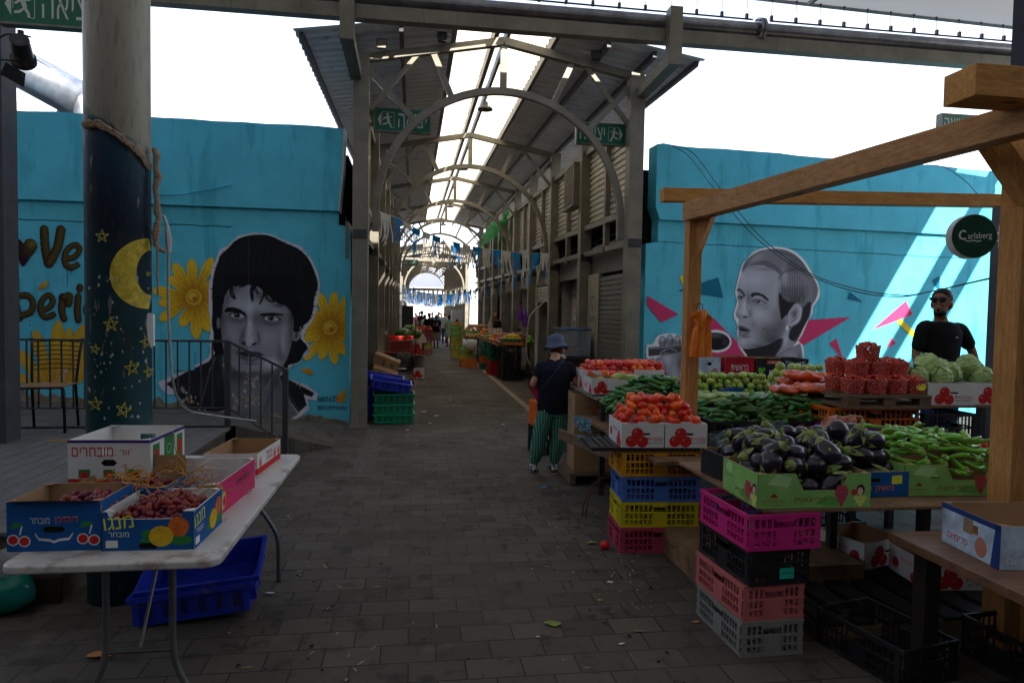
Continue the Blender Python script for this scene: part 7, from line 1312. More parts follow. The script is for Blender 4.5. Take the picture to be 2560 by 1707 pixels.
for y, s in ((-hy+.28, -1), (hy-.30, 1)):
    for x in (-.13, .13):
        sx = 1 if x > 0 else -1; g = MB(); P = [(x, y, tz-.04), (x, y-s*-.0, .45), (x, y, .30), (x+sx*.015, y, .20), (x+sx*.06, y, .10), (x+sx*.10, y, .03), (x+sx*.11, y, 0)] if s < 0 else [(x, y, tz-.04), (x, y, .62), (x+sx*.02, y, .52), (x+sx*.10, y, .40), (x+sx*.16, y, .28), (x+sx*.17, y, .12), (x+sx*.17, y, 0)]
        g.tube([Vector(p) for p in crom(P, False, 4)], .014, LG, 10); g.build('leg', ft, smooth=True)
    g = MB(); g.tube([(-.13, y, .27 if s < 0 else .66), (.13, y, .27 if s < 0 else .66)], .012, LG, 8); g.build('cross_bar', ft)
    g = MB(); g.tube([(0, y, .27 if s < 0 else .5), (0, y-s*.30, tz-.05)], .007, LG, 6); g.build('stay', ft)
def pr_cherry(g, fc, L, Wd, H):
    M = fc('f'); GL = mat('print_glow', (.6, .65, .68), .6)
    for sx in (-1, 1):
        x0 = sx*L*.37
        for dx_, dy_ in ((-.22, 0), (.2, -.03)): g.disc(x0+dx_*H*.5, H*.24+dy_*H, H*.115, H*.115, GL, M, 14, .0004); g.disc(x0+dx_*H*.5, H*.24+dy_*H, H*.09, H*.09, RED, M, 14, .0006)
        g.pl([(x0+.0, H*.34), (x0+.006, H*.34), (x0+.014, H*.52), (x0+.008, H*.53)], GL, M, .0005); g.pl([(x0+.01, H*.50), (x0-H*.18, H*.46), (x0-H*.1, H*.6), (x0+.012, H*.58)][::1 if sx < 0 else 1], GREENP, M, .0007)
    g.text(heb('דובדבן'), L*.24, GL, M @ Matrix.Translation((L*.13, H*.62, .0006)), H*.14); g.text(heb('מובחר'), L*.21, GL, M @ Matrix.Translation((-L*.15, H*.62, .0006)), H*.12); g.text(heb('דובדבן'), L*.235, RED, M @ Matrix.Translation((L*.13, H*.62, .0009)), H*.125)
    pp = [(-.20, .33), (-.16, .22), (-.05, .20), (0, .16), (.05, .20), (.16, .22), (.20, .33)]
    for a, b in zip(pp, pp[1:]): g.pl([(a[0]*L, a[1]*H), (b[0]*L, b[1]*H), (b[0]*L, b[1]*H+.010), (a[0]*L, a[1]*H+.010)], GL, M, .0005)
    slot(g, M, 0, H*.44, L*.24, H*.12, HOLE)
def pr_mango(g, fc, L, Wd, H):
    for s, w_ in (('f', L), ('r', Wd)):
        M = fc(s); k = 1 if s == 'f' else .8
        for a, b, rx, ry, m in ((.02, .42, .10, .07, GREENP), (.01, .24, .10, .07, GREENP), (.36, .25, .13, .08, GREENP)): g.disc(w_*a, H*b, w_*rx, H*ry*1.6, m, M, 12, .0003)
        g.disc(w_*.33, H*.60, H*.26, H*.26, mat('print_mango', (.62, .14, .02), .5, var=.4, scale=30), M, 18, .0005); g.disc(w_*.14, H*.36, H*.30, H*.27, mat('print_mango2', (.70, .42, .02), .5, var=.2, scale=40), M, 18, .0007)
        g.text(heb('מנגו'), w_*.32, mat('label_yellow', 0), M @ Matrix.Translation((-w_*.32, H*.72, .0006)) @ Matrix.Rotation(.12, 4, 'Z'), H*.32); g.text(heb('מובחר'), w_*.22, WHITEI, M @ Matrix.Translation((-w_*.32, H*.42, .0006)), H*.12); g.pl([(-w_*.46, H*.08), (-w_*.33, H*.08), (-w_*.33, H*.27), (-w_*.46, H*.27)], WHITEI, M, .0005)
    slot(g, fc('f'), 0, H*.12, L*.22, H*.15)
def pr_sel(g, fc, L, Wd, H):
    M = fc('f'); NV = mat('print_violet', (.05, .02, .18), .6); g.pl([(-L/2, H*.93), (L/2, H*.93), (L/2, H), (-L/2, H)], NV, M, .0004); g.text(heb('מובחרים'), L*.50, RED, M @ Matrix.Translation((-L*.2, H*.72, .0006)), H*.22); g.text(heb("'וור"), L*.14, RED, M @ Matrix.Translation((L*.2, H*.72, .0006)), H*.14)
    slot(g, M, 0, H*.46, L*.20, H*.15); g.pl([(-L/2, 0), (L/2, 0), (L/2, H*.08), (-L/2, H*.08)], RED, M, .0004)
    for a in (-.3, 0, .3): g.pl([(L*(a-.07), H*.10), (L*(a+.07), H*.10), (L*(a+.07), H*.30), (L*(a-.07), H*.30)], GREENP, M, .0005); g.disc(L*a, H*.17, L*.05, H*.08, RED, M, 12, .0007)
    M = fc('r'); g.pl([(-Wd/2, 0), (Wd/2, 0), (Wd/2, H*.22), (-Wd/2, H*.22)], RED, M, .0004); g.pl([(-Wd*.12, 0), (Wd*.16, 0), (Wd*.16, H), (-Wd*.12, H)], GREENP, M, .0005); g.pl([(-Wd/2, H*.92), (Wd/2, H*.92), (Wd/2, H), (-Wd/2, H)], NV, M, .0006); g.disc(Wd*.02, H*.6, Wd*.07, H*.12, LIGHTP, M, 14, .0007); g.disc(Wd*.02, H*.6, Wd*.06, H*.105, GREENP, M, 14, .0008)
    for a in (-.34, .34): g.pl([(Wd*(a-.09), H*.25), (Wd*(a+.09), H*.25), (Wd*(a+.09), H*.85), (Wd*(a-.09), H*.85)], GREENP, M, .0005); g.disc(Wd*a, H*.52, Wd*.06, H*.22, RED, M, 14, .0007)
LIGHTP = mat('print_light', (.5, .6, .5), .6)
def pr_pink(g, fc, L, Wd, H):
    M = fc('f'); DGp = mat('print_dark_green', (.03, .12, .02), .6); g.text(heb('עידן חדש'), L*.42, DGp, M @ Matrix.Translation((-L*.12, H*.76, .0006)), H*.2); g.pl([(L*.25, H*.72), (L*.45, H*.92), (L*.47, H*.98), (L*.28, H*.95)], GREENP, M, .0005); g.disc(L*.36, H*.35, H*.2, H*.22, DGp, M, 16, .0005); g.disc(L*.36, H*.35, H*.16, H*.17, YELP, M, 16, .0007); g.disc(L*.38, H*.33, H*.1, H*.1, RED, M, 14, .0009)
    M = fc('r'); g.disc(-Wd*.36, H*.4, H*.22, H*.28, YELP, M, 16, .0005); g.disc(-Wd*.34, H*.36, H*.12, H*.16, RED, M, 14, .0007); g.disc(-Wd*.38, H*.72, H*.1, H*.12, GREENP, M, 14, .0007); g.text(heb('עידן חדש'), Wd*.35, DGp, M @ Matrix.Translation((Wd*.15, H*.6, .0006)), H*.2)
def pr_fruit(g, fc, L, Wd, H):
    for s, w_ in (('f', L), ('r', Wd)):
        M = fc(s); g.pl([(-w_/2, 0), (w_/2, 0), (w_/2, H*.28), (-w_/2, H*.28)], RED, M, .0004); g.text(heb('פירות'), w_*.22, RED, M @ Matrix.Translation((0, H*.72, .0006)), H*.18); g.text(heb('מובחרים'), w_*.26, RED, M @ Matrix.Translation((0, H*.48, .0006)), H*.18)
        for a in (-.36, .24, .4): g.disc(w_*a, H*.5, H*.2, H*.26, RED, M, 14, .0005); g.disc(w_*a, H*.5, H*.13, H*.2, WHITEI, M, 14, .0007); g.disc(w_*a, H*.48, H*.1, H*.16, RED, M, 14, .0008)
def onT(u, v, z=.74): return W(u, v, Z=z)
a = onT(10, 1385); b = onT(240, 1385); Lc = b.x-a.x
c1 = carton('blue_carton', 'deep blue cherry carton at the near left corner of the folding table', ((a.x+b.x)/2-.0, a.y+.17, tz), (Lc, .30, .195), BLUEC, CARDB, R(-1), prints=pr_cherry, flap=(-1, .35, .035))
c1b = carton('blue_carton', 'open blue carton with tall brown flaps holding dates behind the cherry carton', ((a.x+b.x)/2+.10, a.y+.48, tz), (Lc*1.22, .29, .165), BLUEC, CARDB, R(-2), flap=(1, 1.5, .085))
a = onT(252, 1383); b = onT(480, 1383)
c2 = carton('blue_carton', 'blue mango carton full of dark red dates at the near right of the folding table', ((a.x+b.x)/2, a.y+.20, tz), (b.x-a.x, .36, .155), BLUEC, CWHITE, R(-2), prints=pr_mango, notch=(-.14, .12, .03))
a = onT(385, 1245); b = onT(580, 1290); c3 = carton('pink_carton', 'bright pink carton with plastic punnets of dates at the right edge of the folding table', (-1.05, 3.54, tz), (.39, .58, .155), PINKC, CWHITE, R(-4), prints=pr_pink, notch=(-.1, .1, .02))
z_ = tz; c4 = carton('tomato_carton', 'empty white carton with red lettering at the far left of the folding table', (-1.40, 3.64, tz+.13), (.37, .42, .20), CWHITE, CWHITE, R(-3), fh=(0, .14, .08, .03), prints=pr_sel); riser(-1.40, 3.66, tz+.001, (.36, .40, .125), 'black crate under the empty white carton on the folding table')
c5 = carton('fruit_carton', 'low white and red fruit carton at the far right corner of the folding table', (-1.01, 4.32, tz), (.30, .48, .125), CWHITE, CARDB, R(-5), prints=pr_fruit)
DA = [m_cuc(.040, .0125, M_DAT, 0, 'date', False), m_cuc(.034, .0125, M_DAT, .5, 'date', False)]
heap('date', 'date', DA, 'dark red fresh date heaped in the blue mango carton', 'dates in the mango carton', (c2.location.x, c2.location.y+.01, tz+.095), .31, .31, .029, 4, R(-2), 31, .35, shrink=.8, zs=.6, aspect=(1.1, 1.0), limit=165)
heap('date', 'date', DA, 'dark red fresh date lying in the cherry carton', 'dates in the cherry carton', (c1.location.x+.05, c1.location.y+.03, tz+.135), .26, .20, .03, 2, 0, 34, .4, shrink=.6, zs=.6, aspect=(1.3, 1.1), limit=60)
heap('date', 'date', DA, 'dark red fresh date heaped in the open blue carton behind', 'dates in the rear blue carton', (c1b.location.x+.03, c1b.location.y, tz+.115), .36, .24, .028, 4, 0, 32, .4, shrink=1.4, zs=.6, aspect=(1.3, 1.2), limit=85)
STK = mat('date_stem', (.50, .26, .04), .6, 0, .3, 20); q = random.Random(12)
for i in range(26):
    near = i < 12; cx_, cy_ = (c1b.location.x+.06, c1b.location.y) if near else (c1b.location.x+.22, c1b.location.y-.08)
    if i > 20: cx_, cy_ = c2.location.x-.02, c2.location.y
    p = Vector((cx_+q.uniform(-.16, .16), cy_+q.uniform(-.12, .12), tz+.16+q.uniform(0, .05))); d = Vector((q.uniform(-1, 1), q.uniform(-.7, .4), q.uniform(-.1, .75))).normalized(); L_ = q.uniform(.10, .26); P = [p+d*L_*t+Vector((.01*math.sin(t*7+i), 0, .012*math.sin(t*9+i)-.03*t*t)) for t in np.linspace(-.3, 1, 9)]
    g = MB(); g.M = Matrix.Translation(-p); g.tube(P, .0022, STK, 5, rs=[.0034-.0002*k for k in range(9)])
    for k in range(2, 8):
        if q.random() < .6: g.ell(tuple(P[k]+Vector((q.uniform(-.004, .004), 0, .003))), (.0032, .0032, .0032), STK, 5, 4)
    props(link('dry_twig', g.mesh('twig'), None, tuple(p)), 'dry yellow date stem sticking out of the blue date cartons', 'twig', 'dry date twigs')
for (u0, v0, u1, v1, Y, lb) in ((115, 1103, 205, 1108, 3.9, 'long dry stem sticking out left of the empty white carton'), (95, 1220, 205, 1240, 3.35, 'long dry stem sticking out left of the open blue carton')):
    p = W(u0, v0, Y=Y); q_ = W(u1, v1, Y=Y); g = MB(); g.M = Matrix.Translation(-p); g.tube([p, (p+q_)/2+Vector((0, 0, .012)), q_], .004, STK, 6); props(link('dry_twig', g.mesh('twig'), None, tuple(p)), lb, 'twig')
CLR = clearfilm('clear_tub', (.62, .50, .52), .35, .12)
for i, (x, y, rz_, w_) in enumerate(((-1.035, 3.60, .1, 1.25), (-.88, 3.72, -.1, 1.05), (-.87, 3.50, .0, .9))):
    o = link('punnet', PM.copy(), None, (c3.location.x+(-.07, .08, .09)[i], c3.location.y+(-.04, .10, -.1)[i], tz+.045), (0.1, .1, rz_), (w_, w_*1.1, 1.1)); o.data.materials[0] = CLR; props(o, ('tall pinkish clear plastic tub at the left in the pink carton', 'clear plastic tub at the back right of the pink carton', 'small clear plastic tub at the front right of the pink carton')[i], 'punnet')
heap('date', 'date', DA, 'dark red date in the pink carton around the plastic tubs', 'dates in the pink carton', (c3.location.x+.06, c3.location.y-.06, tz+.075), .24, .42, .028, 3, R(-4), 33, .4, shrink=.5, zs=.7, aspect=(1.2, 1.1), limit=60)
# blue tray under the table, plastic bags, litter
p = W(480, 1545, Z=0); basket('large blue slotted tray lying tilted on the ground under the folding table', (-1.16, 3.98, .02), (.60, .38, .16), P_BLUE, (R(-3), R(-5), R(4)), 'blue slotted trays'); basket('second blue slotted tray nested in the first under the folding table', (-1.14, 4.04, .11), (.60, .38, .16), P_BLUE, (R(14), R(-5), R(4)), 'blue slotted trays')
TB = film('teal_bag', (.01, .26, .20), .35, .25); WB = clearfilm('white_bag', (.6, .62, .65), .45, .2)
p = W(20, 1520, Z=.02); props(link('plastic_bag', bag_mesh('bag', .34, .26, .22, TB, 3, 30, 18), None, (p.x-.04, p.y, 0)), 'teal plastic bag lying on the ground at the left edge', 'bag'); props(link('plastic_bag', bag_mesh('bag', .26, .2, .16, WB, 4, 30, 18), None, (p.x-.05, p.y+.04, .17)), 'clear crumpled bag resting on the teal bag at the left edge', 'bag')
q = random.Random(77); PAPW = mat('paper_litter', (.62, .62, .60), .8); LEAF = mat('leaf_litter', (.25, .30, .06), .7, var=.4); ORL = mat('peel_litter', (.5, .2, .05), .7)
lit = [(673, 1484, .05, PAPW, 'crumpled white paper on the paving near the folding table leg'), (1048, 1300, .02, mat('red_bit', (.5, .08, .05), .7), 'small red scrap in the middle of the paving'), (1258, 1062, .07, PAPW, 'white paper scrap on the paving behind the shopper'), (1385, 1186, .06, ORL, 'orange and white wrapper by the heel of the shopper'), (1360, 1218, .05, mat('blue_bit', (.05, .3, .5), .6), 'small blue scrap in front of the shopper'), (1392, 1292, .03, LEAF, 'green vegetable end on the paving left of the crates'), (1480, 1357, .08, LEAF, 'pale leaf on the paving beside the pink crate'), (1345, 1592, .02, PAPW, 'tiny white scrap low in the middle of the paving'), (1380, 1560, .08, LEAF, 'dry green leaf low in the middle of the paving'), (1525, 1455, .035, PAPW, 'small white scrap left of the front crate stack'), (1500, 1500, .03, LEAF, 'leaf scrap left of the front crate stack'), (1740, 1555, .035, ORL, 'orange peel by the grey crate'), (720, 1290, .02, PAPW, 'white fleck on the paving right of the folding table'), (1060, 1030, .09, PAPW, 'white smear of paper in the hall entrance'), (1090, 1040, .07, PAPW, 'second white smear of paper in the hall entrance'), (1125, 1000, .05, PAPW, 'white scrap farther into the hall entrance'), (1075, 1058, .05, PAPW, 'third white smear at the hall entrance'), (1555, 1610, .03, PAPW, 'white scrap at the bottom centre right'), (250, 1640, .12, ORL, 'orange strip of peel under the folding table'), (1020, 1075, .05, PAPW, 'white scrap near the green crates'), (1110, 1300, .012, PAPW, 'tiny pale fleck in the centre of the paving')]
for i, (u, v, s, m, lb) in enumerate(lit):
    p = W(u, v, Z=.004); g = MB(); n = 9; vs = []
    for a in range(n): an = 2*PI*a/n; r_ = s*(.35+.4*q.random()); vs.append((r_*math.cos(an), r_*math.sin(an)*.6, .001+q.random()*s*.16))
    vs.append((0, 0, s*.22)); g.add(vs, [(a, (a+1) % n, n) for a in range(n)], m); props(link('litter', g.mesh('litter'), None, (p.x, p.y, .005)), lb, 'litter', 'litter on the paving')
p = W(1512, 1362, Z=.03); props(link('tomato', m_round(.036, M_TOMR, 'tomato', .92), None, (p.x, p.y, .032)), 'single tomato fallen on the paving beside the pink crate', 'tomato')
p = W(1455, 1290, Z=0); t = thing('bent_rod', 'pair of rusty bent rods arching out beside the crate stack', 'rod', tuple(p)); 
for dz_, xx in ((.10, 0), (.0, .03)): g = MB(); g.tube([Vector(a) for a in crom([(0+xx, 0, 0), (.02+xx, .02, .10), (.08, .05, .17+dz_*.6), (.20, .08, .20+dz_), (.32, .08, .20+dz_)], False, 5)], .007, mat('rust', (.12, .05, .025), .7), 6); g.build('rod', t)

# ---- crushed leaves, straw and grit swept over the paving
q = random.Random(101); DB1 = [mat('straw_bits', (.30, .22, .10), .9), mat('leaf_bits', (.12, .14, .03), .9), mat('pale_bits', (.42, .40, .36), .9), mat('dark_bits', (.012, .01, .009), .9)]; g = MB()
spots = [(q.uniform(-1.2, 3.2), q.uniform(2.2, 18)) for _ in range(420)]+[(q.gauss(1.35, .25), q.gauss(4.6, .9)) for _ in range(220)]+[(q.gauss(.3, .4), q.gauss(11.5, 1.5)) for _ in range(120)]+[(q.gauss(-.5, .3), q.gauss(3.2, .8)) for _ in range(90)]
for x, y in spots:
    if x < -1.9 or (x > 1.5 and y < 4.4 and x < 2.1): continue
    m = DB1[q.choice((0, 0, 1, 2, 3, 3, 3))]; s = q.uniform(.003, .012)*(1.5 if m is DB1[3] else 1); a = q.uniform(0, PI); L_ = s*q.uniform(1, 4) if m is DB1[0] else s; c_, s_ = math.cos(a), math.sin(a); vs = []
    for k in range(5): b_ = 2*PI*k/5; u_, v_ = L_*math.cos(b_)*q.uniform(.7, 1.2), s*.6*math.sin(b_)*q.uniform(.7, 1.2); vs.append((x+u_*c_-v_*s_, y+u_*s_+v_*c_, .0065+q.random()*.002))
    g.add(vs, [(0, 1, 2, 3, 4)], m)
props(g.build('debris'), 'scattered straw, crushed leaves and dark specks over the paving', 'debris', None, 'stuff')
# ================================================================ people
def remesh(g, name, vox, it=2):
    me = g.mesh('tmp'); ob = bpy.data.objects.new('tmp', me); COL.objects.link(ob); r = ob.modifiers.new('r', 'REMESH'); r.mode = 'VOXEL'; r.voxel_size = vox; s = ob.modifiers.new('s', 'SMOOTH'); s.factor = .5; s.iterations = it
    dg = bpy.context.evaluated_depsgraph_get(); out = bpy.data.meshes.new_from_object(ob.evaluated_get(dg)); bpy.data.objects.remove(ob); out.name = name
    if not out.materials:
        for m in g.mats: out.materials.append(m)
    out.polygons.foreach_set('use_smooth', [True]*len(out.polygons)); out.polygons.foreach_set('material_index', [0]*len(out.polygons)); out.update(); return out
def loft(g, rings, m, n=20):
    vs = []; 
    for (cx, cy, z, rx, ry) in rings: vs += [(cx+rx*math.cos(2*PI*k/n), cy+ry*math.sin(2*PI*k/n), z) for k in range(n)]
    k = len(rings); g.add(vs, [tuple(range(n))[::-1], tuple(range((k-1)*n, k*n))]+[(i*n+j, i*n+(j+1) % n, (i+1)*n+(j+1) % n, (i+1)*n+j) for i in range(k-1) for j in range(n)], m)
def limb(g, pts, rs, m, k=5):
    P = crom(pts, False, k); R_ = np.interp(np.linspace(0, len(pts)-1, len(P)), range(len(pts)), rs); P = [Vector(p) for p in P]; g.tube(P, 1, m, 12, rs=list(R_)); g.ell(tuple(P[0]), (rs[0],)*3, m, 10, 8); g.ell(tuple(P[-1]), (rs[-1],)*3, m, 10, 8)
def hand(g, wr, d, up, side, m, s=1.0, curl=.5):
    """palm and five unequal fingers; d along the hand, up = back of the hand, side = towards the thumb"""
    d = Vector(d).normalized(); up = Vector(up); sd = d.cross(up).normalized()*side; up = sd.cross(d).normalized()*side; w_ = Vector(wr)
    M = Matrix((sd, d, up)).transposed().to_4x4(); M.translation = w_+d*.045*s; g.ell((0, 0, 0), (.037*s, .052*s, .016*s), m, 12, 8, M)
    for i, (o, L_) in enumerate(((.027, .068), (.010, .076), (-.008, .070), (-.025, .055))):
        b = w_+d*.085*s+sd*o*s; p1 = b+d*L_*.45*s-up*curl*.01*s; p2 = p1+(d*(1-curl)-up*curl).normalized()*L_*.32*s; p3 = p2+(d*(.5-curl)-up*(curl+.3)).normalized()*L_*.25*s; g.tube([b-d*.02*s, b, p1, p2, p3], 1, m, 8, rs=[.0085*s, .0085*s, .008*s, .0075*s, .006*s])
    b = w_+d*.03*s+sd*.030*s; g.tube([b-sd*.01*s, b+sd*.02*s+d*.02*s, b+sd*.030*s+d*.045*s-up*.01*s, b+sd*.026*s+d*.065*s-up*.018*s], 1, m, 8, rs=[.012*s, .011*s, .0095*s, .007*s])
SK1 = mat('skin_fair', (.50, .27, .18), .5, 0, .12, 12, sss=.05); SK2 = mat('skin_tan', (.30, .145, .08), .5, 0, .15, 12, sss=.05)
HB = mat('hair_black', (.008, .007, .006), .5, 0, .3, 60); HBR = mat('hair_brown', (.07, .028, .015), .5, 0, .3, 60); HGR = mat('hair_grey', (.16, .14, .12), .6, 0, .3, 60)
def cloth(n, c, var=.15): return mat(n, c, .9, 0, var, 10, bump=.3, bscale=14)
def head(g, c, m, s=1.07, rz=0, tilt=0):
    M = Matrix.Translation(c) @ Matrix.Rotation(rz, 4, 'Z') @ Matrix.Rotation(tilt, 4, 'X') @ Matrix.Scale(s, 4)   # faces -y
    g.ell((0, .012, .03), (.074, .094, .088), m, 16, 12, M); g.ell((0, -.018, -.045), (.054, .066, .066), m, 14, 10, M); g.ell((0, -.05, -.088), (.026, .026, .022), m, 10, 8, M)
    g.tube([M @ Vector(p) for p in ((0, -.082, .012), (0, -.100, -.022), (0, -.092, -.034))], 1, m, 8, rs=[.009*s, .014*s, .011*s]); g.ell((0, -.078, -.060), (.024, .012, .010), m, 10, 6, M)
    g.ell((0, -.070, .022), (.052, .016, .010), m, 12, 6, M)
    for x in (-1, 1): g.ell((x*.074, .008, -.012), (.010, .020, .032), m, 8, 8, M)
    return M
def face_bits(par, M, hair, brow=True, stub=False):
    g = MB()
    for x in (-1, 1): g.ell((x*.031, -.078, .004), (.013, .008, .0065), WHITEI, 10, 8, M); g.ell((x*.031, -.084, .004), (.006, .005, .006), P_BLK, 8, 6, M)
    g.build('eye', par, smooth=True); g = MB()
    for x in (-1, 1): g.box(x*.031-.018, x*.031+.018, -.092, -.080, .018, .0255, hair, M)
    g.build('eyebrow', par); g = MB(); g.ell((0, -.088, -.060), (.023, .006, .0045), mat('lips', (.25, .07, .05), .5), 10, 6, M); g.build('mouth', par, smooth=True)
    if stub: g = MB(); g.ell((0, -.040, -.072), (.048, .052, .036), hair, 14, 10, M); g.ell((0, -.090, -.046), (.026, .008, .006), hair, 10, 6, M); link('beard', remesh(g, 'beard', .006, 1), par)
def person(label, x, y, h, rz, top, low, kind='trousers', skin=SK2, hair=HB, hairtype='short', vox=.014, pose=None, z=0, group=None, fat=1.0, sleeve=.55, extra=None, headrz=0, tilt=0, detail=False, shoes=None, base_label=None):
    k = h/1.75; t = thing('person', label, 'person', (x, y, z), rz, group); S = Matrix.Scale(k, 4)
    J = dict(hl=(-.085, 0, .90), kl=(-.09, -.01, .48), al=(-.09, .02, .08), hr=(.085, 0, .90), kr=(.09, -.01, .48), ar=(.09, .02, .08), sl=(-.172, 0, 1.385), el=(-.245, .02, 1.12), wl=(-.25, -.06, .88), sr=(.172, 0, 1.385), er=(.245, .02, 1.12), wr=(.25, -.06, .88), head=(0, -.015, 1.605), neck=(0, .01, 1.48), chest=(0, 0, 1.33), waist=(0, 0, 1.05), hip=(0, 0, .92))
    J.update(pose or {}); V_ = {a: Vector(b) for a, b in J.items()}; hp, wa, ch_, nk, hd = V_['hip'], V_['waist'], V_['chest'], V_['neck'], V_['head']
    def rings(e, z0=None): 
        return [(hp.x, hp.y, hp.z-.10, (.15+e)*fat, .10+e), (hp.x, hp.y, hp.z, (.165+e)*fat, .115+e), (wa.x, wa.y, wa.z, (.145+e)*fat, (.105+e)*fat), ((wa.x+ch_.x)/2, (wa.y+ch_.y)/2, (wa.z+ch_.z)/2, (.155+e)*fat, (.11+e)*fat), (ch_.x, ch_.y, ch_.z, (.172+e)*fat, .11+e), (ch_.x*.7+nk.x*.3, ch_.y*.7+nk.y*.3, ch_.z+.08, (.135+e)*fat, .085+e), (nk.x*.7+ch_.x*.3, nk.y*.7+ch_.y*.3, nk.z-.03, .07+e, .06+e)]
    g = MB(); g.M = S; loft(g, rings(0), skin); limb(g, [ch_+Vector((0, 0, .08)), nk, hd-Vector((0, -.02, .06))], [.06, .052, .05], skin); HM = head(g, hd, skin, 1.07, headrz, tilt)
    for a, b, c in (('sl', 'el', 'wl'), ('sr', 'er', 'wr')):
        limb(g, [V_[a], V_[b], V_[c]], [.050, .038, .024], skin); d = (V_[c]-V_[b]).normalized(); hand(g, V_[c], d, (0, 0, 1) if abs(d.z) < .8 else (1 if a == 'sr' else -1, 0, 0), -1 if a == 'sl' else 1, skin, 1.0, .5)
    for a, b, c in (('hl', 'kl', 'al'), ('hr', 'kr', 'ar')): limb(g, [V_[a], (V_[a]+V_[b])/2, V_[b], V_[b]*.6+V_[c]*.4, V_[c]], [.085, .075, .055, .055, .034], skin); f_ = V_[c]; g.ell((f_.x, f_.y-.06, .035), (.042, .12, .032), skin, 10, 8)
    link('body', remesh(g, 'body', vox, 2), t); g = MB(); g.M = S
    zb = hp.z-.05; rg = rings(.018); rg[0] = (hp.x, hp.y, hp.z-.10, (.168)*fat, .125); loft(g, rg, top)
    for a, b in (('sl', 'el'), ('sr', 'er')): e_ = V_[a].lerp(V_[b], sleeve); limb(g, [V_[a]+(ch_+Vector((0, 0, .05))-V_[a])*.35, V_[a], e_], [.066, .064, .062], top); 
    if kind == 'dress': loft(g, [(hp.x, hp.y, .52, .26*fat, .20), (hp.x, hp.y, .70, .22*fat, .17), (hp.x, hp.y, hp.z, .19*fat, .14), (wa.x, wa.y, wa.z, .155*fat, .12)], top)
    link('dress' if kind == 'dress' else 'shirt', remesh(g, 'shirt', vox*.9, 2), t)
    if kind != 'dress':
        g = MB(); g.M = S; loft(g, [(hp.x, hp.y, hp.z-.14, .15*fat, .11), (hp.x, hp.y, hp.z-.04, .172*fat, .122), (hp.x, hp.y, hp.z+.04, .16*fat, .118)], low)
        for a, b, c in (('hl', 'kl', 'al'), ('hr', 'kr', 'ar')):
            if kind == 'shorts': limb(g, [V_[a], V_[a].lerp(V_[b], .5), V_[b]+Vector((0, 0, .0))], [.102, .098, .088], low)
            elif kind == 'baggy': limb(g, [V_[a], V_[a].lerp(V_[b], .5), V_[b], V_[b].lerp(V_[c], .6), V_[c]+Vector((0, 0, .02))], [.112, .108, .100, .088, .052], low, 6)
            else: limb(g, [V_[a], V_[a].lerp(V_[b], .5), V_[b], V_[c]], [.10, .09, .072, .055], low)
        link('shorts' if kind == 'shorts' else 'trousers', remesh(g, 'lower', vox*.9, 2), t)
    if hairtype:
        g = MB(); g.M = S
        if hairtype == 'cap': g.ell((0, .012, .045), (.084, .104, .085), hair, 16, 10, HM); g.ell((0, -.10, .045), (.06, .06, .008), hair, 14, 6, HM)
        elif hairtype == 'bun': g.ell((0, .022, .045), (.082, .100, .088), hair, 16, 10, HM); g.ell((0, .11, .05), (.045, .045, .045), hair, 12, 8, HM); g.ell((0, .06, -.03), (.075, .05, .06), hair, 12, 8, HM)
        elif hairtype == 'short': g.ell((0, .024, .050), (.079, .091, .082), hair, 16, 10, HM); g.ell((0, .048, -.005), (.077, .062, .07), hair, 14, 8, HM)
        elif hairtype == 'bald': g.ell((0, .052, .0), (.074, .058, .06), hair, 14, 8, HM)
        link('cap' if hairtype == 'cap' else 'hair', remesh(g, 'hair', vox*.8, 1), t)
    if shoes:
        g = MB(); g.M = S
        for a in ('al', 'ar'): f_ = V_[a]; g.ell((f_.x, f_.y-.06, .036), (.050, .135, .040), shoes, 12, 8); g.ell((f_.x, f_.y, .07), (.042, .055, .045), shoes, 10, 8)
        link('shoes', remesh(g, 'shoes', .008 if detail else vox*.8, 1), t)
    if detail: tt = MB(); t['x'] = 0; del t['x']
    return t, S, HM
NAVY = cloth('navy_cotton', (.010, .011, .022), .3); BLKC = cloth('black_cotton', (.010, .010, .011), .3); WHC = cloth('white_cotton', (.5, .5, .5)); MINT = cloth('mint_cotton', (.30, .46, .36)); KHA = cloth('khaki_cotton', (.30, .24, .15)); GRC = cloth('grey_cotton', (.16, .15, .13)); DNM = cloth('denim', (.03, .06, .14)); CYA = cloth('cyan_cotton', (.02, .30, .5)); REDC2 = cloth('red_cotton', (.4, .03, .03))
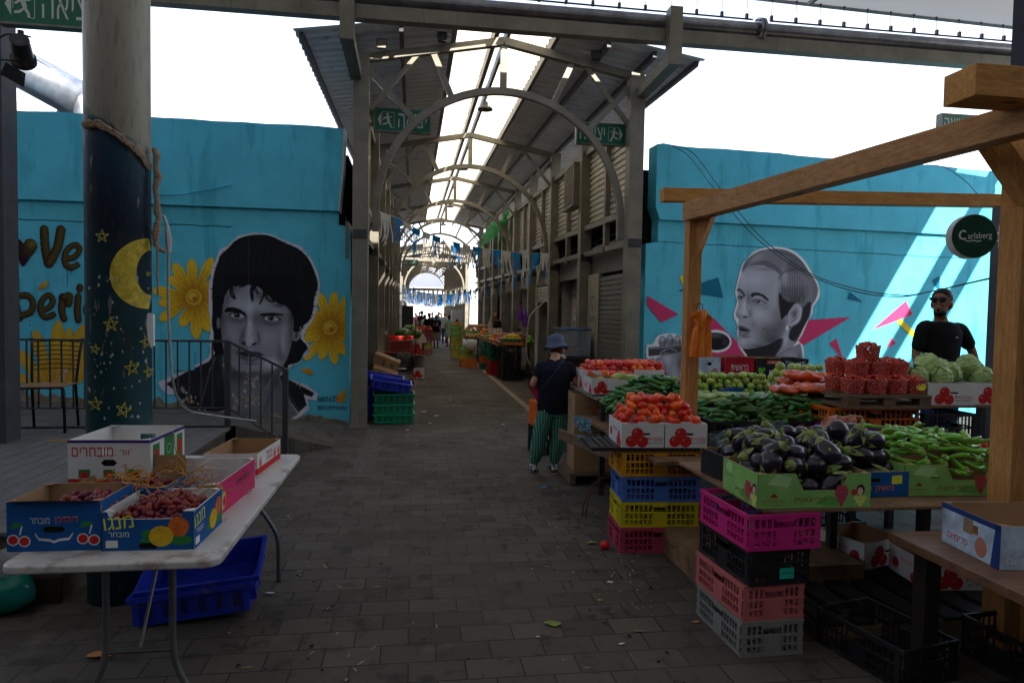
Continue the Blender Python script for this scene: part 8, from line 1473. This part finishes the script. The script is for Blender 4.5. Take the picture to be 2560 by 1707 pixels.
def striped():
    m = bpy.data.materials.new('striped_green_cloth'); m.use_nodes = True; nt = m.node_tree; N = nt.nodes; L = nt.links; b = N['Principled BSDF']; b.inputs['Roughness'].default_value = .85
    tc = N.new('ShaderNodeTexCoord'); sp = N.new('ShaderNodeSeparateXYZ'); L.new(tc.outputs['Object'], sp.inputs[0]); nz = N.new('ShaderNodeTexNoise'); nz.inputs['Scale'].default_value = 3; L.new(tc.outputs['Object'], nz.inputs[0])
    # fan the stripes out with the legs
    a = N.new('ShaderNodeMath'); a.operation = 'MULTIPLY_ADD'; a.inputs[1].default_value = .05; L.new(nz.outputs['Fac'], a.inputs[0]); L.new(sp.outputs['X'], a.inputs[2])
    y = N.new('ShaderNodeMath'); y.operation = 'MULTIPLY_ADD'; y.inputs[1].default_value = .6; L.new(sp.outputs['Y'], y.inputs[0]); L.new(a.outputs[0], y.inputs[2])
    s = N.new('ShaderNodeMath'); s.operation = 'MULTIPLY'; s.inputs[1].default_value = 2*PI/.026; L.new(a.outputs[0], s.inputs[0]); q = N.new('ShaderNodeMath'); q.operation = 'SINE'; L.new(s.outputs[0], q.inputs[0]); r = N.new('ShaderNodeMapRange'); r.inputs[1].default_value = .45; r.inputs[2].default_value = .6; L.new(q.outputs[0], r.inputs[0])
    mx = N.new('ShaderNodeMix'); mx.data_type = 'RGBA'; mx.inputs[6].default_value = (.006, .10, .07, 1); mx.inputs[7].default_value = (.12, .28, .20, 1); L.new(r.outputs[0], mx.inputs[0]); L.new(mx.outputs[2], b.inputs['Base Color']); return m
def zebra():
    m = bpy.data.materials.new('zebra_shoe'); m.use_nodes = True; nt = m.node_tree; N = nt.nodes; L = nt.links; b = N['Principled BSDF']; wv = N.new('ShaderNodeTexWave'); wv.inputs['Scale'].default_value = 14; wv.inputs['Distortion'].default_value = 8; tc = N.new('ShaderNodeTexCoord'); L.new(tc.outputs['Object'], wv.inputs[0]); rp = N.new('ShaderNodeMapRange'); rp.inputs[1].default_value = .45; rp.inputs[2].default_value = .55; L.new(wv.outputs[1], rp.inputs[0]); mx = N.new('ShaderNodeMix'); mx.data_type = 'RGBA'; mx.inputs[6].default_value = (.01, .01, .01, 1); mx.inputs[7].default_value = (.6, .58, .55, 1); L.new(rp.outputs[0], mx.inputs[0]); L.new(mx.outputs[2], b.inputs['Base Color']); return m
# the shopper: seen from behind, head bowed, reaching towards the tomatoes on her right
k_ = 1.56/1.75
wp = W(1357, 1178, Z=0)
def q_(x, z, y=0): return (-x/k_, -y/k_, z/k_)     # figure faces away: she is built facing -y and turned round
wt, S, HM = person('person seen from behind in a blue bucket hat, navy top and green striped trousers', wp.x, wp.y, 1.56, PI, NAVY, striped(), 'baggy', SK1, HBR, 'short', .009,
    dict(hl=q_(.175, .70), kl=q_(.165, .40), al=q_(.125, .09), hr=q_(.045, .70), kr=q_(-.035, .40), ar=q_(-.095, .09), hip=q_(.11, .72), waist=q_(.105, .86), chest=q_(.105, 1.10), neck=q_(.125, 1.24, .06), head=q_(.145, 1.335, .13),
         sl=q_(.255, 1.13), el=q_(.355, .93, .03), wl=q_(.22, .99, .26), sr=q_(-.045, 1.13), er=q_(-.125, .94, .0), wr=q_(-.02, .93, .22)), detail=True, shoes=zebra(), fat=1.16, sleeve=.55, tilt=-.45)
HATM = mat('blue_chambray', (.085, .115, .19), .9, 0, .35, 90, bump=.4, bscale=120); g = MB(); prof = [(.150, -.052), (.135, -.030), (.108, -.006), (.100, .0), (.098, .03), (.092, .075), (.072, .105), (.04, .118), (.001, .121)]
MH = S @ Matrix.Translation(Vector(q_(.138, 1.372, .105))) @ Matrix.Rotation(.16, 4, 'X') @ Matrix.Rotation(.06, 4, 'Y'); n = 36; vs = []; q = random.Random(4)
for i, (r, z) in enumerate(prof):
    for j in range(n): b = 2*PI*j/n; wob = (.010*math.sin(3*b+1)+.006*math.sin(5*b)) if i < 2 else 0; vs.append((r*math.cos(b)*1.05, r*math.sin(b)*1.08, z+wob))
g.add(vs, [(i*n+j, i*n+(j+1) % n, (i+1)*n+(j+1) % n, (i+1)*n+j) for i in range(len(prof)-1) for j in range(n)], HATM, MH); h_ = g.build('hat', wt, smooth=True); sm = h_.modifiers.new('s', 'SOLIDIFY'); sm.thickness = .004
g = MB(); g.M = S; g.tube([Vector(a) for a in crom([q_(.19, 1.225, -.06), q_(.14, 1.16, -.118), q_(.06, 1.05, -.128), q_(-.02, .95, -.112), q_(-.055, .88, -.06)], False, 6)], .0045, mat('blue_cord', (.03, .06, .12), .7), 6); g.build('bag_strap', wt)
bgm = film('red_bag', (.42, .015, .06), .2, .4); bgl = mat('lilac_lining', (.4, .36, .45), .8)
bag = thing('shopping_bag', 'dark red cloth bag with pale lining held at the left side of the shopper', 'bag', (wp.x-.10, wp.y+.10, .93)); 
def sheetm(g, fn, nu, nv, m): g.add([fn(i/nu, j/nv) for j in range(nv+1) for i in range(nu+1)], [(j*(nu+1)+i, j*(nu+1)+i+1, (j+1)*(nu+1)+i+1, (j+1)*(nu+1)+i) for j in range(nv) for i in range(nu)], m)
g = MB(); sheetm(g, lambda s, t: (-.065+.20*s+.10*t*(1-s)+.03*t, -.02+.03*math.sin(s*9+t*4), .09*(s)-.29*t*(.75+.35*s)-.01+.012*math.sin(s*14)), 14, 14, bgm); sheetm(g, lambda s, t: (-.040+.04*s+.11*t+.01, .0+.02*math.sin(t*6), .0-.30*t), 5, 12, bgl); g.build('cloth', bag, smooth=True)
c0 = W(1345, 990, Y=8.1); crate('orange crate standing on the paving beyond the shopper', (c0.x+.12, 8.2, .33), (.30, .4, .30), P_ORN, R(10), None, 10); crate('black crate under the orange crate beyond the shopper', (c0.x+.12, 8.2, 0), (.32, .4, .325), P_BLK, R(10), None, 10)
# the seller behind the stall
mx_ = W(2352, 900, Y=5.95).x; mt, S2, HM2 = person('person in a black T-shirt with sunglasses pushed up, standing behind the cabbages', mx_, 5.95, 1.86, R(0), BLKC, DNM, 'trousers', SK2, HB, 'short', .009,
    dict(head=(-.06, -.05, 1.60), neck=(-.02, .0, 1.47), sl=(-.185, 0, 1.375), el=(-.235, .02, 1.12), wl=(-.21, -.12, .93), sr=(.19, .0, 1.36), er=(.37, .06, 1.17), wr=(.43, .02, .93)), detail=True, headrz=-.95, tilt=.12, z=.16, fat=.98, shoes=BLKC, sleeve=.62)
fm = MB(); face_bits(mt, S2 @ HM2, HB, stub=True)
g = MB(); 
for x in (-1, 1): g.ell((x*.034, -.092, .048), (.030, .007, .019), P_BLK, 14, 8, S2 @ HM2); g.tube([(S2 @ HM2) @ Vector(p) for p in ((x*.064, -.080, .062), (x*.085, -.02, .045), (x*.082, .04, .02))], .003, P_BLK, 6)
g.tube([(S2 @ HM2) @ Vector(p) for p in ((-.012, -.097, .062), (.012, -.097, .062))], .003, P_BLK, 6); g.build('sunglasses', mt, smooth=True)
g = MB(); g.M = S2; g.ell((.04, -.132, 1.30), (.012, .003, .005), WHITEI, 10, 6); g.build('chest_logo', mt)
# seller in the doorway on the right of the hall, looking down at a paper
dx0 = W(1243, 850, Y=23.4).x; person('person with short grey hair and navy shirt looking down in a shop doorway', dx0, 23.4, 1.72, R(-75), NAVY, GRC, 'trousers', SK2, HGR, 'bald', .014, dict(head=(0, -.09, 1.60), wl=(-.12, -.32, 1.15), el=(-.22, -.04, 1.12), wr=(.10, -.34, 1.15), er=(.22, -.04, 1.12)), tilt=-.5 if False else .45, shoes=BLKC)
# the crowd deep in the hall
AR = dict(wl=(-.14, -.22, 1.10), el=(-.24, .02, 1.12))
def far(label, u, vfeet, h, rz, top, low, kind, hair, ht, skin=SK2, pose=None, fat=1.0, Y=None):
    p = W(u, vfeet, Z=0) if Y is None else Vector((W(u, vfeet, Y=Y).x, Y, 0)); return person(label, p.x, p.y, h, rz, top, low, kind, skin, hair, ht, .016, pose, fat=fat, shoes=BLKC if kind != 'dress' else BLKC, group='shoppers deep in the market hall')[0]
far('person in a black T-shirt and grey shorts seen from behind by the tomato crates', 1072, 872, 1.66, PI-.3, BLKC, GRC, 'shorts', HGR, 'short', pose=AR, fat=1.2)
f2 = far('person in a white cap, black printed T-shirt and khaki shorts walking towards the viewer', 1090, 870, 1.58, .2, BLKC, KHA, 'shorts', mat('cap_white', (.6, .58, .5), .8), 'cap', fat=1.1)
g = MB()
for i in range(3): g.add([(.035*i-.06+.02*(2-i)*0, -.14, 1.10), (.035*i-.035, -.14, 1.10), (.035*i-.015-.02, -.14, 1.14+.03*i), (.035*i-.045-.01, -.14, 1.13+.03*i)], [(0, 1, 2, 3)], WHITEI)
g.box(-.08, .06, -.141, -.139, 1.03, 1.06, mat('print_grey', (.3, .3, .3), .8)); g.build('shirt_print', f2)
far('person in a mint green dress with dark hair seen from behind', 1122, 866, 1.56, PI+.3, MINT, MINT, 'dress', HB, 'bun', fat=1.1)
far('person in a white T-shirt half hidden behind the mint dress', 1111, 858, 1.72, PI, WHC, DNM, 'trousers', HGR, 'bald', SK1, fat=1.1)
far('person in a black shirt standing farthest left in the crowd', 1054, 858, 1.76, PI-.5, BLKC, BLKC, 'shorts', HB, 'short')
far('person in a pale green top half hidden by the black T-shirts', 1061, 864, 1.56, PI+.5, cloth('pale_green_cotton', (.42, .5, .4)), GRC, 'trousers', HBR, 'short', SK1)
far('person in a grey shirt behind the white cap', 1080, 852, 1.68, 0, GRC, DNM, 'trousers', HGR, 'short', SK1)
far('person in a light blue cap behind the white cap', 1096, 852, 1.70, 0, cloth('teal_print', (.05, .2, .22)), DNM, 'trousers', CYA, 'cap', SK1)
far('person in a striped top between the cap and the white T-shirt', 1103, 850, 1.66, .4, WHC, BLKC, 'trousers', HB, 'short')
far('person in a pink top far away beside the grey cabinet', 1039, 838, 1.60, .8, cloth('pink_cotton', (.5, .2, .25)), GRC, 'trousers', HBR, 'short', SK1)
far('person in a lilac shirt far away in the sunlight', 1048, 834, 1.68, 0, cloth('lilac_cotton', (.35, .35, .5)), DNM, 'trousers', HB, 'short')
person('seated person in a grey shirt and dark cap behind the produce on the right', W(1142, 840, Y=33).x, 33, 1.35, .9, GRC, GRC, 'trousers', SK2, HB, 'cap', .016, group='shoppers deep in the market hall', shoes=BLKC)
# ================================================================ stalls inside the hall, right side
def S_(u, v, Y=None, Z=None): return W(u, v, Y=Y, Z=Z)
for i in range(2): crate(('black cross braced crate on the paving at the front of the fruit stand', 'black cross braced crate stacked at the front of the fruit stand')[i], (2.46, 17.1, .45*i), (.46, .42, .44), P_BLK, R(2), 'tall black crates of the fruit stand', 14)
def pr_lem(g, fc, L, Wd, H): M = fc('f'); g.pl([(-L/2, H*.0), (L/2, 0), (L/2, H*.45), (-L/2, H*.45)], ORNP, M, .0004); g.text(heb('2.אמן.יבול'), L*.4, GREENP, M @ Matrix.Translation((L*.1, H*.25, .0006)), H*.2)
carton('lemon_carton', 'dark green carton of lemons at the front of the fruit stand', (2.48, 17.1, .90), (.50, .40, .15), P_DGRN, CARDB, 0, prints=pr_lem)
LE = [m_round(.032, M_LEM, 'lemon', 1.1)]; heap('lemon', 'lemon', LE, 'yellow lemon heaped in the carton at the front of the fruit stand', 'lemons', (2.48, 17.1, 1.02), .46, .36, .066, 3, 0, 41, .3, shrink=.4, zs=.6)
table('fruit_stand', 'long sloping fruit stand in the hall with heaps of apples and peaches', 2.12, 3.1, 17.4, 23.5, .88, .05, PLY, ((2.2, 17.6), (3.0, 17.6), (2.2, 23.3), (3.0, 23.3)), LEGM)
AP = [m_round(.040, M_APR, 'apple', .92)]; PC = [m_round(.042, M_ORA, 'peach', .92)]; ON = [m_round(.045, M_ONI, 'onion', .9)]
heap('apple', 'apple', AP, 'red apple in the big heap on the fruit stand', 'red apples', (2.62, 17.9, .89), .86, .95, .082, 5, 0, 42, .25, shrink=.5, zs=.62)
heap('peach', 'peach', PC, 'yellow orange peach on the fruit stand behind the red apples', 'peaches on the stand', (2.5, 19.3, .89), .72, 1.1, .105, 3, 0, 43, .3, shrink=.4, zs=.6)
heap('green_apple', 'apple', [m_round(.05, M_PEP, 'green_apple', .95)], 'green apple beside the heap of red apples', 'green apples', (3.02, 17.55, .92), .2, .4, .10, 3, 0, 44, .2, shrink=.4, zs=.6)
heap('pale_onion', 'onion', [m_round(.04, M_ZUC, 'onion', .8)], 'pale squash in the middle of the fruit stand', 'pale squash', (2.45, 20.7, .89), .6, .8, .09, 2, 0, 45, .3)
heap('peach', 'peach', PC, 'peach at the far end of the fruit stand', 'peaches at the far end', (2.5, 22.2, .89), .75, 1.6, .14, 3, 0, 46, .3, shrink=.4)
pine = link('pineapple', (lambda g: ([g.lathe([(.02, 0), (.06, .03), (.07, .1), (.06, .17), (.03, .2)], mat('pineapple_skin', (.35, .2, .04), .7, bump=.8, bscale=40), 12)], [g.add([(0, 0, .17), (.015, .0, .2), (.10*math.cos(a), .10*math.sin(a), .34-.03*(i % 3)), (-.0, .015, .2)], [(0, 1, 2), (0, 2, 3)], mat('pineapple_leaf', (.04, .10, .02), .6)) for i, a in enumerate(np.linspace(0, 12.6, 22))], g.mesh('pineapple'))[-1])(MB()), None, (2.85, 18.3, 1.0)); props(pine, 'pineapple with a leafy crown standing among the fruit', 'pineapple')
PRC = mat('price_paper', (.5, .4, .4), .7); 
for i, (x, y) in enumerate(((2.30, 19.4), (2.42, 19.0), (2.28, 20.3), (2.5, 20.0), (2.4, 21.3))):
    g = MB(); g.box(-.004, .004, -.004, .004, -.08, .12, P_BLK); g.box(-.055, .055, -.006, .0, .06, .24, PRC); g.box(-.045, .045, -.0075, -.006, .075, .225, WHITEI); g.text(('10', '8', '12', '15', '9')[i], .05, RED, Matrix.Translation((0, -.008, .16)) @ Matrix.Rotation(PI/2, 4, 'X')); props(link('price_tag', g.mesh('price_tag'), None, (x, y, 1.02)), ('front price sign among the peaches', 'price sign just right of the front one', 'tilted price sign behind the peaches', 'price sign in the middle of the stand', 'farthest price sign on the fruit stand')[i], 'price sign', 'price signs on the fruit stand')
ST = [((2.06, 18.6), (P_RED, P_RED, P_DGRN, P_DGRN)), ((2.02, 20.3), (P_DGRN, P_ORN, P_DGRN, P_DGRN))]
for j, ((x, y), ms) in enumerate(ST):
    for i, m in enumerate(ms): crate(('lowest', 'second', 'third', 'top')[i]+' crate of the '+('red and green stack nearer the black crates' if j == 0 else 'green and orange stack farther along'), (x+.16, y, .205*i), (.36, .5, .2), m, R(3), 'coloured crates under the fruit stand', 9)
crate('orange crate full of small packs on the paving beside the fruit stand', (1.72, 21.2, 0), (.52, .4, .23), P_ORN, R(2), None, 12); crate('yellow crate under the green grape carton beside the fruit stand', (1.74, 22.1, 0), (.50, .4, .22), P_YEL, 0, None, 12); crate('second yellow crate under the green grape carton beside the fruit stand', (1.74, 22.1, .22), (.50, .4, .12), P_YEL, 0, None, 12)
carton('green_carton', 'light green grape carton on yellow crates beside the fruit stand', (1.74, 22.1, .345), (.52, .4, .27), GREENC, CARDB, 0, prints=pr_green)
for i in range(4): crate(('lowest', 'second', 'third', 'top')[i]+' yellow crate in the far yellow stack', (1.60, 25.2, .19*i), (.42, .4, .185), P_YEL, 0, 'far stack of yellow crates', 9)
for i, (x, z, w_) in enumerate(((1.60, .765, .46), (1.60, .99, .46), (2.10, .80, .5), (2.6, .80, .5))): carton('green_carton', ('lower green grape carton on the far yellow stack', 'upper green grape carton on the far yellow stack', 'green grape carton of onions beside the far yellow stack', 'green grape carton at the back of the onion stand')[i], (x, 25.2, z), (w_, .4, .215), GREENC, CARDB, 0, prints=pr_green)
table('onion_stand', 'far stand of onions and potatoes on the right of the hall', 1.85, 3.1, 24.0, 29, .78, .05, PLY, ((1.95, 24.2), (3.0, 24.2), (1.95, 28.8), (3.0, 28.8)), LEGM)
heap('onion', 'onion', ON, 'brown onion heaped on the far stand', 'onions on the far stand', (2.5, 26.4, .95), 1.0, 1.6, .10, 4, 0, 47, .3, shrink=.5); heap('onion', 'onion', ON, 'pinkish potato onion heaped on the near edge of the far stand', 'small onions', (2.2, 24.3, .80), .7, .5, .07, 2, 0, 48, .3)
heap('peach', 'peach', PC, 'peach heaped in the cartons of the far yellow stack', 'far peaches', (1.62, 25.2, 1.19), .42, .36, .11, 2, 0, 49, .3)
for i, (u, v, Y, s) in enumerate(((1178, 868, 21.6, 1.0), (1162, 893, 22.6, .8))): p = W(u, v, Y=Y); props(link('plastic_bag', bag_mesh('bag', .36*s, .25, .34*s, WHITEI if i == 0 else WB, 20+i), None, (p.x, Y, max(0, p.z-.1) if i == 0 else .02)), ('bulging white plastic bag beside the fruit stand', 'clear bag of vegetables on the paving beside the yellow crates')[i], 'bag')
def hangbag(label, u, v, Y, h, m, seed):
    p = W(u, v, Y=Y); g = MB(); q = random.Random(seed); n = 14; prof = [(.03, 0), (.02, -.06*h/.6), (.035, -.15*h/.6), (.06, -.3*h/.6), (.075, -.5*h/.6), (.07, -h)]; vs = []
    for r, z in prof:
        for j in range(n): b = 2*PI*j/n; vs.append((r*math.cos(b)*(1+.2*math.sin(3*b+z*9)), r*.6*math.sin(b), z))
    g.add(vs, [(i*n+j, i*n+(j+1) % n, (i+1)*n+(j+1) % n, (i+1)*n+j) for i in range(len(prof)-1) for j in range(n)], m); g.tube([(0, 0, 0), (0, 0, .06), (.03, 0, .07)], .006, P_BLK, 5); props(link('bag_bundle', g.mesh('bag_bundle', True), None, (p.x, Y, p.z)), label, 'bag')
PUR = mat('purple_bag', (.16, .03, .38), .3, var=.4); WBG = mat('white_bag_film', (.55, .55, .55), .35, var=.2)
hangbag('upper bundle of purple plastic bags hanging in a shop opening', 1303, 762, 16.3, .38, PUR, 1); hangbag('larger bundle of purple plastic bags hanging by the column', 1315, 775, 15.9, .40, PUR, 2); hangbag('bundle of white plastic bags hanging beside the doorway seller', 1226, 792, 22.8, .42, WBG, 3)
hangbag('long bundle of white bags hanging at the crowd beside the tomato crates', 1067, 836, 27.5, .62, WBG, 4); hangbag('long bundle of white bags hanging by the far yellow stack', 1137, 830, 26.0, .72, WBG, 5)
# glass display case and white hose
dc = thing('display_case', 'glass display case of fruit on a dark counter inside the hall', 'display case', (3.05, 12.95, 0)); GLS = clearfilm('case_glass', (.5, .6, .65), .25, .05); g = MB()
for x0, x1, y0, y1 in ((-.22, -.215, -.6, .6), (.215, .22, -.6, .6), (-.22, .22, -.6, -.595), (-.22, .22, .595, .6)): g.box(x0, x1, y0, y1, .92, 1.40, GLS)
g.build('glass', dc); g = MB(); g.box(-.24, .24, -.62, .62, 1.40, 1.43, mat('blue_edge', (.05, .12, .3), .4)); g.build('lid', dc); g = MB(); g.box(-.25, .3, -.65, .65, .86, .92, STEELD); g.box(-.28, -.25, -.65, .65, .88, .92, WHITEI); g.build('counter', dc); g = MB(); g.box(-.2, .28, -.6, .6, 0, .86, mat('counter_dark', (.06, .045, .035), .6)); g.build('base', dc)
heap('peach', 'peach', AP, 'red fruit inside the glass display case', 'fruit in the display case', (3.05, 12.95, .925), .38, 1.1, .082, 2, 0, 51, .3)
hp_ = [W(u, v, Y=Y) for u, v, Y in ((1370, 743, 13), (1350, 765, 12.9), (1325, 790, 12.8), (1319, 830, 12.8), (1315, 870, 12.8), (1318, 895, 12.8), (1326, 915, 12.8))]; o = hp_[3]; g = MB(); g.M = Matrix.Translation(-o); g.tube([Vector(p) for p in crom([tuple(p) for p in hp_], False, 6)], .014, mat('hose_cream', (.42, .40, .33), .5), 8); props(link('hose', g.mesh('hose', True), None, tuple(o)), 'cream hose hanging down beside the glass display case', 'hose')
# fridge, cabinet far away
for nm, lb, u0, u1, v0, v1, Y, m in (('fridge', 'white fridge at the far right of the hall behind the produce', 1128, 1157, 775, 850, 38, PW), ('cabinet', 'tall dark grey cabinet at the far left of the hall', 1004, 1034, 764, 850, 31, DARKG)):
    a = W(u0, v1, Y=Y); b = W(u1, v0, Y=Y); t = thing(nm, lb, nm, ((a.x+b.x)/2, Y+.3, 0)); w_ = (b.x-a.x)/2; g = MB(); g.box(-w_, w_, -.3, .3, 0, b.z, m); g.build('cabinet_body', t); g = MB(); g.box(-w_+.02, .0, -.315, -.302, .1, b.z-.05, m); g.build('door', t); g = MB(); g.box(.01, w_-.02, -.315, -.302, .1, b.z-.05, m); g.build('door', t); g = MB(); g.box(-.03, -.015, -.34, -.316, 1.0, 1.2, STEELD); g.build('handle', t)
# ================================================================ stalls inside the hall, left side
for i, (m, lb) in enumerate(((P_GRN, 'green slotted tray at the bottom of the stack by the left hall column'), (P_GRN, 'green slotted tray in the middle of the stack by the left hall column'), (P_DGRN, 'darker green slotted tray third from the ground by the left hall column'))):
    basket(lb, (-.28, 10.55+.02*i, .012+.147*i), (.60, .42, .142), m, (0, 0, R(3)), 'slotted trays stacked by the left hall column')
    basket('deep blue slotted tray behind the green ones, number '[0:40]+('at the bottom', 'in the middle', 'third from the ground')[i], (-.40, 11.05, .012+.147*i), (.60, .42, .142), P_BLUE, (0, 0, R(3)), 'slotted trays stacked by the left hall column')
basket('blue slotted tray lying tilted on top of the green stack', (-.34, 10.55, .515), (.60, .42, .14), P_BLUE, (R(4), R(10), R(3)), 'slotted trays stacked by the left hall column')
basket('second blue slotted tray tilted behind the top one', (-.46, 10.95, .54), (.60, .42, .14), P_BLUE, (R(4), R(8), R(2)), 'slotted trays stacked by the left hall column')
def flatbox(label, loc, size, rot): 
    t = thing('cardboard_box', label, 'box', loc, 0); t.rotation_euler = rot; g = MB(); L, Wd, H = size; g.box(-L/2, L/2, -Wd/2, Wd/2, -H/2, H/2, CARDB); g.box(-L*.1, -L*.02, -Wd/2-.002, -Wd/2, -H*.3, H*.3, mat('print_brown', (.2, .11, .06), .8)); g.box(L*.2, L*.3, -Wd/2-.002, -Wd/2, -H*.25, H*.2, mat('print_brown', 0)); g.build('box_body', t); g = MB(); g.box(-L/2, L/2, -.012, .012, H/2+.0005, H/2+.002, mat('parcel_tape', (.3, .2, .12), .3)); g.build('tape', t)
flatbox('brown cardboard box tilted on top of the pile behind the blue trays', (-.50, 13.1, .74), (.50, .36, .20), (.1, R(22), R(2))); flatbox('brown cardboard box under the tilted one behind the blue trays', (-.52, 12.7, .52), (.46, .36, .22), (.1, R(18), 0)); flatbox('crushed brown cardboard box at the bottom of the pile', (-.36, 12.5, .28), (.44, .36, .22), (0, R(4), R(-8)))
crate('black crate holding up the pile of cardboard boxes', (-.5, 12.9, .04), (.5, .4, .18), P_BLK, 0, None, 10)
# shopping trolley
tr = thing('shopping_trolley', 'grey wire shopping trolley with a red handle and a red basket inside', 'trolley', (-.30, 15.6, .04), R(6)); WI = mat('trolley_wire', (.12, .12, .12), .4, .7); g = MB()
for i in range(15): z = .42+i*.040; x0 = -.30; x1 = .14+.012*i*1.4; g.tube([(x0, -.24, z), (x1, -.24, z+.02)], .0035, WI, 4); g.tube([(x0, .24, z), (x1, .24, z+.02)], .0035, WI, 4); g.tube([(x1, -.24, z+.02), (x1, .24, z+.02)], .0035, WI, 4)
for i in range(12): x = -.30+i*.045; g.tube([(x, -.24, .42), (x+.02, -.24, 1.0)], .003, WI, 4); 
g.tube([(-.30, -.25, .98), (.37, -.25, 1.02), (.37, .25, 1.02), (-.30, .25, .98)], .010, WI, 6); g.build('basket', tr); g = MB(); g.box(-.32, .16, -.2, .2, .30, .36, P_BLK); g.tube([(-.28, -.2, .30), (.28, -.2, .16)], .012, WI, 6); g.tube([(-.28, .2, .30), (.28, .2, .16)], .012, WI, 6); g.build('frame', tr)
for x, y in ((-.24, -.2), (.26, -.2), (-.24, .2), (.26, .2)): g = MB(); g.cyl((0, 0, -.015), .055, .03, P_BLK, 16, M=Matrix.Translation((x, y, .06)) @ Matrix.Rotation(PI/2, 4, 'X')); g.box(x-.01, x+.01, y-.02, y+.02, .06, .16, WI); g.build('wheel', tr)
g = MB(); g.tube([(-.34, -.25, .74), (-.34, .25, .74)], .018, P_RED, 8); g.tube([(-.34, -.25, .74), (-.10, -.26, .74)], .016, P_RED, 8); g.build('handle', tr)
basket('bright red plastic basket standing in the shopping trolley', (-.28, 15.6, .80), (.50, .40, .34), P_RED, (0, 0, R(6)))
g = MB(); g.tube([(0, 0, 0), (0, 0, 1.5)], .02, mat('rusty_frame', (.10, .05, .03), .6), 6); g.tube([(-.3, 0, .95), (.0, 0, .95)], .012, mat('rusty_frame', 0), 6); props(link('post', g.mesh('post'), None, (.07, 17.3, 0)), 'thin rusty upright of the display beside the trolley', 'post')
carton('tomato_carton', 'white tomato carton hanging on its end beside the trolley', (.12, 18.6, .52), (.24, .20, .40), CWHITE, CWHITE, 0, prints=pr_tomato); carton('tomato_carton', 'white carton with a tomato print standing on the paving by the kerb', (.16, 17.2, .03), (.26, .16, .25), CWHITE, CWHITE, R(-4), prints=pr_tomato)
for i, (x, y, z, s) in enumerate(((.18, 21.0, 0, 1), (.22, 20.2, 0, .8))): 
    g = MB(); g.lathe([(.12*s, 0), (.16*s, .05), (.17*s, .3*s), (.15*s, .42*s), (.16*s, .5*s), (.13*s, .46*s), (.02, .42*s)], mat('sack_white', (.45, .43, .40), .9, bump=1, bscale=12), 16); props(link('sack', g.mesh('sack', True), None, (x, y, z)), ('open white sack of onions beside the tomato table', 'smaller slumped white sack in front of the open one')[i], 'sack')
table('stall_table', 'dark table of tomatoes and melons on the left of the hall', -.55, .42, 19.3, 27, .82, .05, PLY, ((-.45, 19.5), (.35, 23.3), (.35, 26.8)), LEGM)
for i, (m, lb) in enumerate(((P_SAL, 'lowest red crate of the stack under the tomatoes on the left'), (P_YEL, 'yellow crate in the stack under the tomatoes on the left'), (P_ROSE, 'dark red crate above the yellow one on the left'), (P_ROSE, 'top dark red crate under the tomatoes on the left'))): crate(lb, (.50+.06, 27.4, .235*i), (.42, .4, .23), m, 0, 'crates under the tomatoes on the left', 8)
heap('round_tomato', 'tomato', TR, 'red tomato heaped on the crate stack on the left of the hall', 'tomatoes on the crate stack', (.54, 27.4, .95), .46, .42, .085, 3, 0, 61, .3); carton('tomato_carton', 'white tomato carton on the table left of the crate stack', (.15, 26.5, .83), (.36, .36, .16), CWHITE, CWHITE, 0, prints=pr_tomato)
heap('round_tomato', 'tomato', TR, 'red tomato in the white carton on the left table', 'tomatoes in the left carton', (.15, 26.5, .97), .34, .34, .085, 3, 0, 62, .3)
WM = mat('watermelon_skin', (.08, .16, .04), .4, 0, .9, 6, stretch=(9, 1, 9)); g = MB(); g.ell((0, 0, 0), (.17, .24, .16), WM, 20, 14); me = g.mesh('watermelon', True)
for i, (x, y) in enumerate(((-.22, 21.4), (.05, 21.9), (-.35, 22.4))): props(link('watermelon', me, None, (x, y, .98), (0, .2*i, i)), ('striped watermelon nearest on the left table', 'striped watermelon at the aisle side of the left table', 'striped watermelon farthest on the left table')[i], 'watermelon')
GRP = [m_round(.022, M_LEM, 'grape', 1.1)]; heap('pale_grape', 'grape', [m_round(.03, M_ZUC, 'grape', 1.1)], 'pale green grape in the basket on the left table', 'pale grapes', (-.1, 25.2, 1.05), .5, .5, .07, 3, 0, 63, .3)
crate('white basket holding pale grapes on the left table', (-.1, 25.2, .83), (.5, .5, .2), mat('white_plastic', (.5, .5, .5), .5), 0, None, 10)
